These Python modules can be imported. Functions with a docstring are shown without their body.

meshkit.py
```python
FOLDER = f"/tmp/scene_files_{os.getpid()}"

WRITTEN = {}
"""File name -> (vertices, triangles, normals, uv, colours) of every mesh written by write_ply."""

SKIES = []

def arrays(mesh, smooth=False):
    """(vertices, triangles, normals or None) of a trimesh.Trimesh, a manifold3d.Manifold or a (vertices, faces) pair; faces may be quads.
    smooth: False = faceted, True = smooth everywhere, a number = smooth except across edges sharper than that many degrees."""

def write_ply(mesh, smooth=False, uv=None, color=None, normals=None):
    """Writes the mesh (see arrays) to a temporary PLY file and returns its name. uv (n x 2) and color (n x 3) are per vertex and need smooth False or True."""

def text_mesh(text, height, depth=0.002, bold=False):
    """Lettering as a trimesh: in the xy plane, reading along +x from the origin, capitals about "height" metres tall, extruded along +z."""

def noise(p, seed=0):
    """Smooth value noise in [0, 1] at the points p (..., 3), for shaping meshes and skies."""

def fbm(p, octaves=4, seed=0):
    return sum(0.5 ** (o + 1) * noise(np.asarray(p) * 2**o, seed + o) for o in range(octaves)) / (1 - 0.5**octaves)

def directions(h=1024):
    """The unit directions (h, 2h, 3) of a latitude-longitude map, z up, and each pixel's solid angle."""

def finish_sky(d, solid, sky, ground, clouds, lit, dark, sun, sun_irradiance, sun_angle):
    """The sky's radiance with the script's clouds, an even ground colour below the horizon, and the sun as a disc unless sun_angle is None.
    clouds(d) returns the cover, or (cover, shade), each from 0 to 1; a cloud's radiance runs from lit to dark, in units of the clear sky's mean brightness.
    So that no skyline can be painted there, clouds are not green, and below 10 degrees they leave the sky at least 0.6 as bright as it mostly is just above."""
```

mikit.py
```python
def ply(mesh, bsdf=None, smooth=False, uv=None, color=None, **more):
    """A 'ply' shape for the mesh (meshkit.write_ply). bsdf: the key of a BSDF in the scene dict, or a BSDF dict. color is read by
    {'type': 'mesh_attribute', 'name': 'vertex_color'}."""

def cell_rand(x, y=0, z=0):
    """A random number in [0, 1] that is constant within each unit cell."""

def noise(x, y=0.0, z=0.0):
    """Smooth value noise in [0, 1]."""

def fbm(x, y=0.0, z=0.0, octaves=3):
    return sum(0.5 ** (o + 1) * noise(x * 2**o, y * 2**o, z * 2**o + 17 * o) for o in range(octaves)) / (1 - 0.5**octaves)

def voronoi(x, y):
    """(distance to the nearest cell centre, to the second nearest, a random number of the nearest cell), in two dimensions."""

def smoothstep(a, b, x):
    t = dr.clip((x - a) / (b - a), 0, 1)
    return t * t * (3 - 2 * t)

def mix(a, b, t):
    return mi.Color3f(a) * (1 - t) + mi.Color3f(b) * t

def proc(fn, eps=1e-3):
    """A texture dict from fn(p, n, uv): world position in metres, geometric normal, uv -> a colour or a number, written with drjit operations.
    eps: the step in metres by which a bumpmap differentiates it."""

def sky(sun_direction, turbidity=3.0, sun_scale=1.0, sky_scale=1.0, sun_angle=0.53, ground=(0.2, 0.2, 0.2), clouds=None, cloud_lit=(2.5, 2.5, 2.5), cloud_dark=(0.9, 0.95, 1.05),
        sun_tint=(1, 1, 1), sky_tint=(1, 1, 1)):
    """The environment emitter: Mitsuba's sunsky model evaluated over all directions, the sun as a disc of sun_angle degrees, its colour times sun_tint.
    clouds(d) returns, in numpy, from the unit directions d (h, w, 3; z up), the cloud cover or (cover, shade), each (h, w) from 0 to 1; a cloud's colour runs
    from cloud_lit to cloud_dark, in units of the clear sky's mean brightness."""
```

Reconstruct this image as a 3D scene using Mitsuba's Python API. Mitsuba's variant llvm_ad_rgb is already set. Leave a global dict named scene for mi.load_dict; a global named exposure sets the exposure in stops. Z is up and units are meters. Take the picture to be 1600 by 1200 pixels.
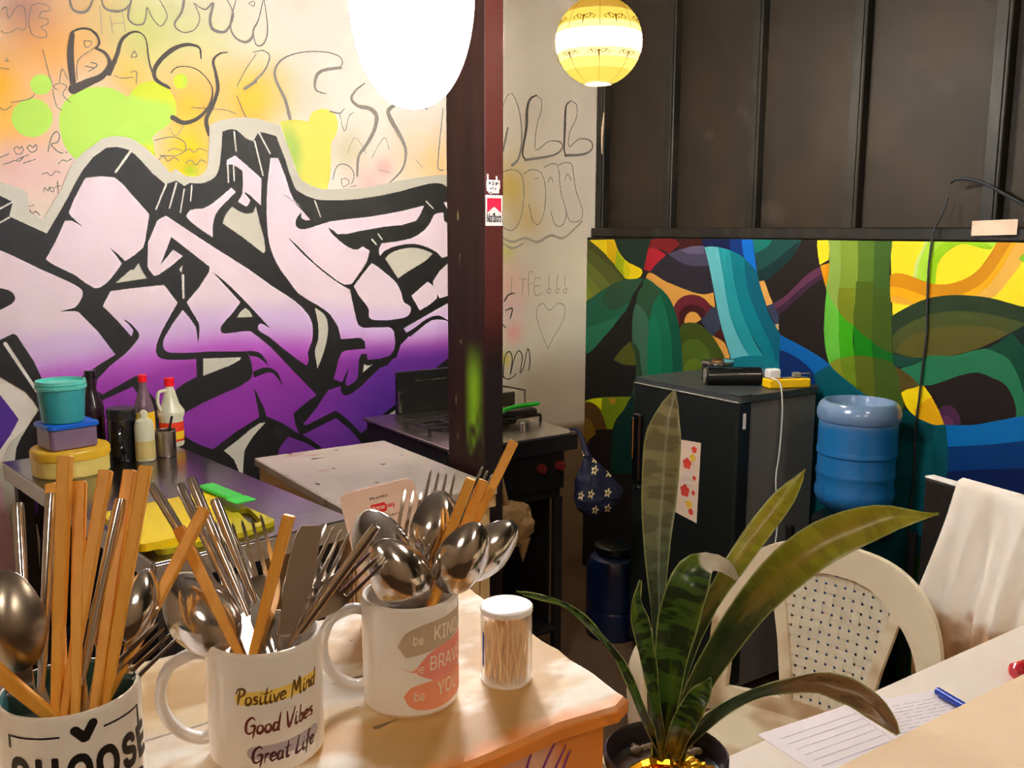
import math, random
import numpy as np, trimesh, shapely, shapely.affinity, manifold3d
from shapely.geometry import Polygon, LineString, box as sbox, Point
from shapely.ops import unary_union
import drjit as dr
import mitsuba as mi
import mikit, meshkit
from mikit import proc, noise, fbm, voronoi, smoothstep, mix

T = mi.ScalarTransform4f
scene, labels = {'type': 'scene'}, {}
rng = random.Random(7)
nrng = np.random.RandomState(7)
PI = math.pi

# ------------------------------------------------------------------ camera, light, exposure
exposure = 1.2
A, PITCH, ROLL, FPX = math.radians(55.4), math.radians(9.235), math.radians(0.17), 1474.0
hv = np.array([math.cos(A), math.sin(A), 0.0])
fwd = math.cos(PITCH) * hv + np.array([0, 0, -math.sin(PITCH)])
rgt = np.array([math.sin(A), -math.cos(A), 0.0])
upv = np.cross(rgt, fwd)
upv = -math.sin(ROLL) * rgt + math.cos(ROLL) * upv
EYE = np.array([0, 0, 1.5])
scene['camera'] = {'type': 'perspective', 'fov': math.degrees(2 * math.atan(800 / FPX)), 'fov_axis': 'x', 'near_clip': 0.05, 'far_clip': 50.0,
                   'to_world': T().look_at(origin=EYE.tolist(), target=(EYE + fwd).tolist(), up=upv.tolist())}
GLOBE_POWER = 30.0       # cool white globe lamp by the post
LANTERN_POWER = 140.0      # warm paper lantern in the corner
FILL_POWER = 8.0        # unseen paper lanterns added out of view for the warm fill

# ------------------------------------------------------------------ helpers
def lin(c):
    c = np.asarray(c, float)
    return np.where(c <= 0.04045, c / 12.92, ((c + 0.055) / 1.055) ** 2.4)

def rgb(c):
    return {'type': 'rgb', 'value': [float(v) for v in lin(c)]}

def mat(name, c, rough=0.5, metal=0.0, spec=0.5, coat=0.0, tex=None, bump=None, bump_scale=0.001, two=True):
    b = {'type': 'principled', 'base_color': proc(tex) if tex else rgb(c), 'roughness': float(rough), 'metallic': float(metal), 'specular': float(spec)}
    if coat:
        b['clearcoat'] = float(coat); b['clearcoat_gloss'] = 0.9
    if bump:
        b = {'type': 'bumpmap', 'scale': bump_scale, 'tex': proc(bump), 'bsdf': b}
    scene[name] = {'type': 'twosided', 'bsdf': b} if two else b
    return name

def num(name):
    if name not in scene and name not in labels and not any(k.startswith(name + '__') for k in scene):
        return name
    i = 1
    while True:
        n = f'{name}_{i:03d}'
        if n not in scene and n not in labels and not any(k.startswith(n + '__') for k in scene):
            return n
        i += 1

def put(name, mesh, m, parent=None, smooth=35, label=None, kind=None, **kw):
    key = num(f'{parent}__{name}' if parent else name)
    scene[key] = mikit.ply(mesh, m, smooth=smooth, **kw)
    if label or kind:
        labels[key] = {}
        if label: labels[key]['label'] = label
        if kind: labels[key]['kind'] = kind
    return key

def thing(name, label, cat, group=None):
    key = num(name)
    labels[key] = {'label': label, 'category': cat}
    if group: labels[key]['group'] = group
    return key

def solo(name, mesh, m, label, cat, group=None, smooth=35, **kw):
    key = num(name)
    scene[key] = mikit.ply(mesh, m, smooth=smooth, **kw)
    labels[key] = {'label': label, 'category': cat}
    if group: labels[key]['group'] = group
    return key

def struct(name, mesh, m, smooth=False, **kw):
    scene[name] = mikit.ply(mesh, m, smooth=smooth, **kw)
    labels[name] = {'kind': 'structure'}
    return name

def cat(*ms):
    return trimesh.util.concatenate([x for x in ms if x is not None])

def bx(x0, x1, y0, y1, z0, z1, b=0.0):
    """A box with chamfered edges."""
    lo, hi = np.array([x0, y0, z0], float), np.array([x1, y1, z1], float)
    b = min(b, 0.45 * float((hi - lo).min()))
    if b <= 0:
        m = trimesh.creation.box(extents=hi - lo); m.apply_translation((lo + hi) / 2); return m
    pts = []
    for ax in range(3):
        for s in np.ndindex(2, 2, 2):
            p = np.where(np.array(s) == 0, lo + b, hi - b)
            p[ax] = lo[ax] if s[ax] == 0 else hi[ax]
            pts.append(p)
    return trimesh.convex.convex_hull(np.array(pts))

def rbox(w, d, h, r, seg=4):
    """A box standing on z=0 with rounded upright edges and a small bevel."""
    p = sbox(-w / 2 + r, -d / 2 + r, w / 2 - r, d / 2 - r).buffer(r, quad_segs=seg)
    e = min(0.004, h * 0.2)
    q = p.buffer(-e)
    pts = [np.c_[np.array(g.exterior.coords)[:-1], np.full(len(g.exterior.coords) - 1, z)] for g, z in ((q, 0), (p, e), (p, h - e), (q, h))]
    return trimesh.convex.convex_hull(np.vstack(pts))

def lathe(prof, n=48, cap=False):
    m = trimesh.creation.revolve(np.array(prof, float), sections=n)
    return m

def at(mesh, x=0, y=0, z=0, rz=0, rx=0, ry=0, s=1.0):
    m = mesh.copy()
    if s != 1.0: m.apply_scale(s)
    for a, v in ((rx, [1, 0, 0]), (ry, [0, 1, 0]), (rz, [0, 0, 1])):
        if a: m.apply_transform(trimesh.transformations.rotation_matrix(math.radians(a), v))
    m.apply_translation([x, y, z])
    return m

def catmull(pts, k=8, closed=False):
    p = np.asarray(pts, float)
    n = len(p)
    out = []
    rngi = range(n if closed else n - 1)
    for i in rngi:
        if closed: a, b, c, d = p[(i - 1) % n], p[i], p[(i + 1) % n], p[(i + 2) % n]
        else: a, b, c, d = p[max(i - 1, 0)], p[i], p[i + 1], p[min(i + 2, n - 1)]
        for t in np.linspace(0, 1, k, endpoint=False):
            out.append(0.5 * ((2 * b) + (-a + c) * t + (2 * a - 5 * b + 4 * c - d) * t * t + (-a + 3 * b - 3 * c + d) * t ** 3))
    if not closed: out.append(p[-1])
    return np.array(out)

def tube(pts, r, sides=10, smooth=6):
    """A round tube along a smoothed path; r a number or one per point."""
    p = np.asarray(pts, float)
    rr = np.broadcast_to(np.asarray(r, float), (len(p),))
    if smooth and len(p) > 2:
        q = catmull(np.c_[p, rr], smooth); p, rr = q[:, :3], np.maximum(q[:, 3], 1e-5)
    t = np.gradient(p, axis=0); t /= np.linalg.norm(t, axis=1, keepdims=True) + 1e-12
    a = np.cross(t[0], [0, 0, 1.0] if abs(t[0][2]) < 0.9 else [1.0, 0, 0]); a /= np.linalg.norm(a)
    rows = []
    ang = np.arange(sides) * 2 * PI / sides
    for i in range(len(p)):
        a = a - t[i] * (a @ t[i]); a /= np.linalg.norm(a) + 1e-12
        b = np.cross(t[i], a)
        rows.append(p[i] + rr[i] * (np.cos(ang)[:, None] * a + np.sin(ang)[:, None] * b))
    v = np.vstack(rows + [p[:1], p[-1:]])
    f, n = [], len(p)
    for i in range(n - 1):
        for j in range(sides):
            k = (j + 1) % sides
            f += [[i * sides + j, i * sides + k, (i + 1) * sides + k], [i * sides + j, (i + 1) * sides + k, (i + 1) * sides + j]]
    for j in range(sides):
        k = (j + 1) % sides
        f += [[n * sides, k, j], [n * sides + 1, (n - 1) * sides + j, (n - 1) * sides + k]]
    return trimesh.Trimesh(v, f, process=False)

def hull(*parts):
    return trimesh.convex.convex_hull(np.vstack([np.asarray(getattr(x, 'vertices', x)) for x in parts]))

def ball(p, r, sub=1):
    m = trimesh.creation.icosphere(subdivisions=sub, radius=r); m.apply_translation(p); return m

def polys(g):
    if g.is_empty: return []
    return [x for x in getattr(g, 'geoms', [g]) if x.geom_type == 'Polygon' and x.area > 1e-9]

def soften(pts, rounds=1, limit=50):
    """Curves through a traced outline where it bends gently; true corners stay."""
    p = np.asarray(pts, float)
    for _ in range(rounds):
        n = len(p); d = np.roll(p, -1, 0) - p
        a = np.arctan2(d[:, 1], d[:, 0])
        turn = np.abs((a - np.roll(a, 1) + PI) % (2 * PI) - PI)       # at vertex i
        out = []
        for i in range(n):
            j = (i + 1) % n
            out.append(p[i])
            L = np.linalg.norm(p[j] - p[i])
            pa = p[i - 1] if turn[i] < math.radians(limit) else 2 * p[i] - p[j]
            pd = p[(j + 1) % n] if turn[j] < math.radians(limit) else 2 * p[j] - p[i]
            for w, o in ((pa, p[i]), (pd, p[j])): pass
            la, ld = np.linalg.norm(p[i] - pa) + 1e-9, np.linalg.norm(pd - p[j]) + 1e-9
            ta, td = (p[i] - pa) / la * L + (p[j] - p[i]), (pd - p[j]) / ld * L + (p[j] - p[i])
            out.append((p[i] + p[j]) / 2 + (ta - td) / 16)
        p = np.array(out)
    return p

def shape(pts, rounds=1):
    g = Polygon(soften(pts, rounds))
    return g if g.is_valid else g.buffer(0)

def flat_mesh(gs, place):
    """Polygons triangulated and laid on a wall by place(xy) -> xyz."""
    v, f, at_ = [], [], 0
    for g in gs:
        for q in polys(g):
            a, b = trimesh.creation.triangulate_polygon(q, engine='earcut')
            v.append(place(np.asarray(a))); f.append(np.asarray(b) + at_); at_ += len(a)
    return trimesh.Trimesh(np.vstack(v), np.vstack(f), process=False)

def ribbon(pts, w0, w1, w2, k=5):
    p = catmull(pts, k) if len(pts) > 2 else np.array(pts, float)
    t = np.linspace(0, 1, len(p))
    w = np.where(t < 0.5, w0 + (w1 - w0) * t * 2, w1 + (w2 - w1) * (t - 0.5) * 2) / 2
    return unary_union([Polygon(hull2(p[i], w[i], p[i + 1], w[i + 1])) for i in range(len(p) - 1)])

def hull2(a, ra, b, rb, n=8):
    an = np.arange(n) * 2 * PI / n
    c = np.stack([np.cos(an), np.sin(an)], 1)
    return np.array(shapely.MultiPoint(np.vstack([a + ra * c, b + rb * c])).convex_hull.exterior.coords)

def solid(poly, h):
    return cat(*[trimesh.creation.extrude_polygon(q, h, engine='earcut') for q in polys(poly)])

def C3(c):
    return mi.Color3f(*[float(v) for v in lin(c)])

DATA = {"halo":[[0.2725,1.6603],[0.3691,1.6361],[0.4188,1.6208],[0.4353,1.6118],[0.44,1.6044],[0.4363,1.5533],[0.4765,1.5291],[0.5343,1.6201],[0.5721,1.7017],[0.6419,1.7626],[0.6652,1.7793],[0.7127,1.7878],[0.7561,1.7785],
[0.8121,1.7337],[0.8612,1.6815],[0.8801,1.6943],[0.9096,1.673],[0.9511,1.6744],[0.9772,1.6939],[0.9856,1.7376],[0.9948,1.8406],[1.0337,1.8575],[1.0878,1.8693],[1.1537,1.8716],[1.2361,1.8516],[1.2676,1.7719],
[1.3063,1.6734],[1.3916,1.6427],[1.4632,1.6468],[1.5339,1.651],[1.6969,1.6835],[1.8484,1.7074],[1.9051,1.7094],[2.0216,1.6864],[2.0201,1.3495],[1.0237,1.4125],[0.2508,1.3851]],"black":[[0.2696,1.624],[0.3662,1.5971],
[0.3987,1.5791],[0.3854,1.5376],[0.4842,1.4869],[0.5487,1.5935],[0.5979,1.6797],[0.6709,1.7506],[0.7351,1.7479],[0.7719,1.716],[0.8412,1.6464],[0.8472,1.6466],[0.8781,1.6577],[0.9038,1.6401],[0.9208,1.6508],
[0.9561,1.6498],[0.9883,1.6612],[1.0104,1.6806],[1.0227,1.7143],[1.0362,1.8206],[1.0623,1.8304],[1.086,1.8277],[1.1112,1.8062],[1.1394,1.7952],[1.1584,1.8257],[1.1741,1.8267],[1.2211,1.8167],[1.2524,1.7345],
[1.2796,1.6507],[1.2908,1.6356],[1.3566,1.6084],[1.3904,1.6046],[1.5278,1.612],[1.6962,1.6437],[1.8199,1.6755],[1.8734,1.6771],[1.9047,1.661],[2.0212,1.6123],[2.0128,-0.36],[0.3636,0.0968],[0.3939,0.4769],[0.394,0.5821],
[0.3605,0.6191],[0.348,0.6933],[0.3454,0.7549],[0.353,0.8349],[0.3875,0.8952],[0.4251,0.9476],[0.3919,1.0071],[0.2301,1.1223]],"lilac":[[[0.6038,1.6568],[0.688,1.6615],[0.7312,1.6173],[0.7878,1.5481],[0.7745,1.4871],
[0.762,1.4423],[0.7048,1.4003],[0.6867,1.4207],[0.6613,1.4431],[0.6824,1.4127],[0.6946,1.3924],[0.6571,1.3446],[0.6251,1.3193],[0.608,1.3178],[0.555,1.3592],[0.4938,1.3938],[0.4753,1.4097],[0.5056,1.4617],
[0.5369,1.5257],[0.5568,1.5259],[0.5902,1.5046],[0.5542,1.5414],[0.5494,1.551],[0.5665,1.59]],[[0.2578,1.4738],[0.3543,1.4379],[0.3954,1.4165],[0.4573,1.3809],[0.523,1.3462],[0.5583,1.3254],[0.5721,1.311],[0.5732,1.299],
[0.5645,1.2793],[0.5464,1.258],[0.4336,1.2453],[0.5476,1.248],[0.5584,1.2435],[0.6577,1.103],[0.5585,1.0448],[0.5269,1.0189],[0.5198,0.995],[0.5077,0.8977],[0.4811,0.9417],[0.4511,1.0096],[0.38,1.1817],[0.3701,1.1882],
[0.3344,1.1709],[0.2301,1.1223]],[[0.6547,1.3062],[0.7093,1.3126],[0.8214,1.3215],[0.8613,1.2613],[0.8229,1.1996],[0.7933,1.1442],[0.7831,1.1068],[0.7883,1.0894],[0.8,1.08],[0.8244,1.074],[0.9124,1.0695],[0.9115,1.0107],
[0.831,0.9656],[0.8029,0.9077],[0.7683,0.9501],[0.7163,1.0294],[0.6113,0.9781],[0.5931,0.9923],[0.5992,1.029],[0.6891,1.105],[0.7292,1.1482],[0.7336,1.1563],[0.7324,1.1689],[0.7252,1.1818],[0.6955,1.2124],
[0.6878,1.2149],[0.7026,1.1997],[0.7171,1.1781],[0.7099,1.1577],[0.672,1.2095],[0.629,1.2605]],[[0.6102,0.9594],[0.7043,0.9945],[0.7418,0.9141],[0.7296,0.8077],[0.5825,0.8262]],[[0.8106,1.528],[0.8396,1.5446],
[0.9822,1.447],[1.1034,1.3679],[1.1897,1.3039],[1.2676,1.2517],[1.3141,1.204],[1.3278,1.1757],[1.3319,1.1524],[1.328,1.1062],[1.3093,1.0609],[1.3134,1.0373],[1.3029,1.0148],[1.2141,1.0883],[1.1284,1.1547],
[1.1055,1.1515],[1.1721,1.0934],[1.2492,1.0051],[1.2935,0.9571],[1.3387,0.9057],[1.2533,0.8506],[1.2481,0.8418],[1.2674,0.7686],[1.1483,0.848],[1.1202,0.8465],[0.9532,0.7525],[0.8979,0.7821],[0.8529,0.8232],
[0.8517,0.8806],[0.8606,0.8884],[1.002,0.945],[1.0938,0.9838],[1.104,1.0101],[1.095,1.0649],[1.0844,1.0836],[0.9608,1.0922],[0.8339,1.0968],[0.8137,1.1046],[0.8064,1.1222],[0.8119,1.1473],[0.8766,1.2373],[0.9158,1.1797],
[0.9189,1.158],[0.9214,1.1232],[0.9277,1.164],[0.9269,1.1899],[0.9076,1.2274],[0.8905,1.2623],[0.9694,1.3599],[0.9724,1.377],[0.8522,1.4768],[0.8289,1.4211],[0.8128,1.3862],[0.8561,1.4354],[0.8859,1.4142],
[0.8029,1.3532],[0.7907,1.3515],[0.7724,1.3807]],[[1.0441,1.7131],[1.047,1.7299],[1.0758,1.7458],[1.1181,1.7119],[1.1633,1.6731],[1.1573,1.5805],[1.1224,1.6035],[1.115,1.5863],[1.1057,1.5775],[1.0778,1.5941],
[1.0943,1.62],[1.0977,1.6963],[1.0636,1.716]],[[1.058,1.6402],[1.0726,1.6258],[1.0318,1.5869],[1.0092,1.5633],[0.995,1.5358],[0.9896,1.5126],[0.9878,1.4745],[0.9205,1.5226],[0.9029,1.5432],[0.9185,1.5641],
[0.9584,1.5689],[0.991,1.5861],[1.0243,1.612]],[[1.1978,1.7429],[1.2251,1.7441],[1.2503,1.6781],[1.2756,1.6045],[1.352,1.5413],[1.3301,1.5344],[1.3133,1.5343],[1.3017,1.5431],[1.3023,1.5608],[1.2876,1.5451],
[1.2799,1.5274],[1.2818,1.5141],[1.2909,1.5052],[1.3123,1.5031],[1.3413,1.5099],[1.4102,1.5306],[1.5622,1.548],[1.7084,1.5732],[1.7966,1.5936],[1.7823,1.5671],[1.7597,1.5357],[1.6322,1.5135],[1.5224,1.4968],
[1.4386,1.4852],[1.4216,1.4989],[1.4021,1.5079],[1.4139,1.4898],[1.4308,1.4738],[1.4627,1.4485],[1.4951,1.4321],[1.5104,1.4296],[1.5207,1.4319],[1.5364,1.4411],[1.5645,1.4245],[1.5505,1.3824],[1.5184,1.3408],
[1.4919,1.3087],[1.4814,1.2996],[1.4833,1.2738],[1.4947,1.2192],[1.5039,1.1762],[1.5086,1.1593],[1.5136,1.1518],[1.5342,1.1412],[1.6352,1.138],[1.6513,1.1298],[1.6592,1.1147],[1.6579,1.046],[1.6384,1.0277],
[1.5889,0.9849],[1.6296,0.994],[1.6772,1.0521],[1.6885,1.0686],[1.8018,1.1488],[1.8362,1.1595],[1.8651,1.1581],[2.0343,1.0927],[2.0342,1.0668],[1.8986,1.0012],[1.8105,0.9443],[1.7242,0.8761],[1.6677,0.8414],
[1.6122,0.8096],[1.5138,0.7413],[1.4274,0.8295],[1.4072,0.8389],[1.2955,0.7986],[1.2834,0.8047],[1.3217,0.8409],[1.3632,0.8914],[1.3948,0.9362],[1.4166,0.9868],[1.4307,1.0333],[1.4441,1.0561],[1.4724,1.0613],
[1.5375,1.0616],[1.5356,1.0907],[1.5123,1.1017],[1.4403,1.1038],[1.429,1.1517],[1.4146,1.1759],[1.3978,1.2001],[1.3493,1.2347],[1.2805,1.2785],[1.2466,1.3247],[1.2198,1.3611],[1.1981,1.4015],[1.1818,1.4545],
[1.177,1.507],[1.1768,1.5592],[1.1827,1.6501]],[[1.7006,1.1295],[1.9006,1.2194],[2.0349,1.2728],[2.0342,1.0798],[1.9058,1.1459],[1.8623,1.1683],[1.8191,1.1654],[1.7141,1.109]],[[1.4967,1.2968],[1.5339,1.3405],
[1.5713,1.3797],[1.5895,1.37],[1.6286,1.3407],[1.6683,1.3085],[1.6868,1.279],[1.6947,1.2593],[1.7024,1.2298],[1.7215,1.2193],[1.7324,1.209],[1.7322,1.1943],[1.718,1.1753],[1.6793,1.1674],[1.5796,1.1676],[1.5587,1.1758],
[1.5537,1.188],[1.5567,1.2022],[1.5467,1.2241],[1.5164,1.2609]],[[1.7359,1.2529],[1.8067,1.3047],[1.8208,1.2969],[1.832,1.2867],[1.8323,1.3064],[1.8991,1.3743],[2.0205,1.4378],[2.0199,1.2987],[1.8979,1.2471],
[1.8601,1.2385],[1.8517,1.2537],[1.8457,1.2365],[1.7713,1.195]],[[1.6013,1.4289],[1.615,1.4523],[1.7339,1.4685],[1.7953,1.4998],[1.8237,1.5314],[1.841,1.5606],[1.8809,1.5684],[1.8834,1.5367],[1.9005,1.5271],
[1.8994,1.4015],[1.8733,1.3944],[1.845,1.4194],[1.7889,1.4418],[1.7473,1.4493],[1.679,1.4425],[1.625,1.4239],[1.6061,1.4052]],[[1.8813,1.6072],[2.0212,1.6099],[2.021,1.5627],[1.9039,1.5735]],[[1.226,0.7642],
[1.3469,0.6938],[1.3936,0.5525],[1.1593,0.5886],[1.1909,0.7261]],[[1.2796,0.7648],[1.4115,0.8119],[1.5103,0.7095],[1.5113,0.5344],[1.4453,0.5445],[1.3475,0.7131]],[[1.8099,0.8934],[1.8451,0.9261],[1.8982,0.9627],
[2.0187,1.0158],[2.0185,0.9636],[1.8979,0.9267],[1.8389,0.8959]]],"overblack":[[[0.346,1.3261],[0.366,1.3197],[0.379,1.3097],[0.3847,1.2941],[0.3769,1.2809],[0.3624,1.2718],[0.3411,1.2612],[0.239,1.2356],
[0.2493,1.3665]],[[0.9822,1.3575],[0.9986,1.34],[1.0717,1.255],[1.0411,1.2168],[1.0041,1.1793],[0.9991,1.1664],[1.0029,1.1531],[1.0159,1.1501],[1.0672,1.1538],[1.1055,1.1515],[1.1721,1.0934],[1.2492,1.0051],
[1.3388,0.9081],[1.4561,0.9354],[1.3125,1.0094],[1.2141,1.0883],[1.133,1.1544],[1.1288,1.1636],[1.1338,1.1745],[1.1431,1.1785],[1.1543,1.1712],[1.1724,1.1612],[1.1482,1.1895],[1.1154,1.2267],[1.0832,1.2634],
[1.045,1.304],[0.9989,1.3464]],[[1.0845,1.0858],[1.1207,1.0811],[1.1342,1.0734],[1.1475,1.0588],[1.1561,1.0423],[1.1624,1.0259],[1.1535,1.0357],[1.1379,1.0505],[1.12,1.0631],[1.0973,1.067]],[[1.104,1.0101],
[1.1367,1.0211],[1.1599,1.0215],[1.176,1.0156],[1.192,1.0029],[1.203,0.9813],[1.2113,0.9505],[1.1957,0.9773],[1.1777,0.9995],[1.1569,1.0035],[1.11,0.9892]],[[1.1062,0.9532],[1.1148,0.9388],[1.1274,0.9078],
[1.1422,0.8718],[1.1481,0.8434],[1.1222,0.8371],[1.1189,0.8697]],[[1.468,0.9946],[1.4464,0.9555],[1.4354,0.9301],[1.4348,0.9085],[1.4498,0.8926],[1.4758,0.8973],[1.521,0.9247],[1.5888,0.98],[1.6436,1.0126],
[1.6683,1.0206],[1.6856,1.0639],[1.658,1.051],[1.6384,1.0277],[1.5471,1.0198],[1.5423,1.042],[1.5213,1.0435],[1.5103,1.0226],[1.5034,0.9554],[1.482,0.9355],[1.4585,0.928],[1.4537,0.9429],[1.4622,0.9686]],
[[1.4226,1.1049],[1.4813,1.1037],[1.515,1.104],[1.5305,1.0958],[1.5379,1.0785],[1.5375,1.0616],[1.4725,1.0637],[1.4493,1.0605],[1.4284,1.043]],[[1.1011,1.6244],[1.1078,1.6245],[1.1336,1.6038],[1.1596,1.5806],
[1.1593,1.5741],[1.1222,1.5992]],[[1.2389,1.6212],[1.2458,1.6192],[1.2937,1.585],[1.3568,1.5414],[1.4104,1.5351],[1.3442,1.5256],[1.2753,1.5979]],[[1.252,1.4719],[1.2795,1.4495],[1.3445,1.3858],[1.4044,1.3389],
[1.4611,1.3026],[1.4841,1.3042],[1.4966,1.2922],[1.4987,1.2756],[1.4785,1.2857],[1.4287,1.3151],[1.3561,1.3697],[1.2975,1.4225]],[[1.7003,1.1147],[1.7114,1.1116],[1.7848,1.1522],[1.8277,1.17],[1.8565,1.1711],
[1.8825,1.1597],[1.9116,1.138],[1.8824,1.1522],[1.8535,1.1562],[1.8189,1.1529],[1.7703,1.1231],[1.7278,1.0958]]],"gray":[[[1.0573,1.5767],[1.0344,1.551],[1.0222,1.5212],[1.0923,1.4722],[1.1598,1.4196],[1.1671,1.4305],
[1.1524,1.5156],[1.1393,1.5802],[1.1294,1.5586],[1.1047,1.554],[1.0808,1.5622]],[[1.6271,1.3954],[1.6407,1.4095],[1.6705,1.4235],[1.7114,1.4327],[1.7526,1.4348],[1.7915,1.4272],[1.8307,1.4122],[1.8107,1.3929],
[1.7795,1.3738],[1.7319,1.3504],[1.6794,1.3202]],[[0.7454,1.3935],[0.7557,1.3667],[0.7683,1.3438],[0.6717,1.3321],[0.7207,1.3736],[0.7284,1.3714]],[[0.8843,1.3849],[0.8712,1.3705],[0.8789,1.3598]],[[1.0887,1.2345],
[1.1039,1.2206],[1.1121,1.2024],[1.0582,1.2028],[1.0702,1.2221]],[[1.3416,1.2235],[1.3633,1.211],[1.3825,1.1915],[1.3893,1.1679],[1.3911,1.1444],[1.3792,1.0842],[1.3576,1.0293],[1.3443,1.0021],[1.3404,1.0353],
[1.3365,1.0683],[1.3501,1.1048],[1.3537,1.1419],[1.3522,1.1698]],[[1.1427,0.8255],[1.1217,0.8256],[1.0508,0.7811],[0.9905,0.7431],[1.0248,0.7064],[1.0545,0.6048],[1.0622,0.729],[1.0722,0.7485],[1.0991,0.7844]],
[[0.9359,1.07],[1.0655,1.0648],[1.0607,1.0563],[0.9838,1.0267],[0.933,1.011]],[[1.5308,1.0041],[1.5465,0.998],[1.5652,1.0014],[1.5248,0.973]],[[1.6062,0.7878],[1.659,0.8171],[1.6601,0.7313]],[[1.7581,0.8779],
[1.7754,0.8915],[1.7896,0.88]],[[1.8562,0.8815],[1.8976,0.9009],[2.0183,0.9112],[2.018,0.8533]],[[0.218,0.9695],[0.3045,0.771],[0.3426,0.8604],[0.3875,0.8952],[0.4234,0.9478],[0.3875,0.8952],[0.353,0.8349],
[0.3454,0.7549],[0.348,0.6933],[0.3605,0.6191],[0.394,0.5821],[0.3939,0.4769],[0.3636,0.0968],[0.3273,0.1068],[0.3399,0.3825],[0.3309,0.5312],[0.3156,0.6372],[0.1997,0.7366]]],"lowpurple":[[[0.2301,1.1223],
[0.3219,1.0039],[0.3665,0.9238],[0.3094,0.8366],[0.2027,0.7757]],[[0.3622,0.6931],[0.4028,0.6556],[0.3947,0.6174],[0.3832,0.609]]],"lowpink":[[[0.2012,0.7562],[0.302,0.737],[0.3156,0.6372],[0.3309,0.5312],
[0.3434,0.3818],[0.3273,0.1068],[0.1538,0.1549]]],"highlight":[[[0.7405,1.7423],[0.6927,1.6774],0.0079],[[0.346,1.5502],[0.397,1.5791],0.0056],[[0.3429,1.5092],[0.3852,1.5339],0.0056],[[0.8451,1.6445],
[0.8086,1.5646],0.0061],[[0.8777,1.6495],[0.8511,1.5693],0.0061],[[0.9012,1.6297],[0.885,1.5554],0.0051],[[0.9266,1.6428],[0.92,1.5931],0.0052],[[1.0749,1.8229],[1.0787,1.7606],0.0062],[[1.1438,1.7954],
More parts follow.
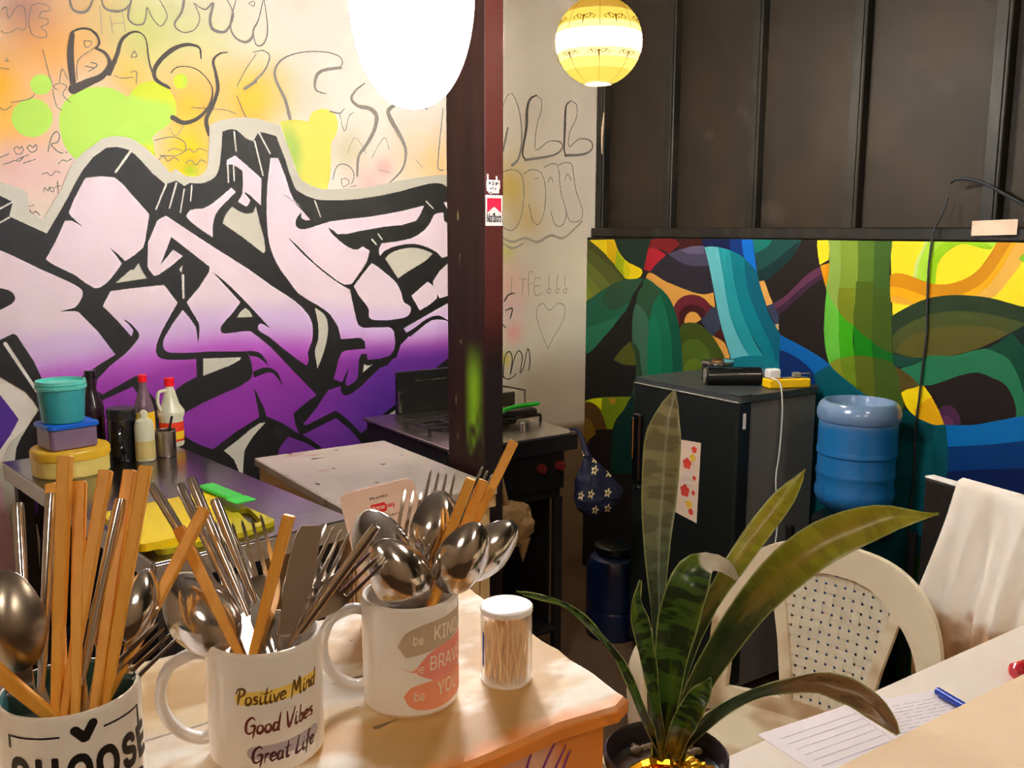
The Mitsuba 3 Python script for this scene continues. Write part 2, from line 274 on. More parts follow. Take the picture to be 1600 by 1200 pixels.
[1.1683,1.684],0.0063],[[1.1606,1.8238],[1.1961,1.7578],0.0063],[[1.0483,1.7112],[1.048,1.6567],0.0063],[[1.0679,1.7141],[1.0677,1.6616],0.0053],[[1.354,1.6017],[1.374,1.546],0.0056],[[1.8051,1.6082],
[1.8356,1.5822],0.006],[[1.5733,1.4666],[1.5912,1.4477],0.0058],[[1.5999,1.4853],[1.6153,1.4665],0.0059],[[0.8826,1.3513],[0.8808,1.2775],0.0084],[[0.3472,1.1585],[0.4237,1.0041],0.0116],[[1.6032,0.7731],
[1.6044,0.7027],0.005]],"lime":[[[0.6526,1.9314],[0.6989,1.9315],[0.7446,1.9083],[0.7613,1.9328],[0.7955,1.9571],[0.8309,1.9641],[0.8674,1.9456],[0.8894,1.9078],[0.8896,1.8739],[0.8696,1.8387],[0.8301,1.8084],
[0.8114,1.7914],[0.8181,1.734],[0.7321,1.6966],[0.6374,1.6928],[0.5801,1.7135],[0.5535,1.7466],[0.5424,1.7932],[0.5441,1.8439],[0.5666,1.8886],[0.6044,1.9179]],[[0.5238,1.8313],[0.5216,1.8187],[0.5166,1.8066],
[0.5091,1.7955],[0.4996,1.786],[0.4885,1.7787],[0.4764,1.7739],[0.464,1.7718],[0.4518,1.7725],[0.4405,1.7759],[0.4306,1.782],[0.4226,1.7902],[0.4169,1.8003],[0.4137,1.8117],[0.4132,1.8239],[0.4155,1.8362],
[0.4204,1.8481],[0.4276,1.8591],[0.4368,1.8684],[0.4477,1.8758],[0.4595,1.8808],[0.4719,1.8831],[0.4841,1.8827],[0.4956,1.8795],[0.5057,1.8736],[0.5139,1.8655],[0.5199,1.8553],[0.5233,1.8438]],[[0.9312,1.9729],
[0.9304,1.9675],[0.9285,1.9623],[0.9255,1.9575],[0.9218,1.9534],[0.9174,1.9502],[0.9126,1.948],[0.9076,1.947],[0.9027,1.9472],[0.898,1.9485],[0.894,1.951],[0.8907,1.9545],[0.8883,1.9588],[0.8869,1.9637],[0.8866,1.9689],
[0.8875,1.9743],[0.8894,1.9795],[0.8923,1.9842],[0.896,1.9883],[0.9003,1.9915],[0.9051,1.9937],[0.9101,1.9948],[0.915,1.9946],[0.9196,1.9933],[0.9237,1.9908],[0.9271,1.9874],[0.9295,1.9831],[0.9309,1.9781]],
[[0.5287,1.9283],[0.5275,1.9216],[0.5249,1.9151],[0.5209,1.9092],[0.5159,1.9041],[0.51,1.9001],[0.5036,1.8974],[0.4969,1.8961],[0.4904,1.8963],[0.4843,1.898],[0.479,1.9011],[0.4747,1.9054],[0.4716,1.9107],
[0.4699,1.9167],[0.4696,1.9232],[0.4708,1.9298],[0.4734,1.9362],[0.4773,1.9421],[0.4823,1.9472],[0.4881,1.9512],[0.4944,1.9539],[0.5011,1.9553],[0.5076,1.9551],[0.5137,1.9535],[0.5191,1.9505],[0.5235,1.9462],
[0.5267,1.9409],[0.5284,1.9348]]],"olive":[[[1.2367,1.8666],[1.29,1.8765],[1.3415,1.8734],[1.3518,1.9001],[1.3786,1.9171],[1.4147,1.9197],[1.4433,1.902],[1.4522,1.8696],[1.4413,1.8314],[1.4259,1.8084],[1.4216,1.7462],
[1.4147,1.6791],[1.4012,1.6384],[1.306,1.6646],[1.2676,1.7719]]],"strokes":[[[[0.5922,2.1919],[0.5987,2.1563],[0.6157,2.1456],[0.6413,2.1525],[0.6597,2.1863],[0.6643,2.2016]],0.0062,0.0082,0.0025,0],[[[0.6826,2.2041],
[0.6913,2.1682],[0.7222,2.1609],[0.7508,2.1702],[0.7629,2.1849]],0.0031,0.0084,0.0031,0],[[[0.7714,2.2011],[0.7591,2.1524],[0.7675,2.1345],[0.7843,2.1289],[0.8037,2.135],[0.8128,2.159],[0.8181,2.1844],[0.8319,2.1556],
[0.854,2.1333],[0.8705,2.1488],[0.8775,2.169],[0.8672,2.1946],[0.8511,2.2212]],0.0064,0.0032,0.0026,0],[[[0.9345,2.2324],[0.9241,2.1864],[0.9002,2.1485],[0.9072,2.1299],[0.9329,2.1231],[0.9641,2.1385],[0.9801,2.1738],
[0.964,2.2168]],0.0088,0.0033,0.0026,0],[[[0.964,2.2168],[0.9979,2.2016],[1.0259,2.2249],[1.013,2.1739],[1.0219,2.1432],[1.0574,2.1394],[1.0797,2.166],[1.0899,2.2033],[1.0667,2.2501]],0.0026,0.011,0.0026,0],
[[[1.105,2.2553],[1.0799,2.1701],[1.0908,2.1291],[1.1268,2.1149],[1.1515,2.1339],[1.1569,2.159],[1.1758,2.1938],[1.1964,2.2675]],0.0027,0.009,0.0027,0],[[[1.1545,2.1546],[1.1636,2.1107],[1.1903,2.1177],[1.2056,2.1667],
[1.1964,2.2675]],0.0028,0.0057,0.0028,0],[[[1.143,2.2402],[1.16,2.2324],[1.1628,2.2489],[1.143,2.2402]],0.0023,0.0023,0.0023,0],[[[0.4107,2.1269],[0.4229,2.1355],[0.4256,2.1058],[0.4345,2.114],[0.4515,2.1409],
[0.4698,2.1397],[0.4713,2.0899],[0.4619,2.0762],[0.4487,2.0801],[0.4311,2.0673],[0.4141,2.0618],[0.4046,2.0678]],0.002,0.002,0.002,0],[[[0.4908,2.1496],[0.5118,2.1577],[0.5354,2.1518],[0.5346,2.139],[0.5171,2.135],
[0.509,2.1178],[0.5294,2.1149],[0.5284,2.1003],[0.5106,2.0909],[0.5234,2.0779],[0.5224,2.0633],[0.4981,2.0606],[0.482,2.0732],[0.4797,2.1124],[0.4908,2.1496]],0.002,0.002,0.002,0],[[[0.5954,2.0807],[0.5861,2.0206],
[0.5877,1.9371]],0.0125,0.0187,0.0167,1],[[[0.5958,2.0863],[0.618,2.098],[0.645,2.0994],[0.6641,2.0848],[0.67,2.063],[0.6598,2.0451]],0.0052,0.0073,0.0052,1],[[[0.6598,2.0451],[0.6831,2.0362],[0.6964,2.013],
[0.6893,1.9877],[0.6693,1.9631],[0.6351,1.945],[0.5865,1.9183]],0.0063,0.0127,0.0275,1],[[[0.6009,1.9476],[0.6064,2.0041],[0.6601,2.0507]],0.0021,0.0021,0.0021,0],[[[0.6265,2.0638],[0.6307,2.0457],[0.6437,2.0508],
[0.6482,2.0644],[0.6265,2.0638]],0.0021,0.0021,0.0021,0],[[[0.6254,1.991],[0.6525,1.988],[0.6587,1.9999],[0.6424,2.0021]],0.0032,0.0032,0.0032,0],[[[0.6334,1.9749],[0.6505,1.9859]],0.0025,0.0025,0.0025,0],
[[[0.6922,1.9747],[0.7179,2.0285],[0.7358,2.0778],[0.7657,2.1039],[0.7906,2.1068],[0.8087,2.0877],[0.8134,2.0343],[0.821,1.9963],[0.8407,1.963],[0.8734,1.9461]],0.015,0.003,0.0075,1],[[[0.772,2.0493],[0.7614,2.031],
[0.7788,2.0347],[0.772,2.0493]],0.0026,0.0026,0.0026,0],[[[0.7587,1.9847],[0.7741,1.988],[0.7721,1.9531]],0.0026,0.0026,0.0026,0],[[[0.7069,1.9703],[0.729,1.9647],[0.7635,1.9697]],0.0022,0.0022,0.0022,0],
[[[0.9779,2.0469],[0.9754,2.0785],[0.9574,2.0865],[0.9309,2.0856],[0.894,2.0699],[0.8525,2.0344],[0.8288,1.997],[0.8331,1.9682],[0.8676,1.9496]],0.0034,0.0135,0.0112,1],[[[0.88,1.994],[0.8969,2.0113],[0.9275,2.0182],
[0.9638,2.0117],[0.9956,1.9845],[1.0106,1.9495],[0.9978,1.9019],[0.9604,1.8607],[0.9143,1.8415],[0.8786,1.8552]],0.0027,0.0027,0.0177,1],[[[1.065,2.0759],[1.0394,2.0692],[1.0172,2.0449],[1.0237,2.0052],[1.0277,1.955],
[1.0083,1.9027],[0.985,1.8542],[0.9934,1.8099]],0.0027,0.0114,0.0136,1],[[[1.1623,2.0798],[1.1228,2.0246],[1.0923,1.9706]],0.0023,0.0023,0.0023,0],[[[1.091,1.9397],[1.1105,1.8895],
[1.1267,1.8594]],0.0023,0.0035,0.0046,0],[[[1.1587,1.9928],[1.1181,1.9646]],0.0093,0.0093,0.0093,0],[[[0.9414,1.8917],[1.0036,1.8922],[1.0501,1.8914],[1.0884,1.8818]],0.0023,0.0023,0.0023,0],[[[1.1516,2.0848],
[1.185,2.0945],[1.2068,2.0844],[1.206,2.0636],[1.1867,2.0265],[1.1544,1.9945]],0.0028,0.0046,0.0069,0],[[[1.2739,1.8797],[1.2578,1.9424],[1.2283,2.0031],[1.2274,2.0386],[1.2559,2.0748],[1.3212,2.1024],[1.4038,2.1132],
[1.459,2.106],[1.4755,2.086],[1.4626,2.063]],0.012,0.0048,0.0029,0],[[[1.4676,2.0657],[1.4019,2.0508],[1.3749,2.0268],[1.3712,1.9835],[1.4115,1.9717]],0.0098,0.0122,0.0024,0],[[[1.5608,2.0215],[1.5224,1.9917],
[1.5067,1.9617],[1.5336,1.9394],[1.579,1.9338],[1.6041,1.9086],[1.5926,1.8559],[1.5554,1.7973],[1.5291,1.7621],[1.5223,1.6939]],0.0037,0.0174,0.0075,0],[[[1.4242,1.9138],[1.4583,1.9097],
[1.4784,1.9265]],0.0061,0.0049,0.0025,0],[[[1.4583,1.9097],[1.4763,1.8489],[1.4951,1.9012],[1.5129,1.9157]],0.0025,0.0025,0.0025,0],[[[1.8152,1.9509],[1.7554,1.9604],[1.6939,1.9581],[1.654,1.9347],[1.6612,1.9034],
[1.7076,1.8327],[1.7228,1.7825],[1.7056,1.7235],[1.6513,1.6728]],0.0052,0.0183,0.0039,0],[[[1.8848,1.9559],[1.8664,1.813],[1.8599,1.7365],[1.8825,1.7278]],0.004,0.004,0.004,0],[[[1.9073,1.9457],
[1.8996,1.7309]],0.0026,0.0026,0.0026,0],[[[2.2034,2.038],[2.2252,2.0053],[2.2443,1.9447],[2.251,1.8576],[2.2356,1.7865],[2.2044,1.76]],0.0033,0.0055,0.011,0],[[[2.1605,1.9881],[2.1788,2.0262],
[2.2034,2.038]],0.0027,0.0027,0.0027,0],[[[2.1822,1.9035],[2.1608,1.8155]],0.0083,0.0083,0.0083,0],[[[2.3454,2.027],[2.349,1.9895],[2.3239,1.9122],[2.3215,1.8259],[2.3862,1.8624],[2.4458,1.863],[2.4562,1.8377],
[2.4066,1.8069],[2.2673,1.7828]],0.0034,0.0034,0.0112,0],[[[2.3228,2.0402],[2.2911,2.0227],[2.2756,1.9792],[2.2729,1.909],[2.2544,1.8125],[2.2673,1.7853]],0.0056,0.014,0.0056,1],[[[2.3228,2.0402],
[2.3454,2.027]],0.0034,0.0034,0.0034,0],[[[2.5002,2.0339],[2.531,2.0156],[2.5285,1.9637],[2.4955,1.9046],[2.4931,1.8473],[2.5471,1.8815],[2.606,1.8769],[2.6172,1.8457],[2.5724,1.8198],
[2.4734,1.8099]],0.0034,0.0034,0.0115,0],[[[2.5002,2.0339],[2.477,2.0142],[2.4707,1.9855],[2.4685,1.9082],[2.4663,1.8356],[2.4768,1.8075]],0.0034,0.0115,0.0057,1],[[[2.1517,1.7279],[2.2044,1.7424],[2.2518,1.7188],
[2.2619,1.6298],[2.2432,1.5396],[2.2053,1.5009],[2.1582,1.5135]],0.0031,0.0031,0.0031,0],[[[2.2613,1.7268],[2.2996,1.746],[2.3482,1.735],[2.3718,1.6711],[2.3662,1.5799],[2.3404,1.5274],[2.3076,1.5402],
[2.2877,1.6046]],0.0031,0.0031,0.0031,0],[[[2.3644,1.7561],[2.4037,1.7732],[2.4372,1.759],[2.452,1.6601],[2.4802,1.5815],[2.4674,1.5282],[2.4269,1.5226],[2.3994,1.5803]],0.0032,0.0032,0.0032,0],[[[2.437,1.7694],
[2.4806,1.7816],[2.5114,1.7671],[2.5301,1.6754],[2.57,1.5827],[2.5533,1.5422],[2.5014,1.5418],[2.4766,1.5947]],0.0032,0.0032,0.0032,0],[[[2.316,1.7082],[2.3322,1.7138]],0.0029,0.0029,0.0029,0],[[[2.3848,1.6974],
[2.3977,1.7186],[2.4113,1.6982]],0.0029,0.0029,0.0029,0],[[[2.4715,1.7079],[2.4847,1.7346],[2.5055,1.7117]],0.0029,0.0029,0.0029,0],[[[2.152,1.4752],[2.2054,1.4545],[2.2693,1.4699],[2.3345,1.454],[2.4006,1.4802],
[2.4683,1.4695],[2.5364,1.5152],[2.5707,1.5423]],0.0086,0.0114,0.0057,2],[[[2.152,1.4548],[2.2055,1.4287],[2.263,1.4491]],0.0057,0.0086,0.0057,2],[[[2.2059,1.3145],[2.203,1.2518],[2.2254,1.2458]],0.0029,0.0029,0.0029,2],
[[[2.2444,1.303],[2.2768,1.3022]],0.0029,0.0029,0.0029,2],[[[2.2606,1.3026],[2.2577,1.2394]],0.0029,0.0029,0.0029,2],[[[2.3093,1.3305],[2.2897,1.323],[2.2903,1.2329]],0.003,0.003,0.003,2],[[[2.2835,1.2809],
[2.3097,1.2828]],0.003,0.003,0.003,2],[[[2.3491,1.303],[2.3194,1.3011],[2.3232,1.2371],[2.3564,1.2386]],0.003,0.003,0.003,2],[[[2.3229,1.2717],[2.3461,1.2737]],0.003,0.003,0.003,2],[[[2.3958,1.3152],
[2.393,1.2669]],0.003,0.003,0.003,2],[[[2.3864,1.2537],[2.4032,1.2585],[2.4,1.2397],[2.3865,1.2429],[2.3864,1.2537]],0.003,0.003,0.003,2],[[[2.4398,1.3141],[2.437,1.2656]],0.003,0.003,0.003,2],[[[2.4304,1.2522],
[2.4474,1.2571],[2.4442,1.2382],[2.4305,1.2414],[2.4304,1.2522]],0.003,0.003,0.003,2],[[[2.4809,1.3131],[2.4782,1.2643]],0.003,0.003,0.003,2],[[[2.4715,1.2509],[2.4887,1.2558],[2.4855,1.2368],[2.4716,1.24],
[2.4715,1.2509]],0.0031,0.0031,0.0031,2],[[[2.3926,1.0033],[2.3444,1.1017],[2.3304,1.1698],[2.3635,1.198],[2.3975,1.1668],[2.438,1.1922],[2.4794,1.1823],[2.4734,1.1222],[2.4261,1.0561],
[2.3926,1.0033]],0.0031,0.0031,0.0031,2],[[[2.1623,0.8988],[2.1686,0.9786],[2.1909,1.0064],[2.2071,0.9758],[2.1977,0.9093],[2.2169,0.975],[2.2395,1.0057],[2.2592,0.9773],[2.2465,0.9133],[2.266,0.9389],[2.2853,1.0106],
[2.2988,0.969],[2.2926,0.9204]],0.0048,0.0048,0.0048,1],[[[2.1527,0.9264],[2.1752,0.8924],[2.2074,0.895],[2.2269,0.9095]],0.0042,0.0042,0.0042,1],[[[2.1681,1.2164],[2.1871,1.2393],
[2.2158,1.2461]],0.0073,0.0073,0.0044,1],[[[2.1745,1.1768],[2.2064,1.1833],[2.1969,1.1441]],0.0059,0.0059,0.0059,1],[[[2.1525,1.1253],[2.1747,1.1057]],0.0044,0.0044,0.0044,1],[[[0.5046,1.7309],[0.5163,1.7729],
[0.5316,1.7906],[0.5397,1.7798],[0.5331,1.7606],[0.5149,1.7521],[0.5346,1.7305],[0.5452,1.7291]],0.003,0.003,0.003,0],[[[0.5544,1.7333],[0.556,1.7296]],0.0032,0.0032,0.0032,0],[[[0.4135,1.7358],[0.4225,1.7418],
[0.427,1.7346],[0.4344,1.7424],[0.4369,1.7295],[0.4277,1.7198],[0.416,1.723],[0.4135,1.7358]],0.0021,0.0021,0.0021,0],[[[0.4479,1.7394],[0.4571,1.7473],[0.4635,1.7401],[0.4728,1.7499],[0.4735,1.735],[0.4591,1.7269],
[0.4479,1.7394]],0.0027,0.0027,0.0027,0],[[[0.3745,1.7082],[0.3884,1.7143],[0.3989,1.7203]],0.0027,0.0027,0.0027,0],[[[0.3814,1.6882],[0.3987,1.6945],[0.411,1.7005],[0.4245,1.6993],
[0.4356,1.7109]],0.0027,0.0027,0.0027,0],[[[0.4179,1.7027],[0.4321,1.7107],[0.4516,1.7191]],0.0027,0.0027,0.0027,0],[[[0.4344,1.6941],[0.452,1.7004],[0.468,1.7067]],0.0027,0.0027,0.0027,0],[[[0.5305,1.6962],
[0.5438,1.7081],[0.5543,1.7048],[0.5693,1.7131]],0.0024,0.0024,0.0024,0],[[[0.4842,1.6641],[0.4985,1.6684],[0.5085,1.6593],[0.52,1.673],[0.5341,1.6697]],0.0023,0.0023,0.0023,0],[[[0.484,1.6111],[0.4884,1.6245],
[0.4966,1.6153],[0.5009,1.6268]],0.0026,0.0026,0.0026,0],[[[0.5053,1.6136],[0.5024,1.623],[0.5131,1.6233],[0.5105,1.6118],[0.5053,1.6136]],0.0026,0.0026,0.0026,0],[[[0.5247,1.6102],
[0.5252,1.6446]],0.0028,0.0028,0.0028,0],[[[0.5169,1.6272],[0.5333,1.6315]],0.0024,0.0024,0.0024,0],[[[0.439,1.5666],[0.4568,1.5726]],0.0021,0.0021,0.0021,0],[[[0.4419,1.5591],[0.4479,1.5459],[0.4589,1.5537],
[0.4687,1.5424]],0.003,0.003,0.003,0],[[[0.4124,1.9938],[0.4166,1.9835],[0.4068,1.9861]],0.002,0.002,0.002,0],[[[0.3936,1.9633],[0.4167,1.9619]],0.002,0.002,0.002,0],[[[0.3852,1.851],[0.398,1.8447],
[0.4158,1.8587]],0.002,0.002,0.002,0],[[[0.4165,1.8679],[0.4631,1.8806],[0.4797,1.8966]],0.0021,0.0021,0.0021,0],[[[0.5112,2.0257],[0.521,1.9681],[0.5319,1.923],[0.5436,1.9147]],0.0021,0.0021,0.0021,0],[[[0.5319,1.923],
[0.5484,1.9337],[0.5691,1.9262],[0.5568,1.9009],[0.5768,1.88]],0.0021,0.0021,0.0021,0],[[[0.5295,1.9136],[0.5369,1.8677],[0.5502,1.8556]],0.0021,0.0021,0.0021,0],[[[0.5504,1.9376],[0.5601,1.9755],
[0.574,1.9452]],0.0021,0.0021,0.0021,0],[[[0.8188,1.7819],[0.8753,1.795],[0.9111,1.7809],[0.9118,1.7546],[0.8824,1.737],[0.832,1.7347]],0.0027,0.0027,0.0027,0],[[[0.823,1.7162],[0.8419,1.7331],[0.8551,1.7176],
[0.8759,1.7306],[0.8916,1.7191]],0.0025,0.0025,0.0025,0],[[[0.8568,1.7499],[0.8774,1.7589],[0.9035,1.7521]],0.0025,0.0025,0.0025,0],[[[0.9095,1.7504],[0.9264,1.7593],[0.9404,1.7498],[0.9597,1.763],
[0.9802,1.7558]],0.0025,0.0025,0.0025,0],[[[0.9117,1.7139],[0.9288,1.7248],[0.9445,1.7091],[0.962,1.7263],[0.9784,1.7187]],0.0025,0.0025,0.0025,0],[[[0.8668,1.8225],[0.8857,1.7996],
[0.9139,1.8355]],0.0022,0.0022,0.0022,2],[[[1.427,1.6795],[1.4405,1.7202],[1.4656,1.7346],[1.4978,1.7224],[1.5096,1.6935],[1.4987,1.6637]],0.0035,0.0035,0.0035,0],[[[1.4592,1.6805],[1.4659,1.6537],[1.4914,1.6702],
[1.4767,1.6833],[1.4592,1.6805]],0.0028,0.0028,0.0028,0],[[[1.4909,1.6544],[1.5189,1.6597]],0.0025,0.0025,0.0025,0],[[[0.6786,2.1702],[0.6792,2.0921]],0.0021,0.0021,0.0021,2],[[[0.7065,2.1458],
[0.7108,2.0957]],0.0021,0.0021,0.0021,2],[[[0.7426,2.1597],[0.7487,2.1038]],0.0021,0.0021,0.0021,2],[[[0.7087,2.1218],[0.7427,2.1296]],0.0021,0.0021,0.0021,2],[[[1.2695,1.0337],[1.2646,0.9643],
[1.2634,0.9294]],0.0018,0.0018,0.0018,1],[[[1.2468,1.0053],[1.2461,0.9193]],0.0018,0.0018,0.0018,1],[[[1.1443,0.9222],[1.1404,0.8835],[1.1333,0.8819]],0.0021,0.0021,0.0021,1],[[[1.4866,1.7714],[1.5182,1.8291],
[1.5599,1.7749]],0.0025,0.0025,0.0025,2],[[[1.5801,1.7576],[1.6337,1.8355],[1.6537,1.7908]],0.0026,0.0026,0.0026,2],[[[1.6051,1.7197],[1.6574,1.7101]],0.0026,0.0026,0.0026,2],[[[1.7659,1.7611],
[1.793,1.7339]],0.0026,0.0026,0.0026,2]],"spray":[[0.3903,1.92,0.0998,[1,0.72,0.02],1],[0.4138,1.7855,0.1109,[1,0.74,0.05],1],[0.7485,1.9741,0.0813,[1,0.74,0.05],1],[0.5892,2.0671,0.1395,[0.93,0.65,0.28],0.9],
[0.5013,2.0573,0.1281,[0.93,0.65,0.28],0.9],[0.4737,2.1474,0.0992,[0.62,0.42,0.4],0.85],[0.6676,2.1688,0.1121,[0.85,0.68,0.5],0.8],[0.8525,2.1061,0.1656,[0.78,0.8,0.45],0.9],[1.0119,2.0644,0.1409,[0.82,0.82,0.6],0.7],
[0.952,1.8985,0.1214,[0.98,0.72,0.15],0.95],[1.1333,1.9119,0.0939,[0.98,0.72,0.2],0.95],[0.9344,1.7557,0.1022,[0.98,0.8,0.05],1],[0.8999,1.6829,0.0818,[0.98,0.8,0.1],1],[0.9269,1.6879,0.0288,[0.66,0.76,0.1],1],
[1.2362,1.9723,0.0951,[0.85,0.8,0.4],0.8],[1.1567,1.9449,0.0836,[0.98,0.76,0.2],0.8],[1.3396,1.9595,0.0861,[0.85,0.8,0.72],0.6],[1.4919,1.7829,0.0673,[0.76,0.72,0.5],0.7],[1.8349,1.7522,0.1189,[0.96,0.78,0.45],0.9],
[1.6314,1.7276,0.0369,[0.98,0.72,0.7],0.9],[1.5652,1.6725,0.0642,[0.98,0.78,0.74],0.9],[1.7392,1.7949,0.0817,[0.97,0.85,0.72],0.7],[0.422,1.6657,0.0843,[0.98,0.8,0.78],0.9],[0.4827,1.6679,0.0948,[0.98,0.82,0.79],0.9],
[0.5026,1.5734,0.0576,[0.96,0.88,0.8],0.6],[0.6521,1.9238,0.0764,[0.98,0.9,0.8],0.5],[2.189,1.6789,0.1136,[0.9,0.78,0.38],0.85],[2.2849,1.54,0.0777,[0.84,0.72,0.38],0.6],[2.174,1.411,0.0567,[0.8,0.8,0.35],0.75],
[2.1902,1.281,0.0914,[0.99,0.8,0.74],0.85],[2.2132,1.0823,0.0479,[0.99,0.72,0.7],0.9],[2.175,0.9728,0.0321,[0.9,0.85,0.15],0.9],[2.2064,1.1886,0.0686,[0.93,0.78,0.8],0.7],[1.7447,2.1283,0.272,[0.92,0.9,0.88],0.5],
[1.3927,2.1354,0.1283,[0.88,0.86,0.82],0.5]],"mural":[[[0.11,0.09,0.085],[[3.3706,1.4566],[1.1773,1.5097],[1.0417,0.0813],[3.3225,-1.0682]]],[[0.26,0.28,0.12],[[3.279,1.4575],[3.1819,1.4585],[2.9536,1.3044],
[2.9925,1.2709],[3.2725,1.1667]]],[[0.31,0.35,0.14],[[3.2784,1.4298],[3.2117,1.4309],[2.9534,1.2991],[3.0047,1.2703],[3.2725,1.1667]]],[[0.38,0.43,0.17],[[3.2775,1.3909],[3.2149,1.3814],[3.0375,1.274],[3.0989,1.233],
[3.2725,1.1667]]],[[0.43,0.49,0.18],[[3.2763,1.3352],[3.218,1.3262],[3.1078,1.2488],[3.1841,1.2005],[3.2725,1.1667]]],[[0.49,0.56,0.2],[[3.2752,1.2849],[3.2169,1.2819],[3.1586,1.2241],[3.228,1.1866],[3.2725,1.1667]]],
[[0.88,0.84,0.12],[[3.2738,1.2231],[3.2199,1.2206],[3.193,1.2055],[3.2278,1.181],[3.2724,1.1611]]],[[0.9,0.8,0.05],[[3.1863,1.4612],[3.0229,1.4654],[3.0101,1.4419],[2.989,1.4108],[2.9322,1.373],[2.8813,1.3591],
[2.8503,1.3473],[2.846,1.3346],[2.8606,1.3161],[2.9378,1.305],[2.9537,1.3096],[3.0156,1.36],[3.0828,1.4062]]],[[0.83,0.68,0.03],[[3.0721,1.4649],[3.0229,1.4654],[3.0101,1.4419],[3.005,1.4105],[3.0156,1.36],
[3.0658,1.3932]]],[[0.58,0.65,0.05],[[3.0054,1.4236],[2.9805,1.3979],[2.9321,1.3704],[2.9309,1.334],[2.9496,1.3045],[3.0155,1.3574]]],[[0.8,0.76,0.05],[[2.9561,1.3802],[2.9282,1.3706],[2.9152,1.3346],[2.9378,1.305],
[2.9537,1.3096],[2.9629,1.346]]],[[0.08,0.17,0.14],[[3.0148,1.4655],[2.7988,1.4674],[2.826,1.4015],[2.839,1.3477],[2.9007,1.3636],[2.9644,1.393],[2.9974,1.4237]]],[[0.42,0.08,0.11],[[2.7988,1.4674],[2.6663,1.4686],
[2.6413,1.4495],[2.6989,1.4094],[2.7244,1.4237],[2.8194,1.4269]]],[[0.62,0.11,0.17],[[2.8158,1.4295],[2.7901,1.435],[2.7131,1.4091],[2.7939,1.3417],[2.839,1.3477]]],[[0.22,0.07,0.07],[[2.6663,1.4686],[2.5251,1.4723],
[2.5239,1.4464],[2.5961,1.4309],[2.6471,1.4251],[2.6413,1.4495]]],[[0.14,0.13,0.17],[[2.8012,1.3389],[2.7692,1.3702],[2.7164,1.404],[2.6473,1.43],[2.5798,1.4408],[2.5106,1.4418],[2.4923,1.3975],[2.4765,1.3391],
[2.4574,1.2763],[2.4891,1.2674],[2.5383,1.2671],[2.6411,1.2884],[2.7307,1.314]]],[[0.25,0.24,0.33],[[2.7025,1.4118],[2.6404,1.4301],[2.5798,1.4408],[2.5107,1.4442],[2.4879,1.3741],[2.5598,1.3694],[2.6175,1.3773]]],
[[0.34,0.31,0.42],[[2.6369,1.4277],[2.5799,1.4432],[2.5141,1.4465],[2.5095,1.4183],[2.5619,1.4148],[2.6057,1.4187]]],[[0.8,0.58,0.26],[[2.8264,1.315],[2.8158,1.3307],[2.8011,1.3363],[2.7306,1.3115],[2.6411,1.2884],
[2.5551,1.2709],[2.5054,1.2665],[2.4574,1.2763],[2.4449,1.218],[2.4777,1.2324],[2.538,1.2599],[2.605,1.2511],[2.6451,1.2215],[2.6689,1.2026],[2.7027,1.2454],[2.7473,1.2781]]],[[0.36,0.1,0.15],[[2.6655,1.2053],
[2.6456,1.2314],[2.6187,1.2503],[2.5883,1.2594],[2.5447,1.2619],[2.5047,1.2522],[2.4778,1.2348],[2.4608,1.2169],[2.5009,1.1757],[2.514,1.1747],[2.5348,1.1924],[2.5618,1.1978],[2.5884,1.1861],[2.604,1.1529],
[2.6346,1.1404]]],[[0.22,0.07,0.08],[[2.6325,1.1729],[2.6199,1.201],[2.5899,1.2202],[2.5429,1.2233],[2.5095,1.2159],[2.4891,1.2006],[2.5106,1.1725],[2.5348,1.1924],[2.5618,1.1978],[2.5884,1.1861],[2.604,1.1529],
[2.6279,1.146]]],[[0.8,0.58,0.26],[[2.604,1.1529],[2.598,1.1731],[2.5818,1.1914],[2.5584,1.198],[2.5348,1.1924],[2.5139,1.1722],[2.5398,1.1581],[2.5731,1.1505]]],[[0.18,0.21,0.28],[[2.5171,1.1696],[2.4951,1.1905],
[2.4641,1.219],[2.4356,1.2233],[2.416,1.1492],[2.4524,1.1126],[2.4928,1.1426]]],[[0.25,0.08,0.09],[[2.4462,1.118],[2.416,1.1492],[2.3878,1.0903]]],[[0.8,0.58,0.26],[[2.4558,1.1171],[2.391,1.0924],[2.3634,1.0409],
[2.3976,1.0371]]],[[0.22,0.28,0.08],[[2.6272,1.1311],[2.6139,1.1446],[2.5666,1.1559],[2.5229,1.1522],[2.4826,1.1339],[2.4524,1.1126],[2.4186,1.0777],[2.3917,1.0449],[2.3677,0.9455],[2.6201,0.8096]]],[[0.27,0.36,0.1],
[[2.6167,1.0499],[2.5971,1.0768],[2.5637,1.0924],[2.5234,1.0938],[2.4827,1.0711],[2.4616,1.0395],[2.458,0.8353],[2.6131,0.8107]]],[[0.34,0.43,0.11],[[2.599,0.9644],[2.5866,0.9959],[2.5535,1.0195],[2.5198,1.0184],
[2.4923,0.9971],[2.4711,0.8332],[2.5991,0.8129]]],[[0.1,0.37,0.28],[[3.2727,1.1724],[3.2191,1.1899],[3.1413,1.2251],[3.0376,1.2767],[2.9377,1.3024],[2.8339,1.3121],[2.882,1.2712],[2.9146,1.2041],[2.9724,1.147],
[3.0727,1.0574],[3.1783,0.9717],[3.2675,0.939]]],[[0.15,0.3,0.21],[[3.0579,1.2649],[2.9377,1.3024],[2.8339,1.3121],[2.8743,1.2716],[2.9151,1.2172],[3.0343,1.1694],[3.0981,1.2058]]],[[0.13,0.44,0.33],[[3.27,1.0533],
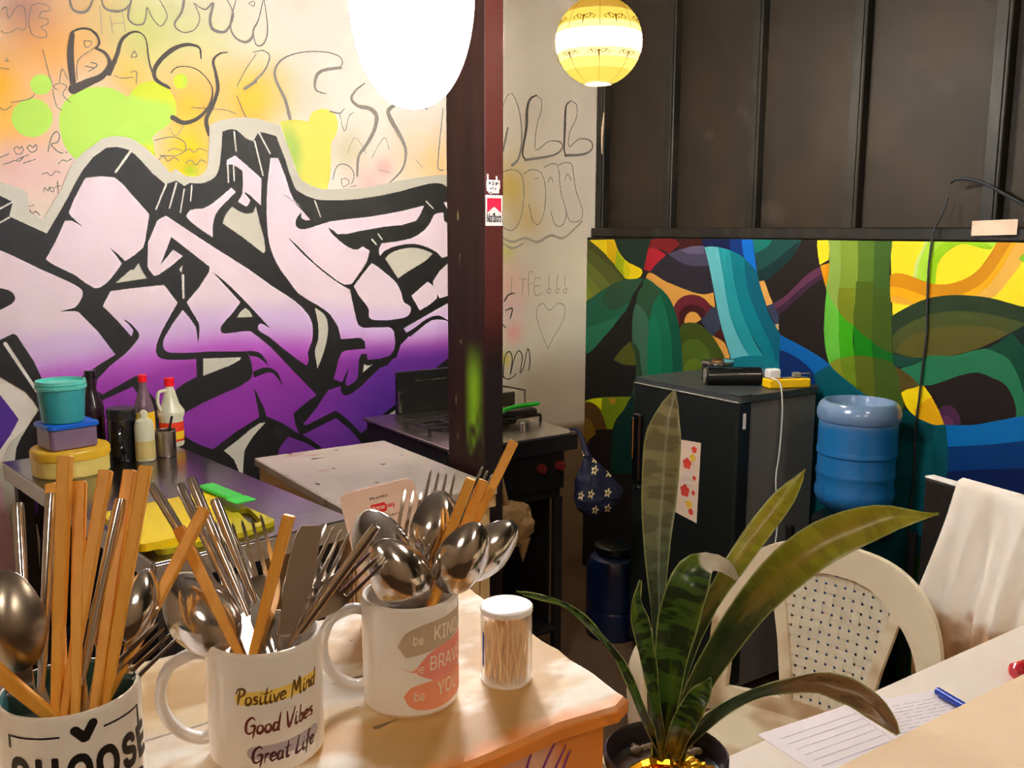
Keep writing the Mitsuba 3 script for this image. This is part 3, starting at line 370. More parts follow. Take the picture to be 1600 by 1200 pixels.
[3.2032,1.0818],[3.0954,1.1103],[2.9807,1.1544],[3.0119,1.109],[3.0727,1.0574],[3.1783,0.9717],[3.2675,0.939]]],[[0.09,0.1,0.1],[[2.8743,1.2716],[2.8401,1.2759],[2.8792,1.1933],[2.8997,1.1131],[2.8979,1.0604],
[2.9087,1.0328],[2.8873,0.9819],[2.8408,0.7746],[3.356,0.6929],[3.2676,0.9448],[3.2136,0.9593],[3.1352,0.9959],[3.0117,1.1036],[2.9337,1.1844]]],[[0.04,0.39,0.28],[[2.8476,1.2729],[2.8374,1.3068],[2.815,1.3103],
[2.766,1.2897],[2.7104,1.2599],[2.6658,1.2127],[2.6349,1.1479],[2.6138,1.0627],[2.5899,0.7636],[2.8389,0.7212],[2.8485,0.9862],[2.889,1.0295],[2.8997,1.1131],[2.8869,1.1928]]],[[0.22,0.39,0.31],[[2.8941,1.1766],
[2.8798,1.2089],[2.8449,1.2008],[2.8171,1.1666],[2.7998,1.1086],[2.7778,0.7316],[2.8389,0.7212],[2.8485,0.9862],[2.889,1.0295],[2.8997,1.1131]]],[[0.14,0.29,0.19],[[2.8697,1.2511],[2.8478,1.2781],[2.83,1.3097],
[2.766,1.2897],[2.725,1.2641],[2.7603,1.2369],[2.7847,1.1997],[2.7938,1.1478],[2.8173,1.1717],[2.8563,1.2001],[2.8798,1.2089]]],[[0.02,0.31,0.23],[[2.7471,1.273],[2.7104,1.2599],[2.6658,1.2127],[2.6349,1.1479],
[2.6138,1.0627],[2.5899,0.7636],[2.6532,0.7528],[2.6662,1.0574],[2.7,1.1803]]],[[0.03,0.43,0.31],[[2.7938,1.1478],[2.7726,1.175],[2.7412,1.1265],[2.7215,1.0006],[2.7037,0.7442],[2.7778,0.7316]]],[[0.31,0.33,0.11],
[[3.0115,0.9624],[2.9837,0.9927],[2.9482,1.0234],[2.9094,1.0513],[2.8848,1.022],[2.8707,0.9546],[2.9579,0.9496]]],[[0.15,0.26,0.17],[[2.9094,1.0513],[2.8697,1.0367],[2.849,0.9994],[2.8389,0.8284],[2.8974,0.8198],
[2.8728,0.9037],[2.8756,0.9832]]],[[0.03,0.09,0.26],[[2.525,1.4699],[2.3293,1.4762],[2.3074,1.4023],[2.3562,1.4215],[2.4029,1.4389],[2.4658,1.4449],[2.5206,1.4464]]],[[0.02,0.17,0.43],[[2.3895,1.4757],[2.3293,1.4762],
[2.3133,1.4022],[2.3501,1.4194],[2.3842,1.4324]]],[[0.02,0.38,0.74],[[2.3322,1.4762],[2.2823,1.4766],[2.2707,1.4256],[2.2552,1.3569],[2.2884,1.3781],[2.3166,1.4088]]],[[0.34,0.66,0.7],[[2.5106,1.4418],[2.4818,1.4446],
[2.4436,1.4429],[2.4134,1.3416],[2.3751,1.2041],[2.3245,1.1153],[2.2639,1.0475],[2.357,1.0369],[2.3745,1.0751],[2.4131,1.1542],[2.4582,1.2928],[2.4847,1.3742]]],[[0.11,0.53,0.57],[[2.4436,1.4429],[2.4122,1.4388],
[2.3842,1.4324],[2.3642,1.3436],[2.3314,1.2419],[2.2752,1.1429],[2.2125,1.067],[2.2639,1.0475],[2.3245,1.1153],[2.3751,1.2041],[2.4134,1.3416]]],[[0.0,0.43,0.49],[[2.3842,1.4324],[2.3502,1.4217],[2.3165,1.4066],
[2.303,1.3234],[2.2563,1.2241],[2.1841,1.1175],[2.1487,1.0427],[2.1337,0.8867],[2.2072,0.8751],[2.2125,1.067],[2.2752,1.1429],[2.3314,1.2419],[2.3642,1.3436]]],[[0.0,0.34,0.43],[[2.3165,1.4066],[2.2859,1.3849],
[2.2552,1.3569],[2.2317,1.2976],[2.199,1.226],[2.1592,1.1712],[2.1383,1.1464],[2.1226,0.8885],[2.1392,0.8859],[2.1542,1.042],[2.1841,1.1175],[2.2563,1.2241],[2.303,1.3234]]],[[0.03,0.43,0.49],[[2.3662,1.0359],
[2.3061,1.0544],[2.2125,1.067],[2.1609,1.0593],[2.1342,1.0332],[2.1226,0.8431],[2.354,0.8037]]],[[0.07,0.25,0.24],[[2.2823,1.4766],[2.0631,1.4847],[2.0818,1.4507],[2.1136,1.4074],[2.1522,1.3738],[2.1919,1.3439],
[2.2221,1.3293],[2.2448,1.326],[2.2601,1.3924]]],[[0.04,0.41,0.37],[[2.2823,1.4766],[2.1916,1.4795],[2.2016,1.4598],[2.2258,1.4419],[2.2677,1.4234]]],[[0.04,0.17,0.17],[[2.2555,1.3613],[2.222,1.3758],[2.1679,1.406],
[2.1236,1.4393],[2.0778,1.4698],[2.1009,1.4184],[2.1522,1.3738],[2.2055,1.3367],[2.2448,1.326]]],[[0.8,0.6,0.3],[[2.2448,1.326],[2.2222,1.3315],[2.2096,1.3099],[2.1968,1.2839],[2.1782,1.254],[2.2057,1.2433]]],
[[0.78,0.66,0.45],[[2.1654,1.1818],[2.1491,1.1875],[2.1475,1.1611],[2.1563,1.1692]]],[[0.33,0.17,0.27],[[2.1863,1.2491],[2.1327,1.2788],[2.0866,1.3182],[2.0493,1.3519],[2.0147,1.3743],[1.9852,1.3879],[1.9782,1.359],
[2.0215,1.3214],[2.0789,1.2798],[2.1381,1.2325],[2.1591,1.2155]]],[[0.21,0.12,0.2],[[2.1713,1.2324],[2.1235,1.2619],[2.0675,1.3084],[2.0177,1.3427],[1.9787,1.3652],[1.9753,1.3528],[2.0288,1.3147],[2.0785,1.2734],
[2.1297,1.2309],[2.1561,1.2113]]],[[0.18,0.21,0.31],[[2.2057,1.2433],[2.1782,1.254],[2.1629,1.2329],[2.1506,1.2117],[2.149,1.1853],[2.1654,1.1818]]],[[0.94,0.85,0.15],[[2.007,1.4892],[1.9747,1.4914],[1.9634,1.4709],
[1.959,1.4423],[1.9592,1.4093],[1.993,1.3918],[2.0071,1.4518]]],[[0.8,0.53,0.03],[[1.9904,1.3898],[1.9561,1.3991],[1.9509,1.3601],[1.9601,1.3119],[1.9719,1.3384]]],[[0.95,0.86,0.15],[[1.7424,1.4963],[1.1771,1.5081],
[1.1552,1.2769],[1.4656,1.3071],[1.7145,1.2427]]],[[0.72,0.8,0.42],[[1.6554,1.3661],[1.6522,1.4062],[1.6348,1.4481],[1.6135,1.4894],[1.5782,1.4988],[1.6118,1.4671],[1.6326,1.4199],[1.6361,1.3593]]],[[0.62,0.8,0.2],
[[1.6426,1.3629],[1.6398,1.4065],[1.6228,1.452],[1.602,1.4968],[1.4036,1.5028],[1.4129,1.4661],[1.4298,1.4517],[1.4787,1.4616],[1.5075,1.4666],[1.5391,1.4534],[1.5684,1.4271],[1.5816,1.3934],[1.5821,1.3486],
[1.6107,1.351]]],[[0.55,0.75,0.05],[[1.6107,1.351],[1.6099,1.3924],[1.597,1.4339],[1.5677,1.4676],[1.5184,1.4827],[1.4614,1.4778],[1.4192,1.4554],[1.4298,1.4517],[1.4787,1.4616],[1.5075,1.4666],[1.5391,1.4534],
[1.5684,1.4271],[1.5816,1.3934],[1.5821,1.3486]]],[[0.78,0.52,0.03],[[1.7328,1.3688],[1.7137,1.3753],[1.6878,1.3744],[1.649,1.3645],[1.615,1.3546],[1.5821,1.3486],[1.5463,1.3503],[1.5139,1.3592],[1.4808,1.3752],
[1.4546,1.3978],[1.4301,1.4341],[1.4129,1.4661],[1.4036,1.5028],[1.1771,1.5081],[1.2393,1.5015],[1.2703,1.4847],[1.333,1.4363],[1.3611,1.401],[1.3872,1.3561],[1.4116,1.3247],[1.5048,1.3194],[1.5831,1.3111],[1.653,1.282],
[1.7269,1.2909]]],[[0.89,0.65,0.04],[[1.7301,1.3338],[1.6996,1.3334],[1.6563,1.3241],[1.6201,1.3146],[1.5929,1.3068],[1.5051,1.323],[1.4507,1.3513],[1.4171,1.3884],[1.3858,1.4421],[1.3558,1.4995],[1.1771,1.5081],
[1.2703,1.4847],[1.3248,1.4399],[1.3603,1.3923],[1.3869,1.3526],[1.4116,1.3247],[1.5048,1.3194],[1.5831,1.3111],[1.653,1.282],[1.7269,1.2909]]],[[0.87,0.64,0.18],[[1.7281,1.3065],[1.6976,1.3063],[1.6604,1.295],
[1.6326,1.2891],[1.653,1.282],[1.7266,1.287]]],[[0.87,0.67,0.28],[[1.4664,1.3161],[1.4229,1.3509],[1.3911,1.3999],[1.3612,1.4616],[1.3382,1.4944],[1.2712,1.4947],[1.3248,1.4399],[1.3472,1.4015],[1.3703,1.3657],
[1.3942,1.3328],[1.4111,1.3194]]],[[0.48,0.74,0.04],[[1.3461,1.4291],[1.3335,1.4415],[1.2675,1.4546],[1.2614,1.3875],[1.3277,1.4159]]],[[0.49,0.6,0.26],[[1.9747,1.4914],[1.9209,1.4916],[1.9109,1.3821],[1.9108,1.3104],
[1.9113,1.2464],[1.9379,1.2778],[1.9627,1.3139],[1.9559,1.3599],[1.9576,1.4217],[1.9628,1.4627]]],[[0.45,0.55,0.18],[[1.9209,1.4916],[1.8571,1.4939],[1.847,1.3843],[1.8492,1.2833],[1.8507,1.2058],[1.8804,1.2198],
[1.9113,1.2464],[1.9108,1.3104],[1.9109,1.3821]]],[[0.42,0.47,0.09],[[1.9139,1.3205],[1.8544,1.3235],[1.8507,1.2058],[1.8804,1.2198],[1.9113,1.2464]]],[[0.3,0.42,0.12],[[1.8571,1.4939],[1.7954,1.4942],[1.7891,1.3467],
[1.7825,1.1631],[1.8233,1.1836],[1.8507,1.2058],[1.8492,1.2833],[1.847,1.3843]]],[[0.27,0.35,0.07],[[1.8511,1.3439],[1.7891,1.3467],[1.7825,1.1631],[1.8233,1.1836],[1.8507,1.2058]]],[[0.21,0.34,0.11],[[1.7954,1.4942],
[1.738,1.4963],[1.7335,1.4656],[1.7357,1.4075],[1.732,1.3298],[1.7171,1.2484],[1.7037,1.1292],[1.7446,1.1408],[1.7825,1.1631],[1.7891,1.3467]]],[[0.22,0.31,0.07],[[1.7876,1.3269],[1.732,1.3298],[1.7171,1.2484],
[1.7037,1.1292],[1.7446,1.1408],[1.7825,1.1631]]],[[0.36,0.69,0.22],[[1.9602,1.314],[1.9379,1.2778],[1.9113,1.2464],[1.904,1.1764],[1.8934,1.0939],[1.9338,1.0703],[1.9489,1.1089],[1.9607,1.1713],[1.9631,1.2448]]],
[[0.21,0.61,0.06],[[1.9113,1.2464],[1.8804,1.2198],[1.8507,1.2058],[1.8492,1.1505],[1.8416,1.1101],[1.8934,1.0939]]],[[0.05,0.46,0.04],[[1.8507,1.2058],[1.8233,1.1836],[1.7825,1.1631],[1.7741,1.1114],[1.8065,1.1119],
[1.8416,1.1101]]],[[0.03,0.36,0.09],[[1.7825,1.1631],[1.7446,1.1408],[1.7037,1.1292],[1.7015,1.0996],[1.7376,1.1074],[1.7741,1.1114]]],[[0.48,0.53,0.13],[[1.9338,1.0703],[1.9149,1.0852],[1.8934,1.0939],[1.8744,1.0312],
[1.8967,1.0347]]],[[0.38,0.49,0.09],[[1.8934,1.0939],[1.8416,1.1101],[1.8244,1.0025],[1.8744,1.0312]]],[[0.31,0.36,0.08],[[1.8416,1.1101],[1.8065,1.1119],[1.7741,1.1114],[1.7547,0.9714],[1.8244,1.0025]]],
[[0.22,0.31,0.09],[[1.7741,1.1114],[1.7376,1.1074],[1.7015,1.0996],[1.6636,1.0607],[1.6561,0.9625],[1.7038,0.9549],[1.7547,0.9714]]],[[0.14,0.21,0.12],[[1.719,1.2443],[1.6838,1.2664],[1.639,1.2906],[1.593,1.3086],
[1.5242,1.3201],[1.4669,1.3215],[1.411,1.3176],[1.3207,1.2987],[1.1552,1.2769],[1.1521,1.2441],[1.3165,1.252],[1.366,1.2159],[1.4357,1.1748],[1.5485,1.1328],[1.6511,1.1212],[1.7085,1.1346]]],[[0.25,0.29,0.13],
[[1.7079,1.1842],[1.6756,1.2164],[1.619,1.248],[1.5595,1.2676],[1.5108,1.2748],[1.4631,1.2764],[1.3887,1.2692],[1.3081,1.2544],[1.366,1.2159],[1.4357,1.1748],[1.5488,1.1365],[1.6514,1.1251],[1.7042,1.1351]]],
[[0.32,0.31,0.12],[[1.6958,1.1399],[1.6662,1.1783],[1.6157,1.2062],[1.556,1.2247],[1.4786,1.2349],[1.4039,1.2358],[1.3578,1.2238],[1.4357,1.1748],[1.5294,1.1425],[1.6304,1.1274]]],[[0.13,0.43,0.29],[[1.691,1.077],
[1.6598,1.0947],[1.6331,1.1077],[1.5995,1.1328],[1.5098,1.1446],[1.4354,1.1712],[1.4024,1.1764],[1.3518,1.1549],[1.3217,1.114],[1.2904,1.0561],[1.2849,0.9946],[1.3176,0.9891],[1.3165,1.0163],[1.3344,1.0586],
[1.3544,1.0828],[1.3918,1.096],[1.4354,1.1051],[1.5046,1.0813],[1.5723,1.0494],[1.6071,1.0447],[1.6463,1.059]]],[[0.03,0.25,0.18],[[1.4134,1.1753],[1.3739,1.2027],[1.3457,1.2266],[1.3063,1.2529],[1.1528,1.2523],
[1.1332,1.0454],[1.2838,1.0215],[1.3217,1.114],[1.3518,1.1549]]],[[0.03,0.13,0.11],[[1.3457,1.2266],[1.3063,1.2529],[1.1528,1.2523],[1.1458,1.1782],[1.3113,1.193]]],[[0.07,0.25,0.2],[[1.7082,1.1307],[1.6513,1.1231],
[1.5893,1.1339],[1.6187,1.1113],[1.6389,1.1011],[1.6703,1.0915],[1.6987,1.092]]],[[0.31,0.26,0.1],[[1.6965,1.0923],[1.6585,1.0771],[1.625,1.0579],[1.6113,1.0441],[1.6337,1.0332],[1.6686,1.0124],[1.6808,1.0585]]],
[[0.01,0.35,0.64],[[2.1412,1.1483],[2.0828,1.1296],[2.0286,1.1112],[1.9338,1.0703],[1.8967,1.0347],[1.9195,1.0062],[1.992,1.0289],[2.0524,1.0716],[2.0936,1.0868],[2.1381,1.0975]]],[[0.0,0.31,0.37],[[1.992,1.0289],
[1.9676,1.047],[1.9335,1.0661],[1.8744,1.0312],[1.7978,0.9918],[1.7127,0.9535],[1.6353,0.9161],[1.6299,0.8471],[1.9552,0.7841],[2.0002,0.9953]]],[[0.02,0.15,0.37],[[2.1407,1.095],[2.0936,1.0868],[2.0524,1.0716],
[2.0196,1.0536],[1.992,1.0289],[1.9766,0.9117],[2.1281,0.8876]]],[[0.0,0.29,0.33],[[1.7496,0.964],[1.7044,0.9629],[1.6497,0.9635],[1.6056,0.9449],[1.553,0.9362],[1.5167,0.9385],[1.5013,0.872],[1.5009,0.7945],
[1.5081,0.7342],[1.5221,0.5515],[1.5202,0.2657],[1.9899,0.0893],[2.0346,0.7912],[1.8174,0.9369]]],[[0.01,0.24,0.27],[[1.6681,0.9205],[1.6042,0.9274],[1.5567,0.9316],[1.5507,0.882],[1.5892,0.8708],[1.6643,0.8708]]],
[[0.02,0.33,0.36],[[1.662,0.8409],[1.5895,0.8747],[1.5572,0.8611],[1.5518,0.7933],[1.5787,0.7376],[1.6559,0.7608]]],[[0.03,0.31,0.1],[[1.6191,0.4818],[1.5322,0.5485],[1.5307,0.3447],[1.5312,0.1355],[1.6168,0.1002]]],
[[0.93,0.82,0.03],[[1.6686,1.0124],[1.6523,1.0246],[1.6274,1.034],[1.5989,1.0458],[1.5837,1.0382],[1.5675,1.0153],[1.5467,0.9856],[1.5308,0.9631],[1.5208,0.9398],[1.5486,0.933],[1.5841,0.9387],[1.6165,0.949],
[1.6459,0.9701]]],[[0.86,0.65,0.04],[[1.6222,0.9679],[1.6064,0.9822],[1.5832,1.0052],[1.5675,1.0153],[1.5467,0.9856],[1.5308,0.9631],[1.5208,0.9398],[1.5486,0.933],[1.5841,0.9387],[1.6121,0.9478]]],[[0.12,0.09,0.09],
[[1.5968,1.0461],[1.5723,1.0494],[1.5046,1.0813],[1.4354,1.1051],[1.3918,1.096],[1.3541,1.0792],[1.3343,1.0568],[1.319,1.0249],[1.3148,0.9968],[1.3545,0.9811],[1.3989,0.9626],[1.4736,0.9441],[1.5207,0.9379],
[1.5308,0.9631],[1.5467,0.9856],[1.5675,1.0153]]],[[0.27,0.14,0.26],[[1.5423,0.9805],[1.5273,0.9944],[1.5056,0.9978],[1.4869,0.9855],[1.4757,0.9684],[1.4699,0.9466],[1.5207,0.9379]]],[[0.36,0.18,0.33],[[1.5308,0.9631],
[1.5152,0.9695],[1.4985,0.9589],[1.4912,0.9429],[1.5207,0.9379]]],[[0.01,0.4,0.68],[[1.5167,0.9385],[1.4357,0.9525],[1.3633,0.9778],[1.2942,1.002],[1.1332,1.0454],[1.1269,0.9786],[1.2879,0.9313],[1.3937,0.9021],
[1.5055,0.875]]],[[0.01,0.2,0.44],[[1.5055,0.875],[1.3937,0.9021],[1.2881,0.9331],[1.1269,0.9786],[1.1197,0.903],[1.2812,0.8567],[1.3877,0.8322],[1.4994,0.8006]]],[[0.01,0.11,0.3],[[1.4994,0.8006],[1.3877,0.8322],
[1.2812,0.8567],[1.1197,0.903],[1.0585,0.2581],[1.504,0.0625],[1.5081,0.7342]]],[[0.33,0.21,0.08],[[3.2848,0.6748],[3.2263,0.7338],[3.1952,0.7559],[3.1376,0.7589],[3.0934,0.7346],[3.0623,0.6973],[3.0483,0.6546],
[3.1255,0.6352],[3.1684,0.5784],[3.2571,0.4728]]],[[0.46,0.34,0.11],[[3.2837,0.6219],[3.2337,0.6599],[3.1978,0.6775],[3.162,0.6777],[3.1348,0.6537],[3.1208,0.6218],[3.1906,0.5684],[3.2809,0.4918]]],[[0.43,0.51,0.06],
[[3.2266,0.7453],[3.1294,0.78],[3.0024,0.8043],[2.8817,0.8221],[2.9395,0.759],[2.987,0.7099],[3.0105,0.6613],[3.0484,0.6574],[3.0666,0.6966],[3.0977,0.7339],[3.1463,0.7547]]],[[0.82,0.82,0.06],[[3.2175,0.7467],
[3.1512,0.7739],[3.082,0.787],[3.0849,0.7359],[3.1287,0.7517],[3.173,0.7592]]],[[0.7,0.53,0.12],[[3.0397,0.7933],[2.9898,0.7979],[2.9974,0.7774],[3.0138,0.7694],[3.0307,0.7751]]],[[0.02,0.17,0.15],[[2.9012,0.8138],
[2.9395,0.759],[2.987,0.7071],[3.0097,0.6362],[3.013,0.4662],[2.7925,0.5141],[2.8065,0.886]]]],"leaves":[["tall",0.45,[[0.5085,0.5166,1.0932,0.0031],[0.5102,0.5201,1.1032,0.0033],[0.512,0.5235,1.1133,0.0035],
[0.5137,0.5268,1.1236,0.0037],[0.5154,0.53,1.134,0.004],[0.517,0.533,1.1445,0.0042],[0.5186,0.5358,1.1551,0.0045],[0.5202,0.5386,1.1658,0.0047],[0.5217,0.5412,1.1767,0.005],[0.5233,0.5438,1.1876,0.0054],
[0.5248,0.5463,1.1985,0.0062],[0.5263,0.5488,1.2095,0.0073],[0.5278,0.5512,1.2206,0.0085],[0.5295,0.5535,1.2317,0.0098],[0.5314,0.5559,1.2427,0.0109],[0.5338,0.5584,1.2537,0.0122],[0.5364,0.5606,1.2648,0.0134],
[0.5386,0.5625,1.276,0.0143],[0.5403,0.5638,1.2875,0.0147],[0.5418,0.565,1.299,0.0149],[0.5434,0.5662,1.3106,0.015],[0.5452,0.5673,1.322,0.0151],[0.5475,0.5679,1.3334,0.014],[0.5506,0.568,1.3448,0.0105],
[0.5567,0.5704,1.3552,0.0066],[0.5614,0.5709,1.3661,0.0003]]],["broad",0.35,[[0.4975,0.5068,1.0986,0.0051],[0.4986,0.5074,1.1057,0.0062],[0.4998,0.508,1.1128,0.0072],[0.501,0.5086,1.1198,0.0082],
[0.5022,0.5092,1.1269,0.0091],[0.5034,0.5097,1.134,0.0099],[0.5045,0.5101,1.1412,0.0107],[0.5051,0.51,1.1487,0.0115],[0.5054,0.5095,1.1564,0.0121],[0.5058,0.5089,1.1641,0.0128],[0.5064,0.5084,1.1716,0.0135],
[0.5073,0.5079,1.1791,0.0143],[0.5083,0.5074,1.1865,0.0152],[0.5093,0.5067,1.1938,0.0159],[0.5104,0.5058,1.2012,0.0162],[0.5114,0.5045,1.2086,0.0161],[0.5123,0.503,1.2161,0.0159],[0.514,0.5017,1.2232,0.0157],
[0.5172,0.5018,1.2295,0.015],[0.5235,0.5041,1.2345,0.0132],[0.5334,0.508,1.2367,0.0107],[0.551,0.5157,1.2339,0.0078],[0.5652,0.519,1.2287,0.0068],[0.5747,0.5188,1.2237,0.0055],[0.5804,0.5162,1.2179,0.0033],
[0.5836,0.5129,1.2119,0.0003]]],["short",0.3,[[0.4851,0.4984,1.1066,0.003],[0.4848,0.499,1.1118,0.0031],[0.4844,0.4997,1.117,0.0033],[0.484,0.5003,1.1223,0.0034],[0.4835,0.5009,1.1275,0.0036],
[0.483,0.5015,1.1328,0.0038],[0.4825,0.5021,1.138,0.004],[0.4819,0.5026,1.1433,0.0043],[0.4813,0.5032,1.1485,0.0045],[0.4806,0.5037,1.1538,0.0048],[0.4797,0.5041,1.1592,0.0051],[0.4787,0.5044,1.1646,0.0055],
[0.4778,0.5049,1.1699,0.0059],[0.4771,0.5055,1.175,0.0062],[0.4766,0.5065,1.18,0.0064],[0.4762,0.5077,1.1848,0.0066],[0.4757,0.509,1.1896,0.0067],[0.4752,0.5103,1.1944,0.0068],[0.4747,0.5116,1.1992,0.0069],
[0.4743,0.5128,1.204,0.0068],[0.4739,0.5141,1.2088,0.0058],[0.4736,0.5152,1.2137,0.0043],[0.474,0.5159,1.2186,0.0031],[0.4751,0.5161,1.2234,0.002],[0.4764,0.5162,1.2282,0.001],[0.4776,0.5163,1.2331,0.0002]]],
["thin",0.25,[[0.4828,0.4995,1.1041,0.0025],[0.4778,0.4991,1.1125,0.0027],[0.4733,0.4989,1.1205,0.0029],[0.4696,0.4991,1.1282,0.003],[0.4662,0.4992,1.136,0.0032],[0.4632,0.4995,1.1435,0.0033],
[0.4607,0.5003,1.1507,0.0034],[0.4587,0.502,1.1571,0.0034],[0.457,0.5044,1.1632,0.0033],[0.4552,0.5068,1.1691,0.003],[0.4531,0.5094,1.1749,0.0028],[0.4507,0.5121,1.1804,0.0026],[0.4478,0.5152,1.1856,0.0025],
[0.4447,0.5183,1.1906,0.0025],[0.4415,0.5215,1.1956,0.0024],[0.4383,0.5247,1.2005,0.0024],[0.4349,0.528,1.2053,0.0024],[0.4312,0.5313,1.2096,0.0024],[0.4272,0.5349,1.2136,0.0024],[0.4229,0.5386,1.2173,0.0023],
[0.4182,0.5424,1.2201,0.0022],[0.4133,0.5462,1.2221,0.002],[0.408,0.5501,1.2236,0.0018],[0.4028,0.554,1.2251,0.0014],[0.3975,0.5579,1.2265,0.0009],[0.3923,0.5618,1.2278,0.0002]]],
["rear",0.4,[[0.5341,0.5338,1.0827,0.0033],[0.538,0.5364,1.0913,0.0036],[0.5422,0.5387,1.0999,0.0039],[0.5466,0.5407,1.1084,0.0042],[0.5514,0.5426,1.1168,0.0045],[0.5563,0.5442,1.1253,0.0049],
[0.5614,0.5457,1.1337,0.0052],[0.5666,0.5471,1.1421,0.0055],[0.5721,0.5482,1.1505,0.0058],[0.5783,0.5488,1.1588,0.0061],[0.5847,0.5491,1.167,0.0064],[0.5914,0.5493,1.1752,0.0067],[0.5981,0.5493,1.1832,0.0072],
[0.605,0.5489,1.1912,0.0078],[0.6122,0.5484,1.1992,0.0085],[0.6196,0.548,1.207,0.009],[0.6273,0.5477,1.2147,0.0095],[0.6354,0.5474,1.2224,0.01],[0.6437,0.5471,1.2299,0.0103],[0.6521,0.5467,1.2374,0.0104],
[0.661,0.5462,1.2447,0.0101],[0.6698,0.5457,1.2521,0.0097],[0.678,0.5447,1.2599,0.0088],[0.6858,0.5434,1.2678,0.0067],[0.694,0.5426,1.2758,0.004],[0.7032,0.5429,1.2837,0.0003]]],
["arching",0.35,[[0.507,0.5064,1.0985,0.0062],[0.509,0.5026,1.1115,0.0072],[0.5117,0.4988,1.1238,0.008],[0.5152,0.4953,1.1354,0.0087],[0.5198,0.4918,1.1463,0.0093],[0.5248,0.4883,1.1567,0.0099],
[0.5293,0.4845,1.1674,0.0104],[0.5333,0.4804,1.1783,0.0111],[0.5373,0.4762,1.1892,0.0117],[0.5417,0.4721,1.1995,0.0123],[0.5469,0.4681,1.2093,0.013],[0.5526,0.4642,1.2186,0.0137],[0.5582,0.4597,1.2278,0.0144],
[0.5625,0.4538,1.2373,0.015],[0.5664,0.4472,1.2466,0.0155],[0.5718,0.4414,1.2547,0.0158],[0.5782,0.4358,1.262,0.016],[0.5849,0.4299,1.2684,0.0159],[0.5919,0.4235,1.2738,0.0153],[0.5989,0.4169,1.2787,0.0144],
[0.6056,0.4099,1.2832,0.0132],[0.612,0.4025,1.2871,0.0115],[0.6177,0.3945,1.2905,0.0089],[0.6265,0.3882,1.2915,0.0059],[0.6354,0.382,1.2922,0.0028],[0.64,0.3734,1.2949,0.0003]]],
["stubby",0.3,[[0.4885,0.4843,1.1095,0.0069],[0.4891,0.4837,1.1118,0.0074],[0.4897,0.483,1.1142,0.0079],[0.4903,0.4824,1.1165,0.0083],[0.4909,0.4817,1.1189,0.0086],[0.4915,0.481,1.1212,0.0089],
[0.4921,0.4803,1.1235,0.0091],[0.4927,0.4796,1.1259,0.0093],[0.4933,0.4789,1.1282,0.0093],[0.4939,0.4782,1.1305,0.0093],[0.4945,0.4774,1.1328,0.0093],[0.495,0.4765,1.1352,0.0092],[0.4955,0.4756,1.1376,0.0091],
[0.496,0.4748,1.14,0.009],[0.4966,0.474,1.1423,0.0088],[0.4973,0.4733,1.1445,0.0086],[0.4982,0.4727,1.1465,0.0084],[0.4994,0.4723,1.1484,0.0082],[0.5006,0.4718,1.1503,0.0077],[0.5018,0.4713,1.1521,0.007],
[0.503,0.4708,1.1539,0.0062],[0.5043,0.4703,1.1557,0.0052],[0.5055,0.4698,1.1576,0.0043],[0.5067,0.4693,1.1594,0.0032],[0.5079,0.4689,1.1613,0.0019],[0.5091,0.4684,1.1631,0.0005]]],
["drooping",0.35,[[0.5105,0.4922,1.1013,0.0046],[0.5147,0.4892,1.1076,0.0046],[0.5188,0.4859,1.1137,0.0046],[0.523,0.4822,1.1193,0.0046],[0.5272,0.4782,1.1247,0.0045],[0.5315,0.4737,1.1297,0.0042],
[0.5356,0.4688,1.1346,0.004],[0.5387,0.4629,1.1399,0.004],[0.5415,0.4567,1.145,0.004],[0.545,0.4509,1.149,0.004],[0.5489,0.4452,1.1524,0.0042],[0.553,0.4396,1.1554,0.0046],[0.5568,0.4337,1.158,0.005],
[0.5604,0.4277,1.1607,0.0057],[0.5638,0.4216,1.1632,0.0066],[0.5671,0.4155,1.165,0.0074],[0.5703,0.4094,1.1655,0.0084],[0.5733,0.4032,1.1649,0.0092],[0.576,0.3971,1.1642,0.0095],[0.5782,0.391,1.1629,0.0094],
[0.5801,0.3851,1.1608,0.0094],[0.5821,0.3797,1.1581,0.0093],[0.5845,0.375,1.1545,0.0083],[0.5865,0.3705,1.1503,0.0064],[0.5877,0.3658,1.1464,0.0041],
[0.5878,0.3609,1.1426,0.0007]]]],"cutlery":[["chopstick",[0.0717,0.5963,1.1732],[0.0987,0.6452,1.3573],0,1,0,"tallest wooden chopstick standing in the black lettered mug"],["chopstick",[0.0838,0.5922,1.1893],
[0.1069,0.6491,1.3383],10,1,0,"wooden chopstick just right of the tallest one in the black lettered mug"],["chopstick",[0.0778,0.5936,1.1697],
[0.097,0.6952,1.3272],0,1,0,"wooden chopstick hidden behind the tallest one in the black lettered mug"],["chopstick",[0.0718,0.5958,1.1725],
[0.122,0.6429,1.3448],5,1,0,"wooden chopstick leaning right in the middle of the black lettered mug"],["chopstick",[0.0903,0.5918,1.1808],
[0.1387,0.6509,1.3407],0,1,0,"left one of two touching wooden chopsticks leaning right in the black lettered mug"],["chopstick",[0.0861,0.5918,1.1356],
[0.1443,0.6318,1.347],8,1,0,"right one of two touching wooden chopsticks leaning right in the black lettered mug"],["chopstick",[0.0696,0.5977,1.1511],
[0.1859,0.6489,1.3066],0,1,0,"wooden chopstick slanting far right from the black lettered mug across the other cutlery"],["chopstick",[0.1097,0.6003,1.1547],
[0.0417,0.6043,1.2493],0,1,0,"wooden chopstick slanting out over the left rim of the black lettered mug"],["fork_up",[0.0618,0.6047,1.1649],
[0.0733,0.6802,1.3195],0,1,0,"steel handle standing alone at the far left of the black lettered mug"],["fork_up",[0.0622,0.6039,1.162],
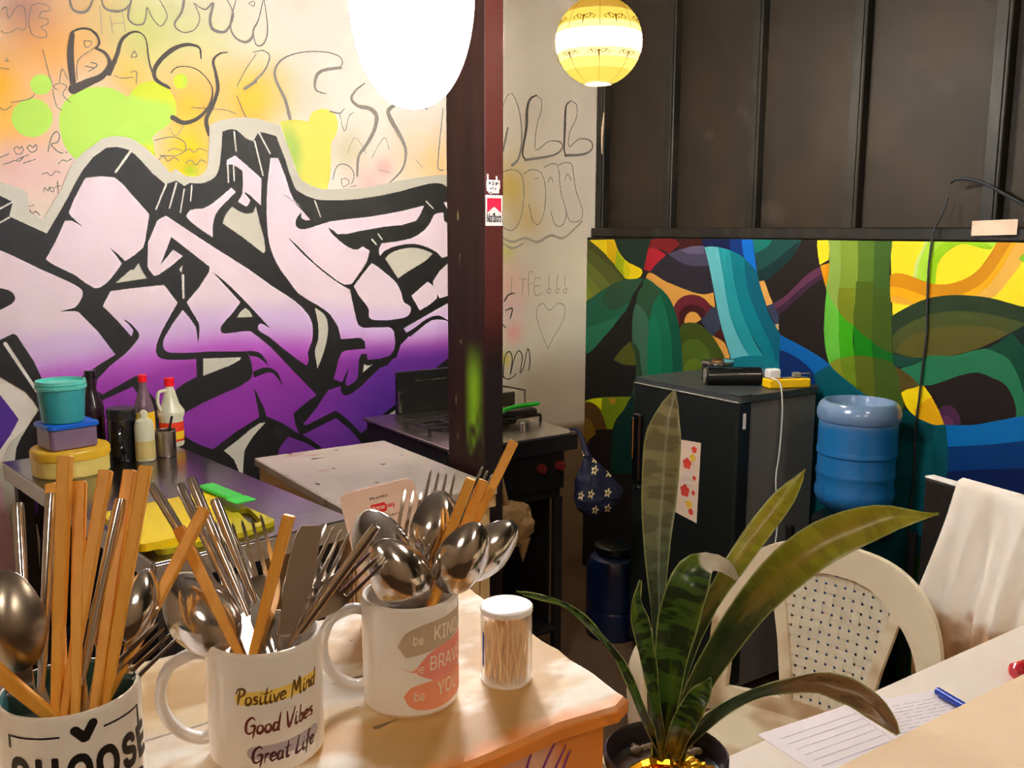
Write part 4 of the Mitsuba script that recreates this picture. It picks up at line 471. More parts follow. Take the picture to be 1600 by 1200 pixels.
[0.092,0.6686,1.3258],0,1,0,"steel handle standing left of the tallest chopstick in the black lettered mug"],["fork_up",[0.0749,0.595,1.1677],
[0.1284,0.6402,1.3232],0,1,0,"steel handle slanting between chopsticks in the middle of the black lettered mug"],["fork",[0.0863,0.5923,1.1681],
[0.127,0.646,1.2858],65,0.9,0,"steel fork seen edge-on between chopsticks in the black lettered mug"],["spoon",[0.0829,0.5931,1.1313],
[0.1428,0.6356,1.2758],62,0.9,0,"dark steel spoon seen from its side at the right of the black lettered mug"],["fork",[0.0647,0.6009,1.1731],
[0.1485,0.6174,1.2371],40,0.9,0,"short steel fork leaning low over the right rim of the black lettered mug"],["ladle",[0.0634,0.6179,1.1318],
[0.0574,0.63,1.2944],0,1.0,0,"large round steel serving spoon at the left edge of the black lettered mug"],["fork_up",[0.2174,0.6037,1.1822],
[0.1667,0.712,1.3108],0,1,1,"leftmost and most slanted steel handle in the brush lettered mug"],["fork_up",[0.2148,0.6044,1.1862],
[0.1863,0.7104,1.3086],0,1,1,"left one of two parallel steel handles rising from the brush lettered mug"],["fork_up",[0.2188,0.6035,1.1824],
[0.1907,0.6965,1.316],0,1,1,"right and tallest one of two parallel steel handles in the brush lettered mug"],["fork_up",[0.223,0.604,1.1895],
[0.2004,0.6727,1.3045],0,1,1,"steel handle with its end against the green scraper, in the brush lettered mug"],["chopstick",[0.2023,0.6091,1.186],
[0.172,0.667,1.2907],0,1,1,"wooden chopstick leaning left in the brush lettered mug"],["chopstick",[0.1959,0.6141,1.1809],[0.2334,0.6123,1.303],0,1,1,"wooden chopstick leaning right in the brush lettered mug"],
["fork",[0.2217,0.6039,1.1922],[0.2,0.6838,1.2841],0,1.05,1,"steel fork with its tines leaning left toward the yellow board in the brush lettered mug"],["fork",[0.2253,0.6045,1.1905],
[0.2188,0.66,1.2909],10,1.05,1,"steel fork nearest the leaning right chopstick in the brush lettered mug"],["knife",[0.2111,0.6093,1.1317],
[0.2494,0.6148,1.2935],28,1,1,"broad steel table knife standing upright in the brush lettered mug"],["fork",[0.2061,0.6072,1.158],
[0.276,0.6267,1.2822],30,1,1,"steel fork right behind the knife in the brush lettered mug"],["fork_up",[0.1874,0.6379,1.1366],
[0.2827,0.5795,1.2931],0,1,1,"thin steel handle slanting far right from the brush lettered mug"],["fork",[0.1873,0.6427,1.151],
[0.2899,0.5951,1.2684],20,0.95,1,"bright steel fork slanting low to the right from the brush lettered mug"],["spoon",[0.2227,0.6043,1.1983],
[0.2667,0.6496,1.254],20,0.9,1,"small steel spoon behind the knife in the brush lettered mug"],["spoon",[0.203,0.6085,1.1917],
[0.1679,0.6815,1.2497],0,1.25,1,"large shiny steel spoon hanging left out of the brush lettered mug"],["spoon",[0.3408,0.6127,1.1777],
[0.3311,0.6961,1.2686],0,1.2,2,"steel spoon leaning left in front of the payment card"],["spoon",[0.3663,0.6193,1.1688],
[0.3099,0.6322,1.2638],0,1.2,2,"nearest steel spoon with its round back turned forward over the pastel mug rim"],["spoon",[0.3276,0.6168,1.1405],
[0.382,0.6559,1.2876],15,1.1,2,"dark upright steel spoon in the middle of the pastel mug"],["spoon",[0.3288,0.6357,1.1317],[0.3879,0.6082,1.2716],20,1.1,2,"steel spoon leaning right beside the pair of chopsticks"],
["spoon",[0.3125,0.6409,1.1659],[0.4345,0.6236,1.2582],35,1.1,2,"steel spoon sticking out farthest right from the pastel mug"],["fork",[0.3248,0.6192,1.1709],
[0.3996,0.6837,1.2944],0,1.05,2,"tallest steel fork with its tines up behind the dark spoon"],["fork",[0.3175,0.6265,1.1634],[0.3699,0.6756,1.2838],15,1.05,2,"steel fork with its tines in front of the payment card"],
["fork",[0.343,0.6431,1.1304],[0.3475,0.6255,1.2502],0,0.8,2,"short steel fork low between the spoons of the pastel mug"],["fork",[0.3334,0.6141,1.1609],
[0.4381,0.668,1.2922],40,1,2,"steel fork mostly hidden behind the chopsticks of the pastel mug"],["chopstick",[0.3204,0.6417,1.1319],
[0.3873,0.6184,1.305],0,1,2,"left one of the two side by side wooden chopsticks in the pastel mug"],["chopstick",[0.3218,0.6329,1.1302],
[0.4023,0.6229,1.3007],0,1,2,"right one of the two side by side wooden chopsticks in the pastel mug"],["chopstick",[0.3217,0.635,1.1319],
[0.4493,0.6481,1.3219],0,0.8,2,"tallest wooden chopstick slanting right from the pastel mug against the stove"]]}

# ------------------------------------------------------------------ materials
def t_plaster(p, n, uv):
    c = C3((0.94, 0.905, 0.85))
    for x, z, r, col, s in DATA['spray']:
        d = dr.sqrt(dr.square(p.x - x) + dr.square(p.z - z)) / (r * 1.25)
        w = s * dr.exp(-dr.square(d) * 1.5) * (0.85 + 0.3 * noise(p.x * 9, p.z * 9, 3))
        c = mix(c, C3(col), dr.clip(w, 0, 1))
    c = mix(c, C3((0.10, 0.09, 0.08)), smoothstep(0.68, 0.64, p.z) * smoothstep(1.88, 1.92, p.x))
    c = mix(c, C3((0.62, 0.48, 0.32)), 0.55 * smoothstep(2.0, 2.35, p.x) * smoothstep(1.12, 0.86, p.z + 0.08 * fbm(p.x * 5, p.z * 5, 3.0, 3)))
    return c * (0.94 + 0.10 * fbm(p.x * 6, p.z * 6, 1.0, 4))
def b_plaster(p, n, uv): return fbm(p.x * 40, p.z * 40, p.y * 40, 3)
mat('m_graffiti_wall', None, 0.75, tex=t_plaster, bump=b_plaster, bump_scale=0.0015)
def t_lilac(p, n, uv):
    k = p.z + 0.09 + 0.035 * (fbm(p.x * 4, p.z * 4, 2.0, 3) - 0.5) + 0.03 * dr.sin(p.x * 4.5)
    c = mix(C3((0.95, 0.87, 0.92)), C3((0.86, 0.74, 0.92)), smoothstep(1.36, 1.24, k))
    c = mix(c, C3((0.72, 0.34, 0.76)), smoothstep(1.26, 1.15, k))
    c = mix(c, C3((0.60, 0.19, 0.64)), smoothstep(1.17, 1.10, k))
    v = dr.clip((p.x - 1.1) / 0.6, 0, 1)
    low = mix(C3((0.55, 0.16, 0.62)), C3((0.31, 0.13, 0.55)), v * smoothstep(1.16, 0.98, k + 0.04))
    c = mix(c, low, smoothstep(1.13, 1.02, k))
    c = mix(c, C3((0.33, 0.14, 0.56)), smoothstep(1.35, 1.6, p.x) * smoothstep(1.22, 1.10, k) * 0.85)
    return mix(c, C3((0.35, 0.15, 0.5)), 0.7 * smoothstep(0.93, 0.80, k))
mat('m_lilac', None, 0.6, tex=t_lilac, bump=b_plaster, bump_scale=0.001)
def t_black(p, n, uv): return mix(C3((0.04, 0.034, 0.04)), C3((0.11, 0.095, 0.095)), smoothstep(0.55, 0.85, fbm(p.x * 14, p.z * 9, 4.0, 4)))
mat('m_black_paint', None, 0.6, tex=t_black)
mat('m_silver_paint', (0.78, 0.76, 0.70), 0.55)
mat('m_pale_green_paint', (0.66, 0.74, 0.70), 0.6)
mat('m_indigo_paint', (0.30, 0.15, 0.55), 0.6)
mat('m_pink_paint', (0.86, 0.72, 0.77), 0.6)
mat('m_white_line', (0.88, 0.87, 0.83), 0.6)
def t_lime(p, n, uv): return mix(C3((0.70, 0.87, 0.30)), C3((0.77, 0.82, 0.10)), smoothstep(0.52, 0.62, noise(p.x * 5.0, p.z * 6.0, 2.0)))
mat('m_lime_paint', None, 0.6, tex=t_lime)
def t_olive(p, n, uv):
    d = dr.sqrt(dr.square((p.x - 1.262) / 0.06) + dr.square((p.z - 1.76) / 0.11))
    return mix(C3((0.88, 0.85, 0.36)), C3((0.66, 0.77, 0.33)), smoothstep(1.25, 0.4, d))
mat('m_olive_paint', None, 0.6, tex=t_olive)
mat('m_marker', (0.50, 0.47, 0.44), 0.7)
mat('m_marker_dark', (0.31, 0.28, 0.26), 0.7)
mat('m_marker_faint', (0.66, 0.62, 0.56), 0.7)
scene['m_mural'] = {'type': 'twosided', 'bsdf': {'type': 'bumpmap', 'scale': 0.0012, 'tex': proc(lambda p, n, uv: fbm(p.y * 60, p.z * 60, 2.0, 3)),
                    'bsdf': {'type': 'principled', 'base_color': {'type': 'mesh_attribute', 'name': 'vertex_color'}, 'roughness': 0.5, 'specular': 0.2}}}
def t_panel(p, n, uv):
    s = fbm(p.y * 3, p.z * 2.2, 1.5, 4)
    c = mix(C3((0.135, 0.112, 0.085)), C3((0.19, 0.155, 0.115)), smoothstep(0.3, 0.75, s))
    return mix(c, C3((0.25, 0.225, 0.19)), 0.5 * smoothstep(0.70, 0.9, fbm(p.y * 7, p.z * 7, 5.0, 4)))
mat('m_dark_panel', None, 0.6, tex=t_panel, spec=0.25)
def t_steelframe(p, n, uv): return mix(C3((0.10, 0.095, 0.085)), C3((0.165, 0.15, 0.125)), smoothstep(0.45, 0.75, fbm(p.y * 12, p.z * 5, p.x * 9, 3)))
mat('m_dark_frame', None, 0.5, tex=t_steelframe, spec=0.3)
mat('m_slab', (0.33, 0.29, 0.24), 0.8)
mat('m_side_wall', (0.72, 0.62, 0.50), 0.8)
mat('m_ceiling', (0.40, 0.36, 0.32), 0.85)
def t_floor(p, n, uv):
    return mix(C3((0.30, 0.22, 0.16)), C3((0.44, 0.33, 0.24)), fbm(p.x * 5, p.y * 5, 1.0, 4))
mat('m_floor', None, 0.5, tex=t_floor)
def t_post(p, n, uv):
    c = mix(C3((0.10, 0.058, 0.050)), C3((0.185, 0.09, 0.075)), fbm(p.z * 3, p.x * 30, p.y * 30, 3))
    g = smoothstep(0.055, 0.0, dr.abs(p.y - 2.115)) * smoothstep(1.22, 1.08, p.z) * smoothstep(0.90, 1.02, p.z + 0.10 * (noise(p.y * 60, p.z * 30) - 0.5))
    c = mix(c, C3((0.45, 0.60, 0.10)), dr.clip(g * dr.select(p.x < 1.3365, 1.0, 0.0), 0, 1))
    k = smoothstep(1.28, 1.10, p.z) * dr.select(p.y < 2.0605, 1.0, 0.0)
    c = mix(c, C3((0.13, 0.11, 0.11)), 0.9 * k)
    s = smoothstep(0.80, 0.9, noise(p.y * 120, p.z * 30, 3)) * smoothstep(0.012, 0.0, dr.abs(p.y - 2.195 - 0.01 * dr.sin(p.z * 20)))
    c = mix(c, C3((0.36, 0.16, 0.13)), 0.55 * smoothstep(1.15, 1.32, p.z) * dr.select(p.y < 2.0605, 1.0, 0.0))  # light on the narrow face, put into its colour as a redder tone
    return mix(c, C3((0.62, 0.55, 0.32)), 0.7 * s)
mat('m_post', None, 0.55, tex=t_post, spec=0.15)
mat('m_white_print', (0.95, 0.92, 0.90), 0.5)
mat('m_red_print', (0.86, 0.15, 0.27), 0.5)
mat('m_black_print', (0.05, 0.05, 0.06), 0.5)
mat('m_black_ink', (0.07, 0.06, 0.07), 0.45)
def t_steel(p, n, uv): return C3((0.50, 0.48, 0.50)) * (0.95 + 0.10 * noise(p.x * 5, p.y * 160, p.z * 60))
mat('m_worktop_steel', None, 0.20, 1.0, tex=t_steel)
mat('m_steel', (0.84, 0.82, 0.81), 0.13, 1.0)
mat('m_steel_satin', (0.72, 0.68, 0.64), 0.3, 1.0)
mat('m_dark_steel', (0.16, 0.15, 0.15), 0.4, 0.4)
mat('m_chrome', (0.85, 0.84, 0.83), 0.1, 1.0)
def t_whitetop(p, n, uv):
    c = mix(C3((0.72, 0.67, 0.61)), C3((0.62, 0.56, 0.50)), fbm(p.x * 4, p.y * 4, 1.0, 4))
    c = mix(c, C3((0.60, 0.40, 0.36)), 0.55 * smoothstep(0.66, 0.82, fbm(p.x * 7, p.y * 11, 5.0, 4)))
    return mix(c, C3((0.25, 0.20, 0.18)), smoothstep(0.90, 0.96, noise(p.x * 30, p.y * 30, 2.0)))
mat('m_white_top', None, 0.35, tex=t_whitetop)
mat('m_cream_panel', (0.80, 0.66, 0.44), 0.5)
mat('m_seam', (0.40, 0.30, 0.18), 0.7)
mat('m_void', (0.06, 0.055, 0.05), 0.6)
mat('m_black_metal', (0.09, 0.09, 0.09), 0.35)
def t_counter(p, n, uv):
    a = fbm(p.x * 9, p.y * 22, 1.0, 5)
    c = mix(C3((0.95, 0.91, 0.85)), C3((0.86, 0.75, 0.57)), smoothstep(0.38, 0.68, a))
    c = mix(c, C3((0.74, 0.56, 0.28)), 0.9 * smoothstep(0.50, 0.64, fbm(p.x * 8, p.y * 12, 7.0, 5)))
    ed = smoothstep(0.560, 0.540, p.y + 0.025 * (fbm(p.x * 30, p.y * 30, 2.0, 3) - 0.5))
    c = mix(c, C3((0.95, 0.56, 0.18)), dr.clip(0.8 * ed + smoothstep(1.1175, 1.1150, p.z) * smoothstep(0.575, 0.56, p.y), 0, 1))
    crack = dr.abs(p.y - 0.70 - 0.012 * (fbm(p.x * 12, 3.0, 1.0, 3) - 0.5)) + 0.004 * smoothstep(0.45, 0.7, noise(p.x * 18, 2.0))
    c = mix(c, C3((0.38, 0.26, 0.15)), 0.8 * smoothstep(0.0035, 0.0012, crack))
    return mix(c, C3((0.30, 0.22, 0.15)), 0.8 * smoothstep(0.90, 0.96, noise(p.x * 60, p.y * 110, 5.0)) * smoothstep(0.5, 0.7, noise(p.x * 9, p.y * 9, 2.0)))
mat('m_counter_top', None, 0.58, tex=t_counter, bump=lambda p, n, uv: fbm(p.x * 40, p.y * 90, p.z * 40, 4), bump_scale=0.0012)
def t_counter_front(p, n, uv):
    c = mix(C3((0.95, 0.60, 0.22)), C3((0.90, 0.50, 0.14)), fbm(p.x * 7, p.z * 7, 1.0, 4))
    return mix(c, C3((0.96, 0.74, 0.62)), smoothstep(0.040, 0.016, dr.sqrt(dr.square(p.x - 0.398) + dr.square((p.z - 1.078) * 0.9)) + 0.02 * (fbm(p.x * 30, p.z * 30, 4.0, 3) - 0.5)))
mat('m_counter_front', None, 0.5, tex=t_counter_front)
mat('m_purple_marker', (0.55, 0.22, 0.55), 0.6)
mat('m_ceramic', (0.95, 0.93, 0.91), 0.12, spec=0.5, coat=0.6)
mat('m_teal_glaze', (0.25, 0.42, 0.42), 0.15, coat=0.6)
def t_bamboo(p, n, uv): return mix(C3((0.94, 0.70, 0.30)), C3((0.87, 0.58, 0.18)), fbm(p.x * 160, p.y * 160, p.z * 16, 3))
mat('m_bamboo', None, 0.45, tex=t_bamboo)
mat('m_toothpick', (0.96, 0.83, 0.58), 0.6)
def edge_line(c, uv): return mix(c, C3((0.62, 0.66, 0.40)), 0.75 * smoothstep(0.90, 0.985, dr.abs(uv.x * 2 - 1)))
def bands(uv, k): return smoothstep(0.40, 0.60, fbm(uv.x * 1.3 + 0.3 * noise(uv.y * 9), uv.y * k * 1.35, 2.0, 3))
def t_leaf(p, n, uv):
    c = mix(C3((0.17, 0.25, 0.10)), C3((0.62, 0.62, 0.17)), smoothstep(0.32, 0.70, uv.y))
    c = mix(c, c * 0.62, 0.55 * bands(uv, 26))
    return edge_line(mix(c, C3((0.62, 0.50, 0.20)), 0.45 * smoothstep(0.5, 0.75, fbm(uv.x * 2, uv.y * 4, 9.0, 3))), uv)
def t_leaf_tall(p, n, uv):
    c = mix(C3((0.22, 0.33, 0.25)), C3((0.58, 0.56, 0.42)), smoothstep(0.25, 0.95, uv.y))
    c = mix(c, C3((0.36, 0.50, 0.43)), 0.5 * smoothstep(0.56, 0.70, uv.x) * smoothstep(0.75, 0.45, uv.y))
    c = mix(c, c * 0.5, 0.75 * bands(uv, 30))
    return edge_line(mix(c, C3((0.66, 0.70, 0.60)), 0.5 * smoothstep(0.07, 0.0, dr.abs(uv.x - 0.60))), uv)
def t_leaf_dark(p, n, uv):
    c = mix(C3((0.24, 0.37, 0.12)), C3((0.11, 0.19, 0.09)), bands(uv, 24))
    return edge_line(mix(c, C3((0.36, 0.46, 0.09)), 0.7 * smoothstep(0.52, 0.78, fbm(uv.x * 3, uv.y * 5, 1.0, 3))), uv)
def t_leaf_tip(p, n, uv): return mix(t_leaf_dark(p, n, uv), C3((0.78, 0.76, 0.72)), smoothstep(0.80, 0.82, uv.y + 0.03 * (uv.x - 0.5)))
def t_leaf_brown(p, n, uv):
    c = mix(C3((0.24, 0.32, 0.24)), C3((0.50, 0.38, 0.25)), smoothstep(0.36, 0.52, uv.y))
    return edge_line(mix(c, c * 0.6, smoothstep(0.5, 0.75, fbm(uv.x * 4, uv.y * 14, 3.0, 3))), uv)
for nm, fn in (('m_leaf', t_leaf), ('m_leaf_tall', t_leaf_tall), ('m_leaf_dark', t_leaf_dark), ('m_leaf_tip', t_leaf_tip), ('m_leaf_brown', t_leaf_brown)):
    mat(nm, None, 0.33, tex=fn, spec=0.5)
mat('m_pot', (0.17, 0.15, 0.17), 0.3)
def t_soil(p, n, uv): return mix(C3((0.12, 0.09, 0.07)), C3((0.30, 0.22, 0.16)), fbm(p.x * 120, p.y * 120, p.z * 120, 3))
mat('m_soil', None, 0.9, tex=t_soil)
mat('m_pebble', (0.48, 0.40, 0.30), 0.7)
mat('m_gold_foil', (1.0, 0.72, 0.15), 0.18, 1.0)
def t_chair(p, n, uv):
    c = C3((0.86, 0.81, 0.70))
    k = smoothstep(0.55, 0.72, fbm(p.x * 5, p.y * 5, p.z * 5, 4))
    return mix(c, C3((0.62, 0.47, 0.28)), 0.75 * k)
mat('m_chair', None, 0.35, tex=t_chair, spec=0.5)
mat('m_weave', (0.84, 0.81, 0.72), 0.3)
mat('m_desk', (0.95, 0.91, 0.87), 0.4)
mat('m_ledge', (0.95, 0.85, 0.72), 0.5)
mat('m_paper', (0.95, 0.92, 0.94), 0.7)
mat('m_pencil_line', (0.78, 0.76, 0.82), 0.8)
mat('m_pen_blue', (0.05, 0.20, 0.62), 0.3)
mat('m_red_gloss', (0.75, 0.12, 0.18), 0.15, coat=0.8)
def t_cloth(p, n, uv):
    c = mix(C3((0.98, 0.96, 0.93)), C3((0.93, 0.88, 0.80)), fbm(p.y * 8, p.z * 5, 1.0, 4))
    return mix(c, C3((0.66, 0.47, 0.24)), 0.85 * smoothstep(0.50, 0.75, fbm(p.y * 9, p.z * 9, 3.0, 4) + 0.35 * smoothstep(0.84, 0.66, p.z) - 0.16))
mat('m_cloth', None, 0.85, tex=t_cloth)
def t_fridge(p, n, uv): return C3((0.165, 0.19, 0.185)) * (0.92 + 0.16 * fbm(p.x * 4, p.y * 4, p.z * 2, 3))
mat('m_fridge', None, 0.32, 0.5, tex=t_fridge)
mat('m_fridge_side', (0.47, 0.46, 0.44), 0.36, 0.2)
mat('m_fridge_top', (0.26, 0.28, 0.28), 0.4, 0.2)
mat('m_gloss_black', (0.035, 0.04, 0.055), 0.12, coat=0.6)
mat('m_grey_plastic', (0.48, 0.47, 0.42), 0.4)
mat('m_yellow_plastic', (0.98, 0.78, 0.05), 0.35)
mat('m_yellow_board', (0.97, 0.83, 0.02), 0.45)
mat('m_olive_board', (0.72, 0.66, 0.08), 0.45)
mat('m_green_plastic', (0.15, 0.72, 0.20), 0.4)
mat('m_white_plastic', (0.94, 0.93, 0.92), 0.3)
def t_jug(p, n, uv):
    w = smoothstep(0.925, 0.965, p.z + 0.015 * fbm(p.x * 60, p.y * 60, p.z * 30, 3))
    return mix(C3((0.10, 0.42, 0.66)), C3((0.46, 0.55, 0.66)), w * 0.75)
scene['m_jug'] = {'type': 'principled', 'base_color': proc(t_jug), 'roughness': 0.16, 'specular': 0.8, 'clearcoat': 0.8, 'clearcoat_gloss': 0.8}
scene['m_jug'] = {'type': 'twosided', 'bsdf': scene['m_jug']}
mat('m_jug_lower', (0.06, 0.22, 0.46), 0.2, coat=0.5)
mat('m_jug_dark', (0.03, 0.09, 0.20), 0.25, coat=0.4)
def t_flower(p, n, uv):
    u, v = (p.x - p.y) * 17.0, p.z * 17.0 + p.y * 4
    cx, cy = dr.floor(u), dr.floor(v)
    fx = u - cx - 0.3 - 0.4 * mikit.cell_rand(cx, cy, 1); fy = v - cy - 0.3 - 0.4 * mikit.cell_rand(cx, cy, 2)
    r = dr.sqrt(fx * fx + fy * fy); th = dr.atan2(fy, fx)
    pet = 0.20 + 0.07 * dr.cos(5 * th)
    m = smoothstep(0.02, -0.02, r - pet) * smoothstep(0.05, 0.09, r) * dr.select(mikit.cell_rand(cx, cy, 3) > 0.35, 1.0, 0.0)
    return mix(C3((0.04, 0.06, 0.17)), C3((0.80, 0.72, 0.52)), m)
mat('m_floral_bag', None, 0.7, tex=t_flower)
mat('m_carrier_bag', (0.66, 0.53, 0.36), 0.4)
mat('m_teal_tub', (0.18, 0.55, 0.56), 0.3)
mat('m_teal_lid', (0.33, 0.72, 0.66), 0.3)
mat('m_blue_lid', (0.05, 0.34, 0.72), 0.3)
mat('m_clear_tub', (0.45, 0.36, 0.45), 0.3)
mat('m_tin_gold', (0.86, 0.68, 0.16), 0.35)
mat('m_tin_cream', (0.88, 0.78, 0.42), 0.35)
mat('m_plum_glass', (0.12, 0.05, 0.09), 0.12, coat=0.7)
mat('m_cloudy_plastic', (0.80, 0.79, 0.68), 0.35)
mat('m_plum_clear', (0.42, 0.32, 0.36), 0.15, coat=0.5)
mat('m_oil_plastic', (0.74, 0.66, 0.40), 0.3)
mat('m_label_yellow', (0.90, 0.72, 0.12), 0.5)
mat('m_label_red', (0.85, 0.22, 0.12), 0.5)
mat('m_cap_red', (0.88, 0.08, 0.12), 0.35)
mat('m_knob_red', (0.36, 0.06, 0.06), 0.5)
mat('m_note_paper', (0.93, 0.82, 0.72), 0.7)
mat('m_flower_red', (0.86, 0.28, 0.22), 0.6)
mat('m_flower_yellow', (0.93, 0.76, 0.25), 0.6)
mat('m_cable_dark', (0.13, 0.15, 0.17), 0.5)
mat('m_cable_white', (0.90, 0.89, 0.86), 0.4)
mat('m_card', (0.97, 0.86, 0.82), 0.25)
mat('m_card_red', (0.86, 0.13, 0.16), 0.5)
mat('m_lantern_print', (0.25, 0.14, 0.04), 0.9, spec=0.1)
scene['m_lantern_paper'] = {'type': 'twosided', 'a': {'type': 'diffuse', 'reflectance': rgb((0.30, 0.22, 0.10))}, 'b': {'type': 'diffuse', 'reflectance': rgb((0.92, 0.86, 0.70))}}
mat('m_peach', (0.95, 0.62, 0.48), 0.5); mat('m_coral', (0.94, 0.58, 0.52), 0.5); mat('m_taupe', (0.76, 0.68, 0.58), 0.5)
mat('m_pale_print', (0.97, 0.90, 0.82), 0.5)
mat('m_hi_yellow', (0.95, 0.83, 0.42), 0.5); mat('m_hi_grey', (0.72, 0.68, 0.72), 0.5)
mat('m_brown_ink', (0.42, 0.20, 0.14), 0.5); mat('m_olive_ink', (0.42, 0.30, 0.10), 0.5); mat('m_plum_ink', (0.30, 0.14, 0.18), 0.5)
scene['m_clear'] = {'type': 'blendbsdf', 'weight': 0.20, 'a': {'type': 'thindielectric', 'int_ior': 1.35}, 'b': {'type': 'twosided', 'bsdf': {'type': 'diffuse', 'reflectance': rgb((0.96, 0.93, 0.90))}}}

# ------------------------------------------------------------------ the room
WY, RX, CEIL = 3.2, 2.60, 2.75
X0, Y0 = -2.4, -2.8
struct('floor', bx(X0, 2.8, Y0, 3.3, -0.06, 0.0), 'm_floor')
struct('ceiling', bx(X0, 2.8, Y0, 3.3, CEIL, CEIL + 0.06), 'm_ceiling')
struct('wall_left', bx(X0, 2.8, WY, WY + 0.12, 0, CEIL), 'm_graffiti_wall')
struct('wall_right', bx(RX, RX + 0.2, Y0, WY, 0, 1.472), 'm_slab')
struct('wall_back', bx(X0, 2.8, Y0 - 0.1, Y0, 0, CEIL), 'm_side_wall')
struct('wall_side', bx(X0 - 0.1, X0, Y0, WY, 0, CEIL), 'm_side_wall')

# graffiti, painted layer on layer
def on_left(k):
    return lambda q: np.c_[q[:, 0], np.full(len(q), WY - 0.0005 * k), q[:, 1]]
def layer(name, gs, m, k, label):
    put(name, flat_mesh(gs, on_left(k)), m, 'wall_left', smooth=False, label=label, kind='stuff')
layer('lime_spot', [shape(p, 2) for p in DATA['lime']], 'm_lime_paint', 1, 'lime green paint spots')
layer('olive_spot', [shape(p, 2) for p in DATA['olive']], 'm_olive_paint', 1, 'soft yellow green paint patch')
stroke_polys = {0: [], 1: [], 2: []}
for pts, w0, w1, w2, tone in DATA['strokes']:
    stroke_polys[tone].append(ribbon(pts, w0, w1, w2))
layer('pencil_drawing', [unary_union(stroke_polys[2])], 'm_marker_faint', 2, 'faint pencil writing')
layer('marker_outline', [unary_union(stroke_polys[0])], 'm_marker', 3, 'grey marker outlines and small handwriting')
layer('marker_shading', [unary_union(stroke_polys[1])], 'm_marker_dark', 4, 'dark shaded marker letters spelling basketball')
layer('silver_outline', [shape(DATA['halo'])], 'm_silver_paint', 6, 'silver grey outer outline')
layer('black_outline', [shape(DATA['black'])], 'm_black_paint', 7, 'black letter outline and shadow')
over = unary_union([shape(p) for p in DATA['overblack']])
fills = unary_union([shape(p) for p in DATA['lilac']]).difference(over)
layer('letter_fill', [fills], 'm_lilac', 8, 'lilac to purple faded letter fill')
layer('pale_outline', [shape(p) for p in DATA['gray']], 'm_silver_paint', 9, 'silver grey patches inside the letters')
layer('indigo_patch', [shape(p) for p in DATA['lowpurple']], 'm_indigo_paint', 9, 'indigo patches at the left')
layer('pink_patch', [shape(p) for p in DATA['lowpink']], 'm_pink_paint', 10, 'dull pink ground below the letters')
layer('highlight_line', [ribbon([a, b], w, w * 0.9, w * 0.8) for a, b, w in DATA['highlight']], 'm_white_line', 11, 'thin white highlight lines')

# geometric mural: only what stays visible of each painted shape
clip = sbox(-2.8, 0.0, WY, 1.472)
left = [(shape(p, 2).intersection(clip), c) for c, p in DATA['mural']]
covered, vis = None, []
for g, c in reversed(left):
    vis.append((g if covered is None else g.difference(covered), c))
    covered = g if covered is None else covered.union(g)
vis.append((clip.difference(covered), (.11, .09, .085)))
V, Fc, Cc, off = [], [], [], 0
for g, c in vis:
    for q in polys(g):
        a, b = trimesh.creation.triangulate_polygon(q, engine='earcut')
        a = np.asarray(a)
        V.append(np.c_[np.full(len(a), RX - 0.0008), a]); Fc.append(np.asarray(b) + off); off += len(a)
        Cc.append(np.tile(lin(c), (len(a), 1)))
scene['wall_right__mural'] = mikit.ply(trimesh.Trimesh(np.vstack(V), np.vstack(Fc), process=False), 'm_mural', smooth=False, color=np.vstack(Cc))
labels['wall_right__mural'] = {'label': 'painted mural of overlapping green, teal, blue and yellow bands', 'kind': 'stuff'}

# dark sheet panels with steel frame above the mural
struct('wall_right_upper', bx(2.70, 2.8, Y0, WY, 1.472, CEIL), 'm_dark_panel')
del labels['wall_right_upper']; scene['wall_right__upper_sheeting'] = scene.pop('wall_right_upper')
bars = [3.165, 2.752, 2.327, 1.912, 1.455, 1.0, 0.55, 0.1]
for y0_, y1_ in zip(bars[1:], bars[:-1]):
    put('sheet_panel', bx(2.672, 2.70, y0_ + 0.012, y1_ - 0.012, 1.51, CEIL, 0.004), 'm_dark_panel', 'wall_right')
for i, y in enumerate(bars):
    put('batten', cat(bx(2.640, 2.700, y - 0.014, y + 0.014, 1.51, CEIL, 0.003), bx(2.636, 2.642, y - 0.004, y + 0.030, 1.51, CEIL, 0.001)), 'm_dark_frame', 'wall_right')
put('paint_peel', tube([[2.638, 3.150, 1.99], [2.634, 3.152, 1.93], [2.636, 3.158, 1.88], [2.635, 3.154, 1.82]], [.002, .005, .004, .002], 6), 'm_note_paper', 'wall_right', label='pale strip of peeling paint')
put('frame_rail', bx(2.615, 2.70, -0.4, WY - 0.002, 1.474, 1.512, 0.004), 'm_dark_frame', 'wall_right')

# ------------------------------------------------------------------ post with stickers
PX0, PX1, PY0, PY1 = 1.335, 1.392, 2.060, 2.250
post = thing('square_post', 'brown painted square steel post standing between the pale worktop and the stove', 'post')
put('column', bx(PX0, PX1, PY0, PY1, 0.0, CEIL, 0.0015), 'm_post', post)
put('base_plate', bx(PX0 - 0.02, PX1 + 0.02, PY0 - 0.02, PY1 + 0.02, 0.0, 0.008, 0.002), 'm_dark_steel', post)
sx = PX0 + 0.001
st = thing('cigarette_sticker', 'white sticker with red chevron and black lettering on the brown post', 'sticker')
def on_post(poly, k, h=0.0004):
    """A print on the post's narrow face: x along the face, y up."""
    m = solid(poly, h); m.apply_transform(trimesh.transformations.rotation_matrix(PI / 2, [1, 0, 0])); m.apply_translation([0, PY0 - k, 0]); return m
w_ = 0.053; x_ = 1.3365; zb, zt = 1.512, 1.590
put('paper', on_post(sbox(x_, zb, x_ + w_, zt), 0.0003), 'm_white_print', st, smooth=False)
